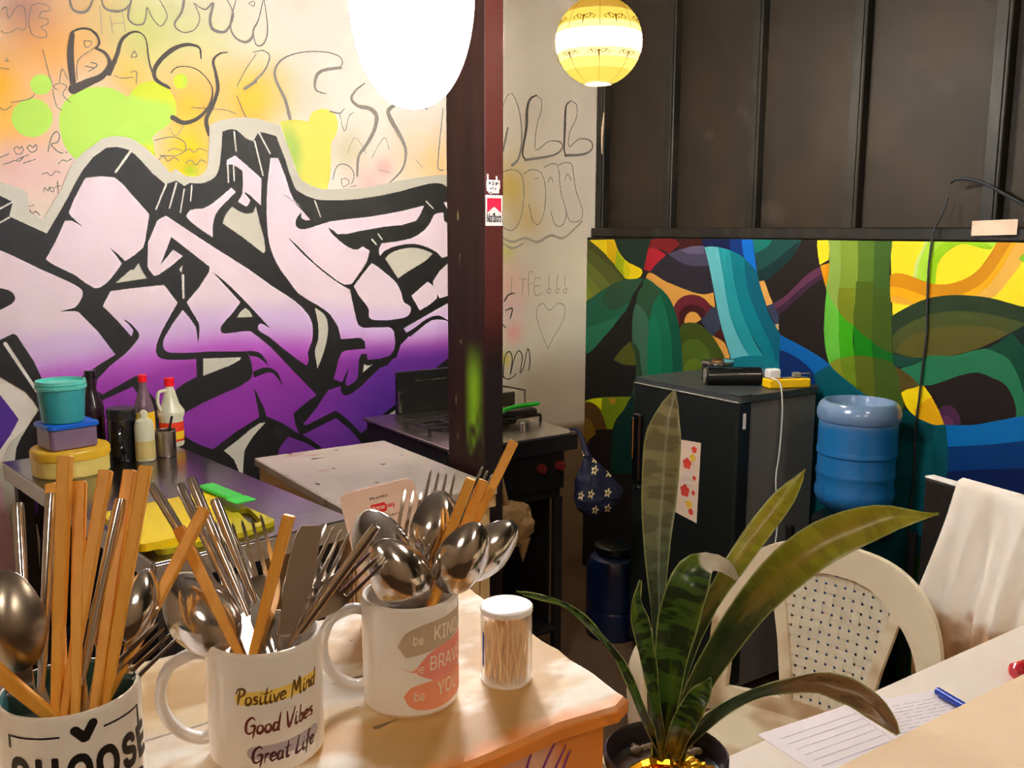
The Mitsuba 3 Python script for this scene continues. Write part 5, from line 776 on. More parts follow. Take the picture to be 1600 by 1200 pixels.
put('chevron', on_post(Polygon([(x_ + .005, zt - .008), (x_ + w_ - .005, zt - .008), (x_ + w_ - .005, zb + .033), (x_ + w_ / 2, zb + .049), (x_ + .005, zb + .033)]), 0.0009), 'm_red_print', st, smooth=False)
def text2d(s, h, bold=False, sxy=(1, 1), shear=0.0):
    """Lettering as a flat mesh centred on x=0, baseline y=0."""
    m = meshkit.text_mesh(s, h, 0.0003, bold)
    m.apply_translation([-m.bounds[:, 0].mean(), 0, 0])
    v = m.vertices.copy(); v[:, 0] = v[:, 0] * sxy[0] + shear * v[:, 1]; v[:, 1] *= sxy[1]; m.vertices = v
    return m
tm = text2d('Marlboro', 0.011, True, (0.62, 1.3)); tm.apply_scale(0.045 / (tm.bounds[1, 0] - tm.bounds[0, 0])); v = tm.vertices.copy(); v[:, 1] *= 1.25; tm.vertices = v
tm.apply_transform(trimesh.transformations.rotation_matrix(PI / 2, [1, 0, 0])); tm.apply_translation([x_ + w_ / 2, PY0 - 0.0009, zb + 0.010])
put('lettering', tm, 'm_black_print', st, smooth=False)
put('crest', on_post(sbox(x_ + w_ / 2 - .003, zb + .026, x_ + w_ / 2 + .003, zb + .033), 0.0009), 'm_black_print', st, smooth=False)
lg = thing('band_logo_sticker', 'small pale cut-out sticker with spiky lettering above the red chevron sticker', 'sticker')
xs = x_ + 0.003
blob = unary_union([LineString([(xs + .004, 1.602), (xs + .004, 1.640)]).buffer(.0028), LineString([(xs + .033, 1.612), (xs + .031, 1.636)]).buffer(.0026), sbox(xs + .003, 1.608, xs + .039, 1.625).buffer(.003), sbox(xs + .009, 1.597, xs + .036, 1.610).buffer(.003), Point(xs + .013, 1.596).buffer(.004)])
put('backing', on_post(blob, 0.0003), 'm_white_print', lg, smooth=False)
dk = unary_union([sbox(xs + a, b, xs + a + c, b + d) for a, b, c, d in ((.008, 1.617, .004, .006), (.018, 1.615, .002, .009), (.022, 1.615, .002, .009), (.028, 1.615, .004, .008), (.012, 1.604, .003, .004), (.019, 1.603, .002, .007), (.026, 1.603, .003, .005), (.011, 1.595, .004, .003), (.034, 1.616, .002, .006))])
put('lettering', on_post(dk, 0.0009), 'm_black_print', lg, smooth=False)

# ------------------------------------------------------------------ lamps
def lamp_shape(r, h, top=0.25):
    a = np.linspace(-PI / 2, PI / 2, 33)
    return [(max(r * math.cos(t) ** 0.86, 1e-5), h * math.sin(t) * (1.0 if t < 0 else 0.9)) for t in a]
gl = thing('globe_lamp', 'glaring white egg-shaped lamp hanging beside the brown post', 'lamp')
gx, gy, gz = 0.8925, 1.626, 1.945
put('shade', at(lathe(lamp_shape(0.118, 0.218), 48), gx, gy, gz), 'm_white_plastic', gl, smooth=True, emitter={'type': 'area', 'radiance': {'type': 'rgb', 'value': [GLOBE_POWER * 0.96, GLOBE_POWER * 0.97, GLOBE_POWER]}})
put('cord', tube([[gx, gy, gz + 0.19], [gx, gy, CEIL]], 0.004, 8), 'm_cable_dark', gl)
put('ceiling_rose', at(lathe([(0.0001, CEIL - 0.02), (0.04, CEIL - 0.02), (0.05, CEIL - 0.002), (0.0001, CEIL - 0.001)], 24), gx, gy, 0), 'm_white_plastic', gl)

LX, LY, LZ, LR = 1.738, 2.103, 2.015, 0.1185
def lantern(key, x, y, z, r, bands, cord_top=CEIL, lit=True):
    """bands: [(height up to, radiance)] from the bottom; each a ring of the paper."""
    a = np.linspace(-PI / 2 + 0.33, PI / 2 - 0.28, 61)
    prof = [(r * math.cos(t) * (1 + 0.006 * math.cos(i * PI)), r * math.sin(t)) for i, t in enumerate(a)]
    lo = 0
    for hi_, rad in bands:
        hi = max(lo + 1, int(np.searchsorted(np.sin(a), hi_))) if hi_ < 1 else 60
        put('paper_shade', at(lathe(prof[lo:hi + 1], 64), x, y, z), 'm_lantern_paper', key, smooth=True, emitter={'type': 'area', 'radiance': {'type': 'rgb', 'value': [float(v) for v in rad]}})
        lo = hi
    zb_, rb_ = z + r * math.sin(a[0]), r * math.cos(a[0])
    put('bottom_ring', at(lathe([(rb_ - .002, -.002), (rb_ + .0015, -.002), (rb_ + .0015, .002), (rb_ - .002, .002), (rb_ - .002, -.002)], 48), x, y, zb_), 'm_white_plastic', key)
    zt_, rt_ = z + r * math.sin(a[-1]), r * math.cos(a[-1])
    put('wire_frame', cat(at(lathe([(rt_ - .002, -.002), (rt_ + .0015, -.002), (rt_ + .0015, .002), (rt_ - .002, .002), (rt_ - .002, -.002)], 48), x, y, zt_), tube([[x - rt_, y, zt_], [x + rt_, y, zt_]], .0012, 6)), 'm_dark_steel', key)
    put('bulb', at(lathe([(1e-5, -.035), (.02, -.028), (.028, -.008), (.024, .012), (.012, .03), (.012, .05), (1e-5, .05)], 24), x, y, z), 'm_white_plastic', key, smooth=True, **({'emitter': {'type': 'area', 'radiance': {'type': 'rgb', 'value': [40, 33, 20]}}} if lit else {}))
    put('cord', tube([[x, y, z + .05], [x, y, cord_top]], 0.003, 6), 'm_cable_dark', key)
pl = thing('paper_lantern', 'round glowing yellow paper lantern with an ornament band hanging in the room corner', 'paper lantern')
LP = LANTERN_POWER
lantern(pl, LX, LY, LZ, LR, [(-.70, (.48, .34, .05)), (-.48, (.60, .46, .10)), (-.28, (.80, .68, .22)), (.12, (LP, LP * .90, LP * .74)), (.30, (.75, .62, .18)), (.58, (.46, .33, .05)), (1, (.26, .14, .016))])
def on_lantern(g, th0, k=1.012):
    """A flat print (angle, latitude) laid on the lantern."""
    m = solid(g, .0004).subdivide_to_size(.05); v = m.vertices; rr = LR * k + v[:, 2]
    m.vertices = np.c_[LX + rr * np.cos(v[:, 1]) * np.cos(th0 + v[:, 0]), LY + rr * np.cos(v[:, 1]) * np.sin(th0 + v[:, 0]), LZ + rr * np.sin(v[:, 1])]; return m
orn_u = unary_union([ribbon([(-.30, .02), (-.15, .10), (0, .04), (.15, .10), (.30, .02)], .012, .018, .012), ribbon([(0, .04), (0, -.12)], .05, .03, .008), ribbon([(-.18, .07), (-.12, -.02)], .03, .02, .008), ribbon([(.18, .07), (.12, -.02)], .03, .02, .008), Point(0, .05).buffer(.035), Point(-.08, .0).buffer(.018), Point(.08, .0).buffer(.018), Point(-.25, .0).buffer(.016), Point(.25, .0).buffer(.016)])
prints = [on_lantern(shapely.affinity.translate(orn_u, 0, .36), i * PI / 4 + .5) for i in range(8)] + [on_lantern(shapely.affinity.translate(shapely.affinity.scale(orn_u, 1.0, .75), 0, -.40), i * PI / 4 + .1) for i in range(8)]
prints += [on_lantern(ribbon([(0, -1.2), (0, 0), (0, 1.2)], .010, .010, .010), i * PI / 4 + .9, 1.009) for i in range(8)]
put('printed_ornaments', cat(*prints), 'm_lantern_print', pl, smooth=False, kind='stuff', label='amber printed ornament bands and seams', emitter={'type': 'area', 'radiance': {'type': 'rgb', 'value': [.10, .05, .004]}})
for i, (x, y, z, r) in enumerate(((-0.75, -0.35, 2.15, 0.17), (0.55, -1.0, 2.2, 0.17), (1.55, 0.05, 2.35, 0.15))):  # unseen lanterns, added to give the foreground its warm fill
    k = thing('paper_lantern', ('added warm fill lantern hanging out of view at the left', 'added warm fill lantern hanging out of view at the rear', 'added warm fill lantern hanging out of view over the white desk')[i], 'paper lantern')
    lantern(k, x, y, z, r, [(1, (FILL_POWER, FILL_POWER * 0.83, FILL_POWER * 0.62))], lit=False)

# ------------------------------------------------------------------ steel worktop at the left
ta = math.radians(7.5)
fl = np.array([0.432, 1.865]); ux = np.array([math.cos(ta), math.sin(ta)]); uy = np.array([-math.sin(ta), math.cos(ta)])
TW, TD, TH = 0.452, 1.10, 0.85
def onT(u, v): return fl + ux * u + uy * v
def tbox(u0, u1, v0, v1, z0, z1, b=0.002):
    m = bx(u0, u1, v0, v1, z0, z1, b); m.apply_transform(trimesh.transformations.rotation_matrix(ta, [0, 0, 1])); m.apply_translation([fl[0], fl[1], 0]); return m
tb = thing('steel_worktable', 'long brushed steel worktable against the graffiti wall holding bottles and tubs', 'worktable')
put('top', tbox(0, TW, 0, TD, TH - 0.004, TH, 0.001), 'm_worktop_steel', tb)
put('front_fascia', tbox(0, TW, 0.0, 0.015, TH - 0.05, TH - 0.0045), 'm_steel_satin', tb)
put('side_fascia', tbox(0, 0.015, 0.016, TD, TH - 0.05, TH - 0.0045), 'm_steel_satin', tb)
for u, v in ((0.02, 0.02), (TW - 0.06, 0.02), (0.02, TD - 0.06), (TW - 0.06, TD - 0.06)):
    put('leg', tbox(u, u + 0.04, v, v + 0.04, 0.0, TH - 0.051), 'm_dark_steel', tb)
put('shelf', tbox(0.0, TW, 0.0, TD, 0.30, 0.32), 'm_dark_steel', tb)

# pale-topped cabinet
cb = thing('kitchen_cabinet', 'cream boarded cabinet with a stained pale worktop standing left of the brown post', 'cabinet')
put('worktop', bx(0.895, 1.312, 1.965, 2.607, 0.826, 0.85, 0.003), 'm_white_top', cb)
put('body', bx(0.905, 1.300, 1.995, 2.595, 0.0, 0.826), 'm_cream_panel', cb)
xs_ = [0.905, 0.915, 1.235, 1.268, 1.300]
for a, b in zip(xs_[:-1], xs_[1:]):
    put('front_board', bx(a + 0.002, b - 0.002, 1.980, 1.995, 0.03, 0.80, 0.002), 'm_cream_panel', cb)
put('corner_block', bx(1.275, 1.312, 1.972, 1.995, 0.792, 0.824, 0.002), 'm_cream_panel', cb)

# ------------------------------------------------------------------ things on the steel worktable
def ring_prof(*p): return [(max(a, 1e-5), b) for a, b in p]
tin = thing('biscuit_tin', 'round golden tin under the stacked plastic boxes on the steel worktable', 'tin')
tx, ty, tz = 0.432, 2.735, TH
put('body', at(lathe(ring_prof((0, 0), (.094, 0), (.097, .004), (.097, .050), (0, .050)), 56), tx, ty, tz), 'm_tin_cream', tin)
put('lid', at(lathe(ring_prof((0, .046), (.0985, .046), (.100, .049), (.100, .066), (.097, .071), (.088, .070), (0, .070)), 56), tx, ty, tz), 'm_tin_gold', tin)
tz2 = tz + .071
bxk = thing('food_box', 'cloudy rectangular food box with a blue lid between the golden tin and teal tub', 'food box')
put('body', at(rbox(.125, .105, .058, .014), tx - .005, ty, tz2, 12), 'm_clear_tub', bxk)
put('lid', at(rbox(.136, .116, .013, .016), tx - .005, ty, tz2 + .056, 12), 'm_blue_lid', bxk)
tub = thing('plastic_tub', 'round teal plastic tub with a lid on top of the blue lidded box', 'tub')
tz3 = tz2 + .070
put('body', at(lathe(ring_prof((0, 0), (.050, 0), (.053, .004), (.060, .092), (0, .092)), 48), tx - .012, ty, tz3), 'm_teal_tub', tub)
put('lid', at(lathe(ring_prof((0, .088), (.0605, .088), (.064, .091), (.064, .098), (.061, .100), (.0635, .103), (.062, .112), (.058, .112), (.057, .104), (0, .104)), 48), tx - .012, ty, tz3), 'm_teal_lid', tub)
def bottle(name, label, x, y, prof, m, cap, capm, extra=(), catg='bottle', n=40):
    k = thing(name, label, catg)
    put('body', at(lathe(ring_prof(*prof), n), x, y, TH), m, k)
    if cap: put('cap', at(lathe(ring_prof(*cap), 28), x, y, TH), capm, k)
    for nm, pr, mm in extra: put(nm, at(lathe(ring_prof(*pr), n), x, y, TH), mm, k)
    return k
rg = []
for i in range(9): rg += [(.031, .045 + i * .011), (.0325, .050 + i * .011)]
bottle('glass_bottle', 'tall dark plum glass bottle with ribbed sides behind the teal tub', 0.520, 2.880, [(0, 0), (.032, 0), (.034, .01)] + rg + [(.031, .150), (.018, .185), (.0135, .205), (.0135, .232), (0, .232)], 'm_plum_glass', [(0, .230), (.0155, .230), (.0155, .252), (0, .252)], 'm_gloss_black')
jar = thing('dark_jar', 'black lidded jar with a side handle standing next to the white squeeze bottle', 'jar')
put('body', at(lathe(ring_prof((0, 0), (.037, 0), (.040, .006), (.040, .110), (.034, .122), (0, .122)), 40), 0.582, 2.800, TH), 'm_gloss_black', jar)
put('lid', at(lathe(ring_prof((0, .118), (.039, .118), (.041, .122), (.041, .146), (.038, .150), (0, .150)), 40), 0.582, 2.800, TH), 'm_black_metal', jar)
hp = [(0.582 - .01, 2.80 - .039, TH + .10), (0.582 - .022, 2.80 - .062, TH + .088), (0.582 - .020, 2.80 - .066, TH + .05), (0.582 - .008, 2.80 - .039, TH + .026)]
put('handle', tube(hp, .0065, 8), 'm_gloss_black', jar)
bottle('squeeze_bottle', 'cloudy white squeeze bottle of oil at the front of the bottle group', 0.630, 2.752, [(0, 0), (.024, 0), (.027, .004), (.027, .100), (.022, .116), (.010, .124), (.009, .138), (0, .138)], 'm_cloudy_plastic', [(0, .126), (.011, .126), (.011, .139), (.004, .146), (0, .146)], 'm_cloudy_plastic', [('oil_fill', [(0.0268, .006), (.0275, .008), (.0275, .058), (.0268, .060)], 'm_oil_plastic')])
cup = thing('steel_cup', 'small steel cup holding a dark spoon beside the red labelled bottle', 'cup')
cx_, cy_ = 0.694, 2.778
put('body', at(lathe(ring_prof((0, .002), (0, 0), (.026, 0), (.0285, .004), (.0285, .074), (.030, .075), (.0285, .076), (.0272, .073), (.0272, .004), (0, .003)), 40), cx_, cy_, TH), 'm_steel_satin', cup)
solo('teaspoon', cat(tube([[cx_ - .012, cy_, TH + .008], [cx_ + .010, cy_ - .002, TH + .075], [cx_ + .020, cy_ - .003, TH + .115]], [.003, .0032, .0036], 8), at(lathe(ring_prof((0, -.014), (.008, -.006), (.009, .004), (0, .014)), 16), cx_ - .012, cy_, TH + .018)), 'm_black_metal', 'dark handled teaspoon standing in the small steel cup', 'spoon')
bottle('sauce_bottle', 'clear sauce bottle with red cap and yellow label behind the squeeze bottle', 0.668, 2.905, [(0, 0), (.027, 0), (.029, .006), (.029, .115), (.026, .135), (.014, .175), (.0105, .190), (.0105, .206), (0, .206)], 'm_plum_clear', [(0, .203), (.0125, .203), (.0125, .224), (0, .225)], 'm_cap_red', [('label', [(.0288, .040), (.0296, .042), (.0296, .112), (.0288, .114)], 'm_label_yellow')])
jb = bottle('vinegar_jug', 'jug shaped bottle with red cap, side handle and red label beside the steel cup', 0.745, 2.905, [(0, 0), (.032, 0), (.035, .006), (.035, .085), (.0395, .096), (.0395, .108), (.026, .128), (.020, .150), (.0155, .168), (.0115, .178), (.0115, .186), (0, .186)], 'm_cloudy_plastic', [(0, .184), (.0145, .184), (.0145, .208), (0, .209)], 'm_cap_red', [('label', [(.0348, .016), (.0356, .018), (.0356, .074), (.0348, .076)], 'm_label_red'), ('label_patch', [(.0352, .022), (.0359, .024), (.0359, .046), (.0352, .048)], 'm_label_yellow')])
put('handle', tube([(0.745 - .012, 2.905 - .006, TH + .172), (0.745 - .036, 2.905 - .016, TH + .168), (0.745 - .041, 2.905 - .018, TH + .140), (0.745 - .032, 2.905 - .014, TH + .112)], .005, 8), 'm_cloudy_plastic', jb)

def board(pts, h, z, m, hole=None, r=.018):
    g = Polygon(pts).buffer(-r).buffer(r, quad_segs=5)
    if hole is not None: g = g.difference(LineString(hole).buffer(.014, quad_segs=5))
    a = solid(g, h * 0.999); a.apply_translation([0, 0, z]); return a
solo('cutting_board', board([(0.395, 2.185), (0.672, 2.235), (0.600, 1.930), (0.412, 1.905)], .016, TH + .0125, 'm_yellow_board'), 'm_yellow_board', 'bright yellow cutting board lying on top of the olive yellow board', 'cutting board', smooth=30)
solo('cutting_board', board([(0.44, 2.13), (0.684, 2.225), (0.718, 1.965), (0.640, 1.925), (0.45, 1.90)], .012, TH + .0002, 'm_olive_board', hole=[(0.684, 2.08), (0.676, 1.985)]), 'm_olive_board', 'olive yellow cutting board with a hand slot under the bright yellow board', 'cutting board', smooth=30)
solo('scraper', at(cat(bx(-.075, .075, -.020, .020, 0, .010, .003), bx(-.12, -.074, -.026, .026, .003, .007, .001)), 0.665, 2.185, TH + .0295, 100), 'm_green_plastic', 'green plastic scraper lying across the end of the yellow cutting boards', 'scraper')

# ------------------------------------------------------------------ stove
sv = thing('gas_stove', 'black cooking stove with steel top and red knobs standing behind the brown post', 'stove')
SX0, SX1, SY0, SY1 = 1.42, 1.905, 2.375, 2.985
put('top', bx(SX0, SX1, SY0, SY1, 0.838, 0.848, 0.002), 'm_steel_satin', sv)
put('apron', bx(SX0, SX1, SY0 + .002, SY0 + .03, 0.790, 0.8375, 0.002), 'm_black_metal', sv)
put('control_panel', bx(SX0, SX1 - .03, SY0 + .035, SY0 + .055, 0.655, 0.7895, 0.002), 'm_black_metal', sv)
put('body', bx(SX0 + .01, SX1 - .03, SY0 + .056, SY1 - .01, 0.62, 0.8375, 0.002), 'm_void', sv)
for x, y in ((SX0 + .01, SY0 + .03), (SX1 - .045, SY0 + .03), (SX0 + .01, SY1 - .06), (SX1 - .045, SY1 - .06)):
    put('leg', bx(x, x + .028, y + .028, y + .055, 0, 0.619, 0.002), 'm_dark_steel', sv)
put('back_panel', bx(SX0 + .01, SX1 - .03, SY1 - .03, SY1 - .012, 0.156, 0.619, 0.002), 'm_void', sv)  # this and the side panel are added to blacken the space below
put('side_panel', bx(SX1 - .05, SX1 - .046, SY0 + .09, SY1 - .065, 0.156, 0.619, 0.001), 'm_void', sv)
put('lower_shelf', bx(SX0 + .01, SX1 - .03, SY0 + .06, SY1 - .01, 0.14, 0.155, 0.002), 'm_void', sv)
put('splashback', bx(SX0 + .13, 1.98, SY1 - .02, SY1, 0.849, 1.0, 0.002), 'm_black_metal', sv)
put('splashback_trim', cat(bx(SX0 + .132, SX0 + .142, SY1 - .026, SY1 - .0205, 0.852, 0.93, 0.001), bx(1.62, 1.80, SY1 - .026, SY1 - .0205, 0.962, 0.966, 0.001)), 'm_chrome', sv)
put('end_plate', bx(1.955, 2.055, SY1 - .028, SY1 - .0205, 0.80, 0.885, 0.002), 'm_steel_satin', sv)
for x in (1.775, 1.851):
    k = put('knob', at(lathe(ring_prof((0, 0), (.016, 0), (.018, .004), (.015, .018), (0, .020)), 20), x, SY0 + .035, 0.735, rx=90), 'm_knob_red', sv)
    put('grip', bx(x - .004, x + .004, SY0 + .006, SY0 + .016, 0.722, 0.748, .002), 'm_knob_red', k)
for gx_ in (1.56, 1.80):
    g0 = [tube([[gx_ - .10, 2.66 + dy, .872], [gx_ + .10, 2.66 + dy, .872]], .005, 6) for dy in (-.08, -.03, .03, .08)]
    g0 += [tube([[gx_ + dx, 2.58, .872], [gx_ + dx, 2.74, .872]], .005, 6) for dx in (-.10, 0, .10)]
    g0 += [tube([[gx_ + dx, 2.66 + dy, .849], [gx_ + dx, 2.66 + dy, .872]], .005, 6) for dx in (-.10, .10) for dy in (-.08, .08)]
    put('pan_grate', cat(*g0), 'm_dark_steel', sv)
    put('burner', at(lathe(ring_prof((0, 0), (.045, 0), (.045, .008), (.03, .012), (.028, .016), (0, .017)), 28), gx_, 2.66, .8485), 'm_black_metal', sv)
solo('griddle_pan', cat(at(rbox(.17, .09, .02, .012), 1.80, 2.62, .878, -8)), 'm_dark_steel', 'dark flat pan with a green handled tool on it, on the stove', 'pan')
tg = thing('spatula', 'green handled spatula lying across the dark pan on the stove', 'spatula')
put('handle', tube([[1.72, 2.565, .905], [1.80, 2.585, .910], [1.905, 2.60, .908]], [.006, .008, .007], 8), 'm_green_plastic', tg)
put('blade', at(bx(-.045, .0, -.02, .02, 0, .002), 1.725, 2.565, .902, 10), 'm_steel_satin', tg)
solo('steel_pot', at(lathe(ring_prof((0, 0), (.012, 0), (.012, .028), (.009, .032), (0, .032)), 16), 1.755, 2.475, .849), 'm_steel', 'small steel pot standing at the stove front edge', 'pot')
solo('wire_basket', cat(tube([[1.90, 2.86, .85], [1.90, 2.86, .935], [1.905, 2.855, .938], [1.985, 2.80, .92], [1.988, 2.797, .915], [1.988, 2.797, .85]], .003, 6, 3), tube([[1.90, 2.86, .852], [1.988, 2.797, .852]], .003, 6)), 'm_steel', 'thin steel wire rack standing at the right of the stove top', 'wire rack')

# bags under the stove
def lump(c, r, amp, seed, sub=4, squash=1.0):
    m = trimesh.creation.icosphere(subdivisions=sub)
    n = m.vertices.copy()
    d = 1 + amp * (meshkit.fbm(n * 2.2 + 11, 4, seed) - 0.5) * 2
    m.vertices = n * d[:, None] * np.asarray(r) + np.asarray(c)
    return m
pb = thing('carrier_bag', 'crumpled tan plastic bag hanging below the stove', 'plastic bag')
m_ = lump((1.617, 2.350, .590), (.082, .045, .072), .30, 3)
put('pouch', m_, 'm_carrier_bag', pb, smooth=20)
put('strap', tube([[1.60, 2.35, .65], [1.585, 2.355, .74], [1.575, 2.365, .79]], [.012, .007, .005], 8), 'm_carrier_bag', pb)
put('corner', at(lathe(ring_prof((0, -.05), (.010, -.02), (.025, .03), (0, .035)), 10), 1.665, 2.35, .505), 'm_carrier_bag', pb)
fb = thing('floral_bag', 'navy cloth bag with pale flowers hanging at the stove right end', 'bag')
pm_ = lump((0, 0, 0), (1, 1, 1), .16, 5, 5); v = pm_.vertices; tp_k = 1 - .42 * np.clip(v[:, 2] + .15, 0, 1.2) ** 1.2; v[:, 0] = v[:, 0] * tp_k * .093; v[:, 1] *= tp_k * .058; v[:, 0] -= .045 * np.clip(v[:, 2], 0, 1.2); v[:, 2] = np.where(v[:, 2] > 0, v[:, 2] * .125, v[:, 2] * .082)
pm_.apply_translation([1.930, 2.30, .655]); put('pouch', pm_, 'm_floral_bag', fb, smooth=30)
put('strap', tube([[1.882, 2.30, .78], [1.885, 2.33, .83], [1.89, 2.365, .856], [1.89, 2.40, .855]], [.014, .008, .006, .006], 8), 'm_floral_bag', fb)

# ------------------------------------------------------------------ fridge and the things on it
FX0, FX1, FY0, FY1, FZ = 2.185, 2.565, 1.945, 2.425, 1.0
fr = thing('refrigerator', 'dark grey single door refrigerator with a flowered note on its door', 'refrigerator')
put('cabinet', bx(FX0 + .058, FX1, FY0 + .004, FY1 - .004, 0.03, FZ - .022, .006), 'm_fridge_side', fr)
top2 = sbox(FX0 + .004, FY0 - .004, FX1 + .012, FY1 + .002).buffer(-.025).buffer(.025, quad_segs=6)
tp = solid(top2, .021); tp.apply_translation([0, 0, FZ - .0215]); put('top_panel', tp, 'm_fridge_top', fr)
d2 = sbox(FX0 + .012, FY0 + .012, FX0 + .052, FY1 - .012).buffer(.012, quad_segs=5)
dm = solid(d2, FZ - .075); dm.apply_translation([0, 0, .05]); dk_ = put('door', dm, 'm_fridge', fr)
put('door_edge_strip', bx(FX0 - .002, FX0 + .02, FY0 + .002, FY1 - .002, FZ - .024, FZ - .017, .002), 'm_chrome', dk_)
put('handle', cat(bx(FX0 - .022, FX0 - .001, FY1 - .060, FY1 - .022, .64, .88, .006)), 'm_gloss_black', dk_)
put('handle_trim', cat(bx(FX0 - .027, FX0 - .0225, FY1 - .034, FY1 - .024, .72, .865, .002)), 'm_chrome', dk_)
put('door_lock', at(lathe(ring_prof((0, 0), (.008, 0), (.008, .004), (0, .004)), 14), FX0 - .0005, FY1 - .035, .61, ry=-90), 'm_chrome', dk_)
put('hinge_cap', bx(FX0 + .004, FX0 + .060, FY0 - .004, FY0 + .05, FZ + .0002, FZ + .005, .002), 'm_fridge_top', fr)
put('rating_label', bx(FX0 + .022, FX0 + .036, FY0 - .0006, FY0 - .0001, .895, .945), 'm_white_print', dk_)
for x in (FX0 + .08, FX1 - .04):
    for y in (FY0 + .04, FY1 - .04):
        put('foot', at(lathe(ring_prof((0, 0), (.016, 0), (.016, .03), (0, .03)), 12), x, y, 0), 'm_black_metal', fr)
nt = thing('flower_note', 'cream note paper printed with red and yellow flowers stuck on the refrigerator door', 'note')
nx = FX0 - .0012
def on_door(poly, k, h=.0004):
    m = solid(poly, h); v = m.vertices.copy(); m.vertices = np.c_[nx - k - v[:, 2], v[:, 0], v[:, 1]]; m.invert(); return m
put('sheet', on_door(Polygon([(2.192, .822), (2.094, .828), (2.101, .558), (2.200, .571)]), 0, .0006), 'm_note_paper', nt, smooth=False)
def flower(y, z, r, n=5):
    return unary_union([Point(y + r * .62 * math.cos(2 * PI * i / n + .3), z + r * .62 * math.sin(2 * PI * i / n + .3)).buffer(r * .48, quad_segs=4) for i in range(n)] + [Point(y, z).buffer(r * .45)])
for y, z, r, m in ((2.122, .800, .011, 'm_flower_red'), (2.128, .772, .013, 'm_flower_yellow'), (2.152, .748, .018, 'm_flower_red'), (2.118, .706, .008, 'm_flower_red'), (2.120, .656, .008, 'm_flower_red'), (2.158, .655, .020, 'm_flower_red'), (2.138, .614, .014, 'm_flower_yellow'), (2.128, .590, .011, 'm_flower_red')):
    put('flower', on_door(flower(y, z, r), .0007), m, nt, smooth=False)
ln = unary_union([LineString([(2.165, z), (2.125, z + .002)]).buffer(.0008) for z in (.715, .702, .690, .678)])
put('handwriting', on_door(ln, .0007), 'm_pencil_line', nt, smooth=False)

cn = thing('round_tin', 'round dark tin with a bright steel lid behind the black speaker on the refrigerator', 'tin')
put('body', at(lathe(ring_prof((0, 0), (.048, 0), (.052, .004), (.052, .060), (0, .060)), 40), 2.360, 2.200, FZ), 'm_gloss_black', cn)
put('lid', at(lathe(ring_prof((0, .058), (.054, .058), (.057, .061), (.057, .066), (.053, .070), (0, .069)), 40), 2.360, 2.200, FZ), 'm_chrome', cn)
sp = thing('speaker', 'glossy black cylindrical speaker lying on the refrigerator top', 'speaker')
def cyl(a, b, r, n=32, bev=.004):
    a, b = np.array(a, float), np.array(b, float); L = np.linalg.norm(b - a)
    m = lathe(ring_prof((0, 0), (r - bev, 0), (r, bev), (r, L - bev), (r - bev, L), (0, L)), n)
    m.apply_transform(trimesh.geometry.align_vectors([0, 0, 1], (b - a) / L)); m.apply_translation(a); return m
pa, pb_ = np.array([2.272, 2.168, FZ + .0305]), np.array([2.415, 2.060, FZ + .0305]); dd = (pb_ - pa) / np.linalg.norm(pb_ - pa)
put('body', cyl(pa, pb_, .030), 'm_gloss_black', sp)
put('end_cap', cyl(pb_ + dd * .0002, pb_ + dd * .006, .026), 'm_grey_plastic', sp)
put('end_cap', cyl(pa - dd * .006, pa - dd * .0002, .026), 'm_grey_plastic', sp)
mid = (pa + pb_) / 2; side = np.array([-.57, -.75, 0])
put('button_plate', hull(*[ball(mid + dd * s + np.array([-.012, -.016, .025]) , .0035) for s in (-.025, .025)]), 'm_black_metal', sp)
ps = thing('power_strip', 'yellow multi socket power strip lying on the refrigerator top', 'power strip')
ms = cat(at(rbox(.150, .052, .030, .008), 0, 0, 0)); a_ = -22
put('housing', at(ms, 2.452, 1.985, FZ + .0002, a_), 'm_yellow_plastic', ps)
for u in (-.005, .03, .06):
    ca, sa = math.cos(math.radians(a_)), math.sin(math.radians(a_))
    put('socket', at(lathe(ring_prof((0, 0), (.015, 0), (.015, .0012), (.012, .0006), (0, .0006)), 18), 2.452 + u * ca, 1.985 + u * sa, FZ + .0303), 'm_grey_plastic', ps)
solo('phone_charger', at(rbox(.044, .036, .030, .008), 2.405, 2.003, FZ + .0320, a_), 'm_white_plastic', 'white charger plugged into the yellow power strip', 'charger')
solo('power_plug', cat(at(rbox(.026, .022, .016, .005), 2.485, 1.972, FZ + .0320, a_), tube([[2.495, 1.968, FZ + .042], [2.530, 1.955, FZ + .042], [2.558, 1.985, FZ + .006], [2.560, 2.02, FZ + .004]], .0022, 6)), 'm_grey_plastic', 'grey plug with its lead in the yellow power strip', 'plug')
cb1 = [[2.383, 1.986, FZ + .035], [2.372, 1.945, FZ + .025], [2.374, 1.934, FZ - .03], [2.378, 1.935, .90], [2.372, 1.934, .80], [2.360, 1.933, .72], [2.372, 1.932, .62], [2.376, 1.931, .55], [2.366, 1.932, .45], [2.372, 1.930, .38], [2.40, 1.926, .30]]
solo('charging_cable', tube(cb1, .0026, 8), 'm_cable_white', 'white charging cable hanging down the refrigerator side', 'cable')

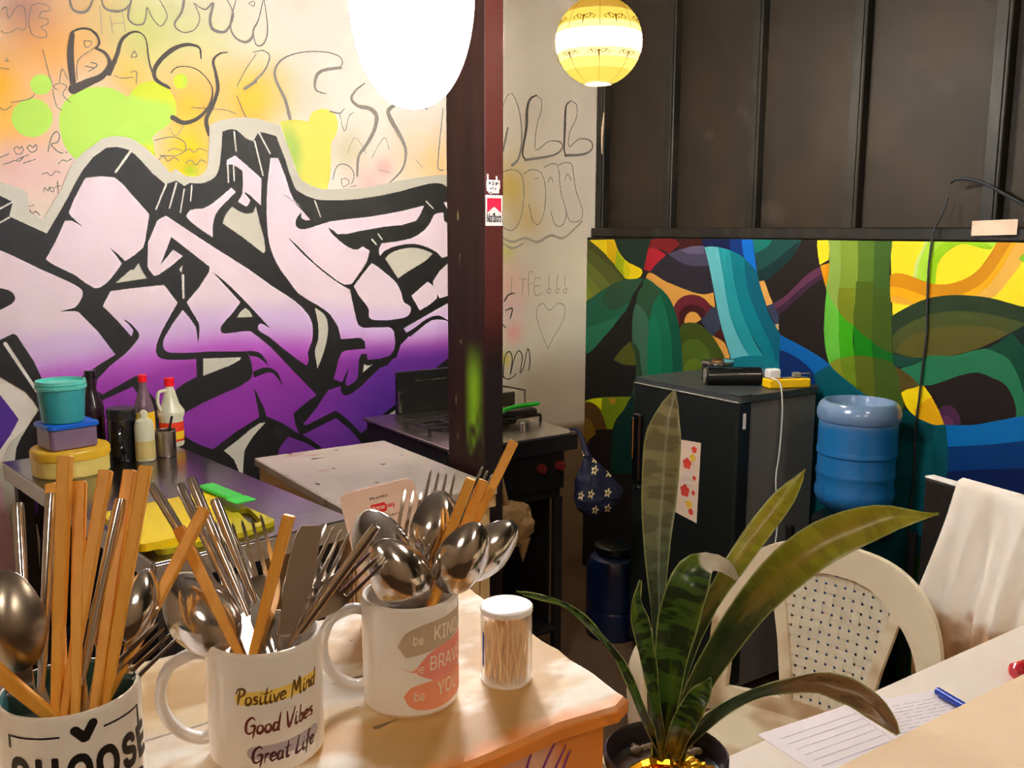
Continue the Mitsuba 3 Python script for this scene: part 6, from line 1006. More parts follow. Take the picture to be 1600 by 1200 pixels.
# ------------------------------------------------------------------ water jugs
def jug_prof(inv=True):
    p = [(0, .050), (.070, .046), (.084, .032), (.092, .010), (.098, 0), (.106, .0015), (.1155, .012), (.121, .030), (.121, .044), (.118, .056), (.113, .060), (.1145, .066), (.1145, .140), (.117, .146), (.117, .158), (.1125, .163), (.1125, .205), (.116, .211), (.116, .224), (.1125, .229), (.1125, .262), (.1165, .268), (.1165, .288), (.110, .305), (.085, .330), (.045, .352), (.032, .362), (.030, .40), (0, .40)]
    return p
JX, JY = 2.440, 1.700
ja = thing('water_jug', 'large blue water jug standing upside down beside the refrigerator', 'water jug')
jm = lathe([(max(a, 1e-5), -b) for a, b in jug_prof()][::-1], 64)
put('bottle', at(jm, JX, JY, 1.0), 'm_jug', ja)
stand = thing('jug_stand', 'black water stand carrying the upside down blue jug', 'stand')
put('ring_plate', at(lathe([(.036, .596), (.12, .596), (.12, .625), (.105, .640), (.036, .640), (.036, .596)], 40), JX, JY, 0), 'm_black_metal', stand)
for sx_ in (-1, 1):
    for sy_ in (-1, 1):
        put('leg', bx(JX + sx_ * .128 - .010, JX + sx_ * .128 + .010, JY + sy_ * .128 - .010, JY + sy_ * .128 + .010, 0, .60, .002), 'm_black_metal', stand)
jb2 = thing('water_jug', 'dark blue ribbed water jug on the floor under the black stand', 'water jug')
put('bottle', at(lathe(ring_prof(*[(a * .98, b * 1.17) for a, b in [(0, 0), (.108, 0), (.116, .012), (.116, .10), (.110, .11), (.116, .12), (.116, .22), (.110, .23), (.116, .24), (.116, .31), (.110, .33), (.116, .345), (.116, .36), (.112, .40), (.10, .43), (.034, .452), (.030, .46), (.030, .475), (0, .475)]]), 48), JX, JY, 0), 'm_jug_lower', jb2)
put('cap', at(lathe(ring_prof((0, .556), (.032, .556), (.032, .585), (0, .586)), 24), JX, JY, 0), 'm_blue_lid', jb2)
dj = thing('water_can', 'dark blue lidded can on the floor left of the refrigerator', 'can')
put('body', at(lathe(ring_prof((0, 0), (.10, 0), (.105, .01), (.105, .10), (.100, .11), (.105, .12), (.105, .26), (.09, .30), (.06, .32), (0, .32)), 40), 2.235, 2.560, 0), 'm_jug_dark', dj)
put('lid', at(lathe(ring_prof((0, .318), (.07, .318), (.075, .325), (.075, .345), (.06, .352), (0, .352)), 32), 2.235, 2.560, 0), 'm_gloss_black', dj)

# ------------------------------------------------------------------ cables and paper on the right wall
solo('wall_cable', tube([[2.634, 1.585, 1.60], [2.622, 1.592, 1.55], [2.600, 1.598, 1.510], [2.594, 1.600, 1.475], [2.592, 1.603, 1.40], [2.594, 1.601, 1.30], [2.593, 1.595, 1.20], [2.593, 1.600, 1.10], [2.592, 1.603, 1.00], [2.594, 1.610, .90], [2.592, 1.60, .78], [2.593, 1.605, .62], [2.594, 1.60, .40]], .0032, 8), 'm_cable_dark', 'dark cable hanging down over the mural beside the blue jug', 'cable')
solo('loose_cable', tube([[2.630, 1.578, 1.640], [2.628, 1.560, 1.650], [2.628, 1.520, 1.648], [2.630, 1.470, 1.632], [2.630, 1.41, 1.600], [2.632, 1.34, 1.565], [2.634, 1.25, 1.545]], .005, 8), 'm_cable_dark', 'short black cable arching across the dark sheet panels', 'cable')
pm = trimesh.creation.box(extents=[.001, .125, .042]); pm = pm.subdivide().subdivide().subdivide()
v = pm.vertices; v[:, 0] += .006 * np.sin(v[:, 1] * 60); v[:, 2] += .12 * -v[:, 1] * .25
solo('paper_scrap', at(pm, 2.606, 1.425, 1.512), 'm_note_paper', 'torn cream paper scrap stuck on the rail above the mural', 'paper')

# ------------------------------------------------------------------ black board with draped cloth
bd = thing('black_board', 'tall black board carrying a stained white cloth behind the plastic chair', 'board')
b0, b1 = np.array([1.880, 1.126]), np.array([1.785, 0.600]); bu = (b1 - b0) / np.linalg.norm(b1 - b0); bn = np.array([-bu[1], bu[0]])
BL = np.linalg.norm(b1 - b0); bang = math.degrees(math.atan2(bu[1], bu[0]))
put('panel', at(bx(0, BL, -.012, .012, .08, .973, .003), b0[0], b0[1], 0, bang), 'm_black_metal', bd)
put('top_edge', at(bx(0, BL, -.013, .013, .9732, .978, .001), b0[0], b0[1], 0, bang), 'm_white_plastic', bd)
for u in (.06, BL - .06):
    put('foot', at(bx(u - .02, u + .02, -.15, .15, 0, .079, .004), b0[0], b0[1], 0, bang), 'm_black_metal', bd)
# cloth: over the top edge, hanging on both sides with folds
nu, nv = 90, 60
us = np.linspace(.085, BL - .02, nu); vs = np.linspace(-.16, .62, nv)
P_ = np.zeros((nu, nv, 3))
for i, u in enumerate(us):
    for j, s in enumerate(vs):
        f = max(0, min(1, (abs(s) - .01) / .25))
        fold = (.017 * math.sin(u * 58 + 1.6 * math.sin(s * 5)) + .011 * math.sin(u * 121 + 2 + s * 5) + .010 * math.sin(u * 24 + 1)) * f
        tt = .0155
        if s < -.02: w, z = tt + abs(fold) * .4 + .002, 0.981 + s + .015
        elif s > .02: w, z = -(tt + .012 * f + max(fold, -.020) + .034 * f), 0.981 - s + .015
        else:
            a = (s / .02) * PI / 2; w, z = -tt * math.sin(a), 0.981 + .012 * math.cos(a) - .0
        e = us[0] - .085
        uu = u - .030 * f * max(0, 1 - (u - us[0]) / .10)
        zz = z + .010 * math.sin(u * 30) * f
        xy = b0 + bu * uu + bn * w
        P_[i, j] = [xy[0], xy[1], zz]
ii, jj = np.meshgrid(np.arange(nu - 1), np.arange(nv - 1), indexing='ij'); q_ = np.stack([ii * nv + jj, (ii + 1) * nv + jj, (ii + 1) * nv + jj + 1, ii * nv + jj + 1], -1).reshape(-1, 4)
cl = trimesh.Trimesh(P_.reshape(-1, 3), np.vstack([q_[:, [0, 1, 2]], q_[:, [0, 2, 3]]]), process=False)
solo('draped_cloth', cl, 'm_cloth', 'stained white cloth draped over the black board', 'cloth', smooth=True)

# ------------------------------------------------------------------ plastic chair
CHX, CHY, CHR = 1.435, 1.150, 190.0
ch = thing('plastic_chair', 'stained cream plastic armchair with a woven back behind the white desk', 'chair')
def loc(m):
    m = m.copy(); m.apply_transform(trimesh.transformations.rotation_matrix(math.radians(CHR), [0, 0, 1])); m.apply_translation([CHX, CHY, 0]); return m
def back_x(y, z):      # the back's surface: leaning back, curved round the sitter
    return -.215 - .16 * (z - .43) + 1.1 * y * y
def bend(m, t0=0.0):
    """2-D outline (x = across, y = up, z = thickness) onto the back's surface."""
    m = m.subdivide_to_size(.02)
    v = m.vertices; m.vertices = np.c_[back_x(v[:, 0], v[:, 1]) + v[:, 2] + t0, v[:, 0], v[:, 1]]
    return m
def arch(w, top, base, n=40):
    a = np.linspace(0, PI, n)
    return [(w, base)] + [(w * math.copysign(abs(math.cos(t)) ** .75, math.cos(t)), top - .20 + .20 * math.sin(t) ** .85) for t in a] + [(-w, base)]
outer = Polygon(arch(.255, .830, .415))
inner = Polygon(arch(.212, .745, .43)).intersection(sbox(-1, .47, 1, 1))
panel_o = Polygon([(-.150, .735), (-.10, .775), (0, .795), (.10, .775), (.150, .735), (.118, .60), (.095, .47), (.09, .42), (-.09, .42), (-.095, .47), (-.118, .60)])
panel_i = Polygon(soften([(-.122, .728), (-.07, .758), (0, .766), (.07, .758), (.122, .728), (.094, .60), (.070, .475), (-.070, .475), (-.094, .60)], 1))
frame = outer.difference(inner).union(panel_o.intersection(outer)).difference(panel_i)
put('back_frame', loc(bend(solid(frame, .016))), 'm_chair', ch, smooth=50)
pitch = .0215
for i in range(-8, 9):
    xk = i * pitch
    seg = LineString([(xk, .45), (xk, .80)]).intersection(panel_i.buffer(.006))
    if seg.is_empty or seg.length < .02: continue
    y0_, y1_ = seg.bounds[1], seg.bounds[3]; zz = np.arange(y0_, y1_ + .003, pitch / 4)
    wv = .008 + .0013 * np.cos(PI * (zz / pitch) + PI * i)
    ww = pitch * .37
    vv = []
    for z, t in zip(zz, wv): vv += [[xk - ww, z, t - .0006], [xk + ww, z, t - .0006], [xk + ww, z, t + .0006], [xk - ww, z, t + .0006]]
    ff = []
    for k in range(len(zz) - 1):
        for a in range(4):
            b = (a + 1) % 4; ff += [[k * 4 + a, k * 4 + b, k * 4 + 4 + b], [k * 4 + a, k * 4 + 4 + b, k * 4 + 4 + a]]
    m = trimesh.Trimesh(vv, ff, process=False); v = m.vertices; m.vertices = np.c_[back_x(v[:, 0], v[:, 1]) + v[:, 2], v[:, 0], v[:, 1]]
    put('upright_strip', loc(m), 'm_weave', ch, smooth=40)
for i in range(20, 38):
    zk = i * pitch
    seg = LineString([(-.3, zk), (.3, zk)]).intersection(panel_i.buffer(.006))
    if seg.is_empty or seg.length < .02: continue
    x0_, x1_ = seg.bounds[0], seg.bounds[2]; xx = np.arange(x0_, x1_ + .003, pitch / 4)
    wv = .008 - .0013 * np.cos(PI * (xx / pitch) + PI * i)
    ww = pitch * .37
    vv = []
    for x, t in zip(xx, wv): vv += [[x, zk - ww, t - .0006], [x, zk + ww, t - .0006], [x, zk + ww, t + .0006], [x, zk - ww, t + .0006]]
    ff = []
    for k in range(len(xx) - 1):
        for a in range(4):
            b = (a + 1) % 4; ff += [[k * 4 + a, k * 4 + b, k * 4 + 4 + b], [k * 4 + a, k * 4 + 4 + b, k * 4 + 4 + a]]
    m = trimesh.Trimesh(vv, ff, process=False); v = m.vertices; m.vertices = np.c_[back_x(v[:, 0], v[:, 1]) + v[:, 2], v[:, 0], v[:, 1]]
    put('cross_strip', loc(m), 'm_weave', ch, smooth=40)
seat2 = Polygon(soften([(-.20, -.20), (.21, -.235), (.245, -.15), (.25, 0), (.245, .15), (.21, .235), (-.20, .20)], 2))
sm = solid(seat2, .022); sm = sm.subdivide_to_size(.03); v = sm.vertices; v[:, 2] += .418 - .018 * np.exp(-((v[:, 0]) ** 2 + v[:, 1] ** 2) / .025) - .9 * np.maximum(v[:, 0] - .19, 0) ** 1.5 * 2
seat = put('seat', loc(sm), 'm_chair', ch, smooth=50)
for k, rr in enumerate((.10, .125, .15)):
    a = np.linspace(-1.0, 1.0, 14)
    put('groove', loc(tube([[rr * 1.3 * math.cos(t), rr * 1.5 * math.sin(t), .4405 - .018 * math.exp(-((rr * 1.3 * math.cos(t)) ** 2 + (rr * 1.5 * math.sin(t)) ** 2) / .025) - .9 * max(rr * 1.3 * math.cos(t) - .19, 0) ** 1.5 * 2] for t in a], .0016, 6, 2)), 'm_seam', seat)
for s in (-1, 1):
    arm = []
    pts = [(-.175, s * .252, .625, .024), (-.11, s * .264, .632, .026), (-.03, s * .270, .632, .027), (.04, s * .268, .620, .026), (.085, s * .262, .585, .022), (.10, s * .255, .52, .020), (.10, s * .245, .43, .020)]
    q = catmull(np.array(pts), 5)
    for a, b in zip(q[:-1], q[1:]):
        arm.append(hull(ball([a[0], a[1], a[2]], .011, 1), ball([a[0], a[1] + s * .03, a[2] - .004], .009, 1), ball(b[:3], .011, 1), ball([b[0], b[1] + s * .03, b[2] - .004], .009, 1)))
    put('armrest', loc(cat(*arm)), 'm_chair', ch, smooth=50)
for s in (-1, 1):
    put('leg', loc(hull(bx(.19, .235, s * .245 - .02, s * .245 + .02, .42, .43), bx(.225, .255, s * .275 - .014, s * .275 + .014, 0, .01))), 'm_chair', ch)
    put('leg', loc(hull(bx(-.235, -.19, s * .20 - .02, s * .20 + .02, .42, .43), bx(-.30, -.27, s * .24 - .014, s * .24 + .014, 0, .01))), 'm_chair', ch)

# ------------------------------------------------------------------ white desk and the nearer ledge
dsk = thing('white_desk', 'white topped desk with papers and a blue pen in front of the plastic chair', 'desk')
DZ = .90
put('top', bx(.478, 1.62, .30, .690, DZ - .028, DZ, .003), 'm_desk', dsk)
put('front_panel', bx(.49, 1.60, .32, .34, .05, DZ - .0285), 'm_desk', dsk)
for x in (.49, 1.58): put('side_panel', bx(x, x + .02, .345, .66, 0, DZ - .0285), 'm_desk', dsk)
lg2 = thing('upper_ledge', 'pale service ledge nearest the viewer, raised above the white desk', 'ledge')
put('slab', bx(.515, 1.62, .12, .385, 1.098, 1.12, .004), 'm_ledge', lg2)
for x in (.535, 1.57): put('upright', bx(x, x + .02, .20, .299, 0.0, 1.0975), 'm_ledge', lg2)
# papers, pen
def sheet(cx, cy, w, h, rot, z, lines, label, curl=.0):
    k = thing('paper_sheet', label, 'paper')
    m = trimesh.creation.box(extents=[w, h, .0006]).subdivide().subdivide().subdivide()
    v = m.vertices; v[:, 2] += curl * np.maximum(0, (v[:, 0] / w + .5)) ** 3
    put('page', at(m, cx, cy, z + .0004, rot), 'm_paper', k, smooth=False)
    if lines:
        a = math.radians(rot)
        ms = []
        for o in np.linspace(-h * .44, h * .42, lines):
            x = -w * .42
            while x < w * .40:
                d = rng.uniform(.008, .03) if lines > 18 else w * .84
                ms.append(at(bx(x, min(x + d, w * .43), -.00045, .00045, 0, .0002), cx - math.sin(a) * o, cy + math.cos(a) * o, z + .0009, rot)); x += d + .006
        put('ruled_lines', cat(*ms), 'm_pencil_line', k, smooth=False, kind='stuff')
    return k
sheet(.935, .560, .21, .26, -6, DZ, 18, 'ruled paper sheet at the left on the white desk')
sheet(1.03, .545, .15, .24, -16, DZ + .0012, 30, 'paper sheet with rows of small writing lying under the blue pen')
pn = thing('ballpoint_pen', 'blue ballpoint pen lying on the papers of the white desk', 'pen')
p0, p1 = np.array([1.112, .632, DZ + .0085]), np.array([1.083, .515, DZ + .0085])
put('barrel', tube([p0, p0 * .5 + p1 * .5, p1], .0052, 12, 2), 'm_pen_blue', pn)
put('tip', tube([p1, p1 + (p1 - p0) * .07], [.0045, .0012], 10, 0), 'm_steel', pn)
solo('red_tube', cat(cyl([1.236, .598, DZ + .0130], [1.31, .590, DZ + .0130], .0122, 24, .006)), 'm_red_gloss', 'glossy red tube lying on the white desk at the right edge', 'tube')

# ------------------------------------------------------------------ service counter with the mugs
CZ = 1.12
co = thing('service_counter', 'worn cream topped bar counter with orange edges carrying the three mugs', 'counter')
ce = Polygon([(-.75, .535), (.20, .538), (.34, .534), (.42, .540), (.475, .535), (.494, .545), (.497, .58), (.502, .66), (.508, .74), (.516, .825), (.42, .832), (.30, .838), (-.75, .845)])
edge = np.array(ce.exterior.segmentize(.012).coords)[:-1]
jit = 1.0 + 0 * edge
nz = meshkit.fbm(np.c_[edge * 40, np.zeros(len(edge))], 3, 4) - .5
cen = edge.mean(0); dirs = edge - cen; dirs /= np.linalg.norm(dirs, axis=1, keepdims=True)
ce2 = Polygon(edge + dirs * (nz * .008)[:, None])
def slab(poly, z0, z1, b):
    lo = solid(poly, z1 - z0 - b); lo.apply_translation([0, 0, z0])
    q = poly.buffer(-b)
    up = trimesh.creation.extrude_polygon(poly, .0005, engine='earcut')
    e0, n = np.array(poly.exterior.coords)[:-1], None
    # a chamfered rim: the outline drawn in towards the top
    e1 = np.array([np.array(q.exterior.interpolate(q.exterior.project(Point(p))).coords[0]) for p in e0])
    k = len(e0); v = np.vstack([np.c_[e0, np.full(k, z1 - b)], np.c_[e1, np.full(k, z1)]])
    f = []
    for i in range(k):
        j = (i + 1) % k; f += [[i, j, k + j], [i, k + j, k + i]]
    rim = trimesh.Trimesh(v, f, process=False)
    if Polygon(e0).exterior.is_ccw is False: rim.invert()
    a, t = trimesh.creation.triangulate_polygon(q, engine='earcut')
    cap = trimesh.Trimesh(np.c_[a, np.full(len(a), z1)], t, process=False)
    return cat(lo, rim, cap)
put('top', slab(ce2, CZ - .013, CZ, .004), 'm_counter_top', co, smooth=False)
put('front_panel', hull(bx(-.75, .470, .548, .575, .0, CZ - .0135), bx(-.75, .470, .548, .575, .9, CZ - .0135)), 'm_counter_front', co)
put('side_panel', bx(.445, .465, .577, .80, 0, CZ - .0135), 'm_counter_front', co)
put('back_panel', bx(-.75, .465, .801, .82, 0, CZ - .0135), 'm_counter_front', co)
sk = []
for pts in ([(.3859, 1.070), (.393, 1.090), (.3985, 1.104)], [(.400, 1.066), (.411, 1.088), (.4235, 1.106)], [(.410, 1.068), (.421, 1.080), (.4308, 1.096)], [(.424, 1.066), (.432, 1.084), (.436, 1.090)], [(.372, 1.076), (.376, 1.080), (.380, 1.079)]):
    sk.append(ribbon(pts, .003, .0022, .001))
km = solid(unary_union(sk), .0006); v = km.vertices; km.vertices = np.c_[v[:, 0], .5476 - v[:, 2] * .5, v[:, 1]]; km.invert()
put('marker_scribble', km, 'm_purple_marker', co, smooth=False, kind='stuff', label='purple marker scribble')

MUGS = [(.088, .625, .0425), (.220, .637, .0413), (.345, .645, .0390)]
HM = .0915
def mug(i, label, hang, glaze='m_ceramic'):
    x, y, r = MUGS[i]
    k = thing('mug', label, 'mug')
    pr = ring_prof((0, .004), (r - .009, .004), (r - .007, 0), (r - .004, 0), (r - .0005, .004), (r, .010), (r, HM - .003), (r - .0012, HM), (r - .003, HM))
    put('body', at(lathe(pr, 72), x, y, CZ), 'm_ceramic', k)
    put('inside', at(lathe(ring_prof((r - .003, HM), (r - .0045, HM - .002), (r - .0045, .012), (r - .009, .0075), (0, .007)), 72), x, y, CZ), glaze, k)
    a = math.radians(hang); d = np.array([math.cos(a), math.sin(a), 0]); c = np.array([x, y, CZ])
    pts = [(r - .003, .078), (r + .008, .080), (r + .024, .072), (r + .031, .055), (r + .030, .038), (r + .020, .022), (r + .006, .0145), (r - .003, .016)]
    q = catmull(np.array(pts), 6); hs = []
    side_ = np.array([-d[1], d[0], 0])
    rows = []
    for j in range(len(q)):
        t = q[min(j + 1, len(q) - 1)] - q[max(j - 1, 0)]; t /= np.linalg.norm(t); nn = np.array([-t[1], t[0]])
        ring = []
        for an in np.arange(12) * 2 * PI / 12:
            o = q[j] + nn * .0042 * math.cos(an)
            ring.append(c + d * o[0] + np.array([0, 0, o[1]]) + side_ * .0062 * math.sin(an))
        rows.append(ring)
    v = np.array(rows).reshape(-1, 3); f = []
    for j in range(len(q) - 1):
        for b in range(12):
            e = (b + 1) % 12; f += [[j * 12 + b, j * 12 + e, (j + 1) * 12 + e], [j * 12 + b, (j + 1) * 12 + e, (j + 1) * 12 + b]]
    hm = trimesh.Trimesh(v, f, process=False); hm.fix_normals()
    put('handle', hm, 'm_ceramic', k, smooth=True)
    return k
def wrap(m, i, th0, z, k=1):
    """A flat print (x right, y up) rolled onto mug i at angle th0, its origin at height z."""
    x, y, r = MUGS[i]
    m = m.subdivide_to_size(.004) if len(m.faces) < 4000 else m.copy()
    v = m.vertices; rr = r + .00015 * k + np.clip(v[:, 2], 0, .0003) * .4; t = math.radians(th0) + v[:, 0] / r
    out = m.copy(); out.vertices = np.c_[x + rr * np.cos(t), y + rr * np.sin(t), CZ + z + v[:, 1]]
    return out
def print_on(key, name, g, i, th0, z, m, k=1, label=None):
    mesh = solid(g, .0003) if not isinstance(g, trimesh.Trimesh) else g
    put(name, wrap(mesh, i, th0, z, k), m, key, smooth=False, label=label)

m0 = mug(0, 'white mug with thick black lettering and a heart, leftmost of the three mugs', 175, 'm_teal_glaze')
th = -98
heart = unary_union([hullg for hullg in [LineString([(-.0048, .0030), (0, -.0028)]).buffer(.0028), LineString([(.0052, .0052), (0.0005, -.0028)]).buffer(.0028)]])
print_on(m0, 'heart_print', heart, 0, th + 8, .0790, 'm_black_ink', 2)
ln_ = unary_union([LineString([(-.040, .069), (-.040, .0765), (-.008, .0765)]).buffer(.0006), LineString([(.018, .0765), (.046, .0765), (.047, .05)]).buffer(.0006)])
print_on(m0, 'line_print', ln_, 0, th, .003, 'm_black_ink', 2)
def fat(s, h, wide, grow):
    m = text2d(s, h, True); return m
from shapely import affinity
def glyphs(s, h, grow=.0):
    """Rounded heavy lettering as shapely outlines, each letter its own, centred on 0."""
    m = meshkit.text_mesh(s, h, .001, True)
    top = m.facets_normal[:, 2] > .9 if len(m.facets) else []
    tri = m.triangles[m.face_normals[:, 2] > .9][:, :, :2]
    g = unary_union([Polygon(t).buffer(1e-6) for t in tri]).buffer(grow).buffer(-.0004).buffer(.0004)
    b = g.bounds
    return affinity.translate(g, -(b[0] + b[2]) / 2, 0)
for chh, ox, rot in zip('CHOOSE', (-.0330, -.0158, .0022, .0190, .0350, .0490), (5, 0, -3, 6, 4, 8)):
    g = affinity.rotate(affinity.scale(glyphs(chh, .0205, .0009), .70, 1, origin=(0, 0)), rot)
    print_on(m0, 'letter_print', g, 0, th + math.degrees(ox / MUGS[0][2]), .0445, 'm_black_ink', 2)
print_on(m0, 'letter_print', affinity.rotate(glyphs('Y', .024, .0016), -14), 0, th + 46, .013, 'm_black_ink', 2)

m1 = mug(1, 'white mug with brush lettering about positive mind, middle one of the three mugs', 160)
th1 = -109 + 10
for w0, w1, zc, rise, m in ((-.024, .030, .0600, .004, 'm_hi_yellow'), (-.017, .030, .0195, .004, 'm_hi_grey')):
    print_on(m1, 'highlight_print', LineString([(w0, 0), ((w0 + w1) / 2, .0015), (w1, rise)]).buffer(.0048), 1, th1, zc, m, 1)
BRUSH = {'P': (.62, [[(.14, 0), (.2, .5), (.24, .95)], [(-.02, .72), (.15, 1), (.5, .98), (.55, .75), (.38, .55), (.2, .48)]]), 'o': (.5, [[(.28, .48), (.1, .4), (.08, .1), (.25, 0), (.42, .15), (.38, .42), (.28, .48)]]),
         's': (.42, [[(.36, .45), (.2, .5), (.12, .36), (.3, .22), (.28, .04), (.08, .04)]]), 'i': (.28, [[(.12, .48), (.1, .1), (.2, 0), (.28, .06)], [(.14, .68), (.16, .72)]]), 't': (.36, [[(.22, .95), (.14, .15), (.24, 0), (.34, .08)], [(.0, .6), (.38, .64)]]),
         'v': (.45, [[(.05, .48), (.2, .02), (.42, .5)]]), 'e': (.45, [[(.08, .24), (.38, .3), (.32, .48), (.14, .44), (.06, .2), (.18, 0), (.4, .1)]]), 'M': (.9, [[(.05, -.1), (.18, .95), (.38, .3), (.62, 1.0), (.72, .02), (.82, .05)]]),
         'n': (.48, [[(.08, .48), (.06, 0)], [(.07, .32), (.25, .5), (.36, .4), (.34, .05), (.44, .04)]]), 'd': (.52, [[(.38, .45), (.15, .48), (.06, .15), (.2, 0), (.36, .2)], [(.48, 1), (.38, .1), (.48, 0)]]),
         'G': (.74, [[(.6, .85), (.4, 1), (.1, .7), (.08, .2), (.3, 0), (.55, .15)], [(.34, .45), (.62, .45), (.56, -.25)]]), 'V': (.6, [[(.05, .95), (.25, 0), (.6, 1.05)]]), 'b': (.46, [[(.16, 1), (.1, .05)], [(.1, .3), (.3, .48), (.4, .2), (.22, 0), (.1, .08)]]),
         'r': (.36, [[(.08, .48), (.08, 0)], [(.08, .3), (.2, .48), (.34, .46)]]), 'a': (.5, [[(.36, .45), (.15, .48), (.06, .15), (.2, 0), (.36, .2)], [(.38, .48), (.36, .08), (.46, .02)]]), 'L': (.5, [[(.26, 1), (.12, .3), (.1, .02), (.3, 0), (.5, .1)]]),
         'f': (.38, [[(.42, .95), (.28, .98), (.2, .5), (.12, -.3)], [(.03, .45), (.38, .48)]]), ' ': (.34, [])}
def brush(s, h, width, heavy=.16):
    gs, x = [], 0
    for c in s:
        adv, st_ = BRUSH[c]
        for p in st_: gs.append(ribbon([((x + a + .18 * b) * h, b * h) for a, b in p], heavy * h * .5, heavy * h * 1.25, heavy * h * .45, 6))
        x += adv
    g = unary_union(gs); k = width / (x * h)
    return affinity.translate(affinity.scale(g, k, 1, origin=(0, 0)), -width / 2, 0)
for s, zc, m, sz, ox, wd in (('Positive Mind', .0570, 'm_olive_ink', .0115, .002, .061), ('Good Vibes', .0355, 'm_brown_ink', .0120, .003, .052), ('Great Life', .0135, 'm_plum_ink', .0120, .005, .048)):
    g = affinity.translate(affinity.rotate(brush(s, sz, wd), 3, origin=(0, 0)), ox, 0)
    print_on(m1, 'lettering', g, 1, th1, zc, m, 2)

m2 = mug(2, 'white mug with pastel brush patches, rightmost of the three mugs', 155)
th2 = -118 + 44
for g, zc, m in ((Polygon(soften([(-.040, -.004), (-.034, .006), (-.02, .0125), (0, .015), (.03, .017), (.03, .0), (0, -.007), (-.02, -.011), (-.034, -.0135)], 2)), .066, 'm_taupe'),
                 (Polygon(soften([(-.038, .0025), (-.030, -.001), (-.026, .001), (-.016, .012), (0, .017), (.03, .020), (.03, -.004), (.0, -.012), (-.012, -.0105), (-.026, -.003), (-.034, .0005)], 1)), .042, 'm_coral'),
                 (Polygon(soften([(-.036, .000), (-.030, .007), (-.015, .0105), (.0, .0125), (.03, .012), (.03, -.009), (0, -.0125), (-.020, -.0125), (-.032, -.008)], 2)), .0205, 'm_peach')):
    print_on(m2, 'brush_patch', g, 2, th2, zc, m, 1)
for a_t, b_t, zc in (('be', 'KIND', .063), ('be', 'BRAVE', .039), ('be', 'YOU', .0165)):
    t = text2d(a_t, .0062, False, (.9, 1.2), .1); t.apply_translation([-.024, 0.0, 0]); print_on(m2, 'small_lettering', t, 2, th2, zc, 'm_pale_print', 2)
    t = text2d(b_t, .0105, False, (.8, 1.1), .05); t.apply_translation([.003, .001, 0]); print_on(m2, 'lettering', t, 2, th2, zc, 'm_pale_print', 2)

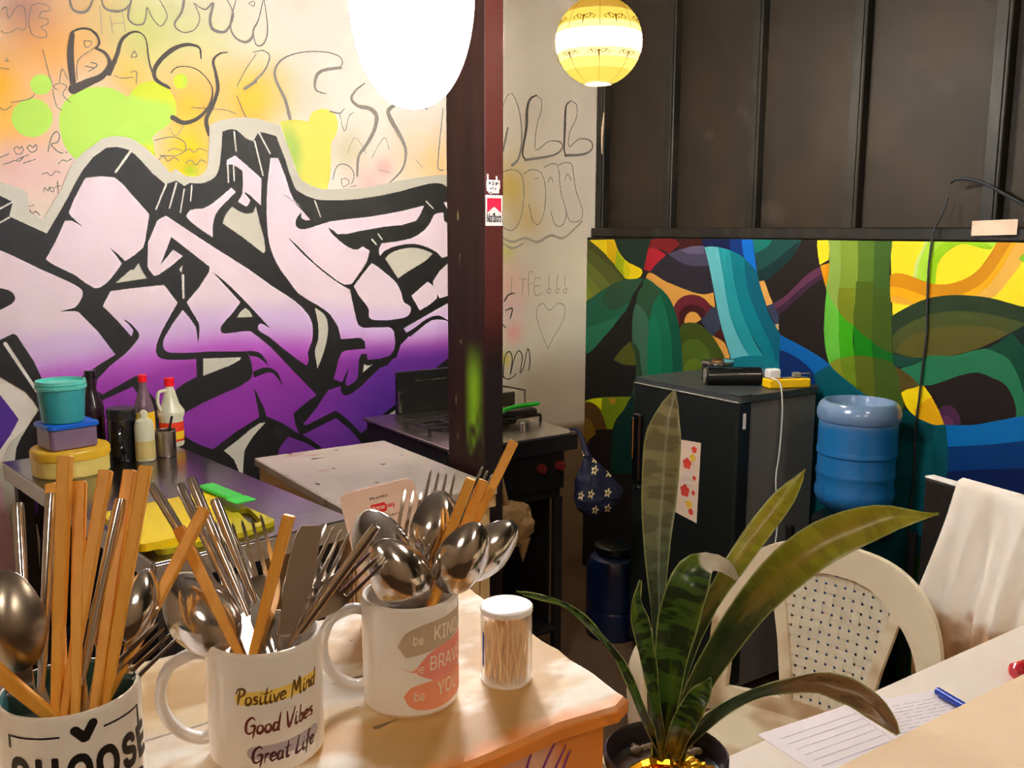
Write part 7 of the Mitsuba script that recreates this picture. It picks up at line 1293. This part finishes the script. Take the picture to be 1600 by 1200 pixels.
# cutlery standing in the mugs
def flat2(poly, th, disp, size=.006):
    m = solid(poly, th).subdivide_to_size(size)
    v = m.vertices; x, z, t = v[:, 0], v[:, 1], v[:, 2] - th / 2
    m.vertices = np.c_[x, t + disp(x, z), z]; m.invert(); return m
def cut_parts(kind, L, s):
    """[(part name, mesh, material)] along +z from 0 to L, its front towards +y."""
    if kind == 'chopstick':
        pts = []
        for z, w in ((0, .0022), (L * .5, .0036), (L - .0008, .0041), (L, .0036)):
            for a, b in ((-1, -1), (1, -1), (1, 1), (-1, 1)):
                for e in (.75,):
                    pts += [[a * w, b * w * e, z], [a * w * e, b * w, z]]
        return [('stick', trimesh.convex.convex_hull(np.array(pts)), 'm_bamboo')]
    if kind == 'fork_up':
        hd = tube([[0, 0, .055], [0, 0, L * .6], [0, 0, L - .004], [0, 0, L]], [.0022, .0028, .0034, .0018], 10, 3)
        hd.vertices[:, 0] *= 1.15
        base = Polygon([(-.002, .06), (.002, .06), (.008, .045), (.0085, .030), (-.0085, .030), (-.008, .045)])
        tines = [sbox(-.0085 + i * .0047, .0, -.0085 + i * .0047 + .0026, .032) for i in range(4)]
        return [('handle', hd, 'm_steel'), ('head', flat2(unary_union([base] + tines), .0016, lambda x, z: 0 * x), 'm_steel')]
    if kind == 'fork':
        tl, pl_ = .042 * s, .026 * s; w = .0115 * s
        z1 = L - tl; z0 = z1 - pl_
        hd = Polygon([(-.0045, 0), (.0045, 0), (.0050, z0 * .35), (.0024, z0 * .9), (.0024, z0 + .004), (-.0024, z0 + .004), (-.0024, z0 * .9), (-.0050, z0 * .35)])
        palm = Polygon(soften([(-.0024, z0), (.0024, z0), (w * .8, z0 + pl_ * .45), (w, z0 + pl_ * .8), (w, z1 + .002), (-w, z1 + .002), (-w, z0 + pl_ * .8), (-w * .8, z0 + pl_ * .45)], 1))
        tw = w * 2 / 7
        tines = [Polygon([(-w + i * 2 * tw, z1), (-w + i * 2 * tw + tw, z1), (-w + i * 2 * tw + tw * .75, L - .003), (-w + i * 2 * tw + tw * .5, L), (-w + i * 2 * tw + tw * .25, L - .003)]) for i in range(4)]
        dsp = lambda x, z: -.006 * s * np.exp(-((z - z1 + .002) / (.026 * s)) ** 2) + .0
        out = [('handle', flat2(hd, .0022, dsp), 'm_steel'), ('head', flat2(unary_union([palm] + [t.buffer(.0001) for t in tines]), .0016, dsp), 'm_steel')]
        return out
    if kind == 'knife':
        bl = Polygon(soften([(-.0075, L * .42), (.0075, L * .42), (.0095, L * .6), (.0095, L - .012), (.006, L - .002), (-.0095, L - .0005), (-.0095, L * .6)], 1))
        hd = Polygon([(-.006, 0), (.006, 0), (.0068, L * .3), (.006, L * .43), (-.006, L * .43), (-.0068, L * .3)])
        return [('handle', flat2(hd, .005, lambda x, z: 0 * x), 'm_steel_satin'), ('blade', flat2(bl, .0016, lambda x, z: 0 * x), 'm_steel')]
    a, w, dep = (.029 * s, .0195 * s, .011 * s) if kind == 'spoon' else (.033, .0215, .016)
    zc = L - a
    n = 44
    u = np.linspace(0, 1, 13)[1:]; ang = np.arange(n) * 2 * PI / n
    def grid(off, sh):
        v = [[0, -dep + off, zc]]
        for q in u:
            for t in ang:
                wz = a * math.sin(t) * q; taper = 1 - .18 * (wz / a)
                if wz < 0: taper = 1 + .02 * wz / a
                v.append([w * math.cos(t) * q * taper, -dep * (1 - q * q) ** .9 + off * (1 - .0 * q), zc + wz])
        return v
    vt, vb = grid(0, 0), grid(-.0012, 0); m_ = len(vt); f = []
    for base, flip in ((0, False), (m_, True)):
        for j in range(n):
            k = (j + 1) % n; t = [base, base + 1 + j, base + 1 + k]; f.append(t if flip else t[::-1])
            for r_ in range(len(u) - 1):
                A_, B_ = base + 1 + r_ * n + j, base + 1 + r_ * n + k; C_, D_ = A_ + n, B_ + n
                for t in ([A_, C_, D_], [A_, D_, B_]): f.append(t if flip else t[::-1])
    o_ = 1 + (len(u) - 1) * n
    for j in range(n):
        k = (j + 1) % n; f += [[o_ + j, o_ + k, m_ + o_ + k], [o_ + j, m_ + o_ + k, m_ + o_ + j]]
    bowl = trimesh.Trimesh(np.array(vt + vb), f, process=False); bowl.fix_normals()
    hl = max(zc - a, .02)
    hd = Polygon([(-.0042, 0), (.0042, 0), (.0048, hl * .3), (.0026, hl * .92), (.0034, hl + .004), (-.0034, hl + .004), (-.0026, hl * .92), (-.0048, hl * .3)])
    if kind == 'ladle': hd = Polygon([(-.007, 0), (.007, 0), (.0075, hl * .7), (.009, hl + .004), (-.009, hl + .004), (-.0075, hl * .7)])
    return [('handle', flat2(hd, .0022, lambda x, z: -.0012 + .003 * np.sin(np.clip(z / hl, 0, 1) * PI)), 'm_steel'), ('bowl', bowl, 'm_steel' if kind == 'spoon' else 'm_steel_satin')]
KINDS = {'chopstick': 'chopstick', 'fork_up': 'fork', 'fork': 'fork', 'knife': 'knife', 'spoon': 'spoon', 'ladle': 'spoon'}
NAMES = {'chopstick': 'chopstick', 'fork_up': 'fork', 'fork': 'fork', 'knife': 'table_knife', 'spoon': 'spoon', 'ladle': 'serving_spoon'}
GROUPS = ['cutlery in the black lettered mug', 'cutlery in the brush lettered mug', 'cutlery in the pastel mug']
for kind, B, Tp, roll, s, mi_, label in DATA['cutlery']:
    B, Tp = np.array(B), np.array(Tp); L = float(np.linalg.norm(Tp - B)); ez = (Tp - B) / L
    to_eye = np.array([-.42, -.76, .45]); ey = to_eye - ez * (to_eye @ ez); ey /= np.linalg.norm(ey)
    a = math.radians(roll); ey = ey * math.cos(a) + np.cross(ez, ey) * math.sin(a)
    if kind in ('spoon', 'ladle'): ey = -ey
    M4 = np.eye(4); M4[:3, 0] = np.cross(ey, ez); M4[:3, 1] = ey; M4[:3, 2] = ez; M4[:3, 3] = B
    k = thing(NAMES[kind], label, KINDS[kind], GROUPS[mi_])
    ps_ = cut_parts(kind, L, s)
    if len(ps_) == 1:
        m = ps_[0][1]; m.apply_transform(M4); scene[k] = mikit.ply(m, ps_[0][2], smooth=20)
    else:
        for nm, m, mm in ps_:
            m = m.copy(); m.apply_transform(M4); put(nm, m, mm, k, smooth=40)

# toothpick holder
tx_, ty_, tr_, thh = .4285, .6285, .0218, .066
tp_ = thing('toothpick_box', 'clear round toothpick box with a white lid on the counter right of the mugs', 'toothpick box')
put('wall', at(lathe(ring_prof((tr_, .003), (tr_, thh - .004)), 48), tx_, ty_, CZ), 'm_clear', tp_, smooth=True)
put('base', at(lathe(ring_prof((0, 0), (tr_, 0), (tr_ + .0006, .003), (0, .003)), 40), tx_, ty_, CZ), 'm_white_plastic', tp_)
put('lid', at(lathe(ring_prof((0, thh - .004), (tr_ + .0006, thh - .004), (tr_ + .0008, thh), (tr_ - .002, thh + .0015), (0, thh + .001)), 48), tx_, ty_, CZ), 'm_white_plastic', tp_)
wv_ = np.linspace(2.35, 2.75, 8)
lb = trimesh.Trimesh(*[np.array(q) for q in ([[tx_ + (tr_ + .0002) * math.cos(t), ty_ + (tr_ + .0002) * math.sin(t), CZ + z] for t in (2.95, 3.0, 3.05, 3.1) for z in (.016, .046)], [[0, 2, 3], [0, 3, 1], [2, 4, 5], [2, 5, 3], [4, 6, 7], [4, 7, 5]])], process=False)
put('label', lb, 'm_pen_blue', tp_, smooth=False)
for i in range(150):
    a0, a1 = rng.uniform(0, 2 * PI), rng.gauss(0, .55); r0 = (tr_ - .0022) * math.sqrt(rng.random()); 
    a2 = a0 + a1 + (PI if rng.random() < .12 else 0); r1 = (tr_ - .0022) * math.sqrt(.25 + .75 * rng.random())
    p0_, p1_ = np.array([tx_ + r0 * math.cos(a0), ty_ + r0 * math.sin(a0), CZ + .0042]), np.array([tx_ + r1 * math.cos(a2), ty_ + r1 * math.sin(a2), CZ + .047 + rng.uniform(-.002, .005)])
    k = num('toothpick'); scene[k] = mikit.ply(tube([p0_, p0_ * .9 + p1_ * .1, p0_ * .1 + p1_ * .9, p1_], [.0003, .0009, .0009, .0003], 5, 0), 'm_toothpick', smooth=True)
    labels[k] = {'label': 'thin wooden toothpick inside the clear toothpick box', 'category': 'toothpick', 'group': 'toothpicks in the clear box'}

# payment card
pc = thing('payment_stand', 'pale payment card with a small red logo standing behind the pastel mug', 'card')
c0 = np.array([.385, .806, CZ]); cw, chh_ = .074, .128; ca = math.radians(-26)
cu = np.array([math.cos(ca), math.sin(ca), 0]); tilt = np.array([-.14, .20, 1.0]); tilt /= np.linalg.norm(tilt)
cu = cu - tilt * (cu @ tilt); cu /= np.linalg.norm(cu); cn_ = np.cross(cu, tilt)
def on_card(m, x, y, k=0):
    m = m.copy(); M4 = np.eye(4); M4[:3, 0], M4[:3, 1], M4[:3, 2] = cu, tilt, cn_; M4[:3, 3] = c0 + cu * x + tilt * y + cn_ * k; m.apply_transform(M4); return m
put('plate', on_card(solid(sbox(.008, .008, cw - .008, chh_ - .008).buffer(.008, quad_segs=6), .003), 0, 0, -.003), 'm_card', pc)
put('foot', on_card(bx(.012, cw - .012, .0, .004, -.03, .02, .001), 0, 0.003, 0), 'm_card', pc)
put('heading', on_card(text2d('We accept', .0026), cw * .50, chh_ - .0125, .0002), 'm_black_print', pc, smooth=False)
put('logo_block', on_card(solid(sbox(-.0085, -.0035, .004, .0035).buffer(.001), .0003), cw * .50, chh_ - .022, .0002), 'm_card_red', pc, smooth=False)
put('logo_lettering', on_card(text2d('fone', .0042, True), cw * .50 - .0022, chh_ - .0235, .0006), 'm_card', pc, smooth=False)
put('logo_lettering', on_card(text2d('pay', .0042, True), cw * .50 + .0095, chh_ - .0235, .0002), 'm_card_red', pc, smooth=False)
put('line_lettering', on_card(text2d('You can pay from here too', .0022), cw * .50, chh_ - .0325, .0002), 'm_black_print', pc, smooth=False)

# ------------------------------------------------------------------ potted snake plant
PXc, PYc, PRK = .5395, .5455, .86
pp = thing('potted_plant', 'snake plant with long curved leaves in a dark pot with gold foil', 'potted plant')
PZ, PDH = DZ, .022
pr = ring_prof((0, 0), *[(a * PRK, b + PDH * min(1, b / .1)) for a, b in ((.043, 0), (.046, .003), (.058, .122), (.062, .124), (.0625, .132), (.060, .134), (.0575, .130), (.055, .115), (0, .113))])
put('pot', at(lathe(pr, 56), PXc, PYc, PZ), 'm_pot', pp)
so = lathe(ring_prof(*[(a * PRK, b + PDH) for a, b in ((.0565, .112), (.04, .116), (.02, .119), (0, .120))]), 40).subdivide()
v = so.vertices; v[:, 2] += .006 * (meshkit.fbm(v * 90, 3, 2) - .5)
put('soil', at(so, PXc, PYc, PZ), 'm_soil', pp, smooth=True)
for i in range(26):
    a, r = rng.uniform(0, 2 * PI), .044 * math.sqrt(rng.random()); s_ = rng.uniform(.0025, .006)
    put('pebble', lump((PXc + r * math.cos(a), PYc + r * math.sin(a), PZ + PDH + .119), (s_, s_ * rng.uniform(.6, 1), s_ * .6), .35, i, 2), 'm_pebble', pp)
LM = {'tall': 'm_leaf_tall', 'broad': 'm_leaf_tip', 'short': 'm_leaf_dark', 'thin': 'm_leaf_dark', 'rear': 'm_leaf', 'arching': 'm_leaf', 'stubby': 'm_leaf_dark', 'drooping': 'm_leaf_brown'}
ROOT = np.array([PXc, PYc, PZ + PDH + .112])
for li, (tag, fold, pts) in enumerate(DATA['leaves']):
    a = np.array(pts); p, hw = a[:, :3], a[:, 3]
    off = (ROOT + np.array([.010 * math.cos(li * 2.2), .008 * math.sin(li * 2.2), 0])) - p[0]
    t_ = np.linspace(0, 1, len(p)); p = p + off[None] * (np.clip(1 - t_ / .22, 0, 1) ** 2)[:, None]
    tan = np.gradient(p, axis=0); tan /= np.linalg.norm(tan, axis=1, keepdims=True)
    eye_dir = np.array([-.55, -.62, .45]); eye_dir /= np.linalg.norm(eye_dir)
    K = 9; rows, uvs = [], []
    prev = None
    for i in range(len(p)):
        wdir = np.cross(tan[i], eye_dir)
        if np.linalg.norm(wdir) < .2 and prev is not None: wdir = prev
        wdir /= np.linalg.norm(wdir)
        if prev is not None and wdir @ prev < 0: wdir = -wdir
        prev = wdir; nn = np.cross(wdir, tan[i]); nn /= np.linalg.norm(nn)
        if nn @ eye_dir < 0: nn = -nn
        for c in np.linspace(-1, 1, K):
            d = fold * hw[i] * (abs(c) ** 1.3)
            wob = .0012 * math.sin(i * .9 + c * 2 + li) * abs(c)
            rows.append(p[i] + wdir * c * hw[i] + nn * (d - fold * hw[i] * .5 + wob)); uvs.append([(c + 1) / 2, i / (len(p) - 1)])
    n_ = len(p); v1 = np.array(rows); nrm = []
    th_ = .0011
    f = []
    for i in range(n_ - 1):
        for c in range(K - 1):
            q0, q1, q2, q3 = i * K + c, i * K + c + 1, (i + 1) * K + c + 1, (i + 1) * K + c
            f += [[q0, q1, q2], [q0, q2, q3]]
    top = trimesh.Trimesh(v1, f, process=False); vn = top.vertex_normals
    v2 = v1 - vn * th_; N = len(v1)
    f2 = [[x[0] + N, x[2] + N, x[1] + N] for x in f]
    rim = [i * K for i in range(n_)] + [(n_ - 1) * K + c for c in range(1, K)] + [i * K + K - 1 for i in range(n_ - 2, -1, -1)] + [c for c in range(K - 2, 0, -1)]
    fr_ = []
    for i in range(len(rim)):
        x, y = rim[i], rim[(i + 1) % len(rim)]; fr_ += [[x, y, y + N], [x, y + N, x + N]]
    lf = trimesh.Trimesh(np.vstack([v1, v2]), f + f2 + fr_, process=False)
    put('leaf', lf, LM[tag], pp, smooth=True, uv=np.array(uvs + uvs))
# gold foil crumpled in the pot's front
fm = trimesh.creation.icosphere(subdivisions=4); n = fm.vertices.copy()
d = 1 + .9 * (meshkit.fbm(n * 3.5 + 5, 3, 9) - .5)
fm.vertices = n * d[:, None] * np.array([.030, .020, .014])
crumple = put('gold_foil', at(fm, PXc - .010, PYc - .026, PZ + PDH + .126, -35), 'm_gold_foil', pp, smooth=False)
put('foil_ribbon', tube([[PXc - .044, PYc - .004, PZ + PDH + .133], [PXc - .031, PYc - .012, PZ + PDH + .140], [PXc - .017, PYc - .021, PZ + PDH + .139]], [.003, .004, .0035], 5, 3), 'm_gold_foil', crumple, smooth=False)
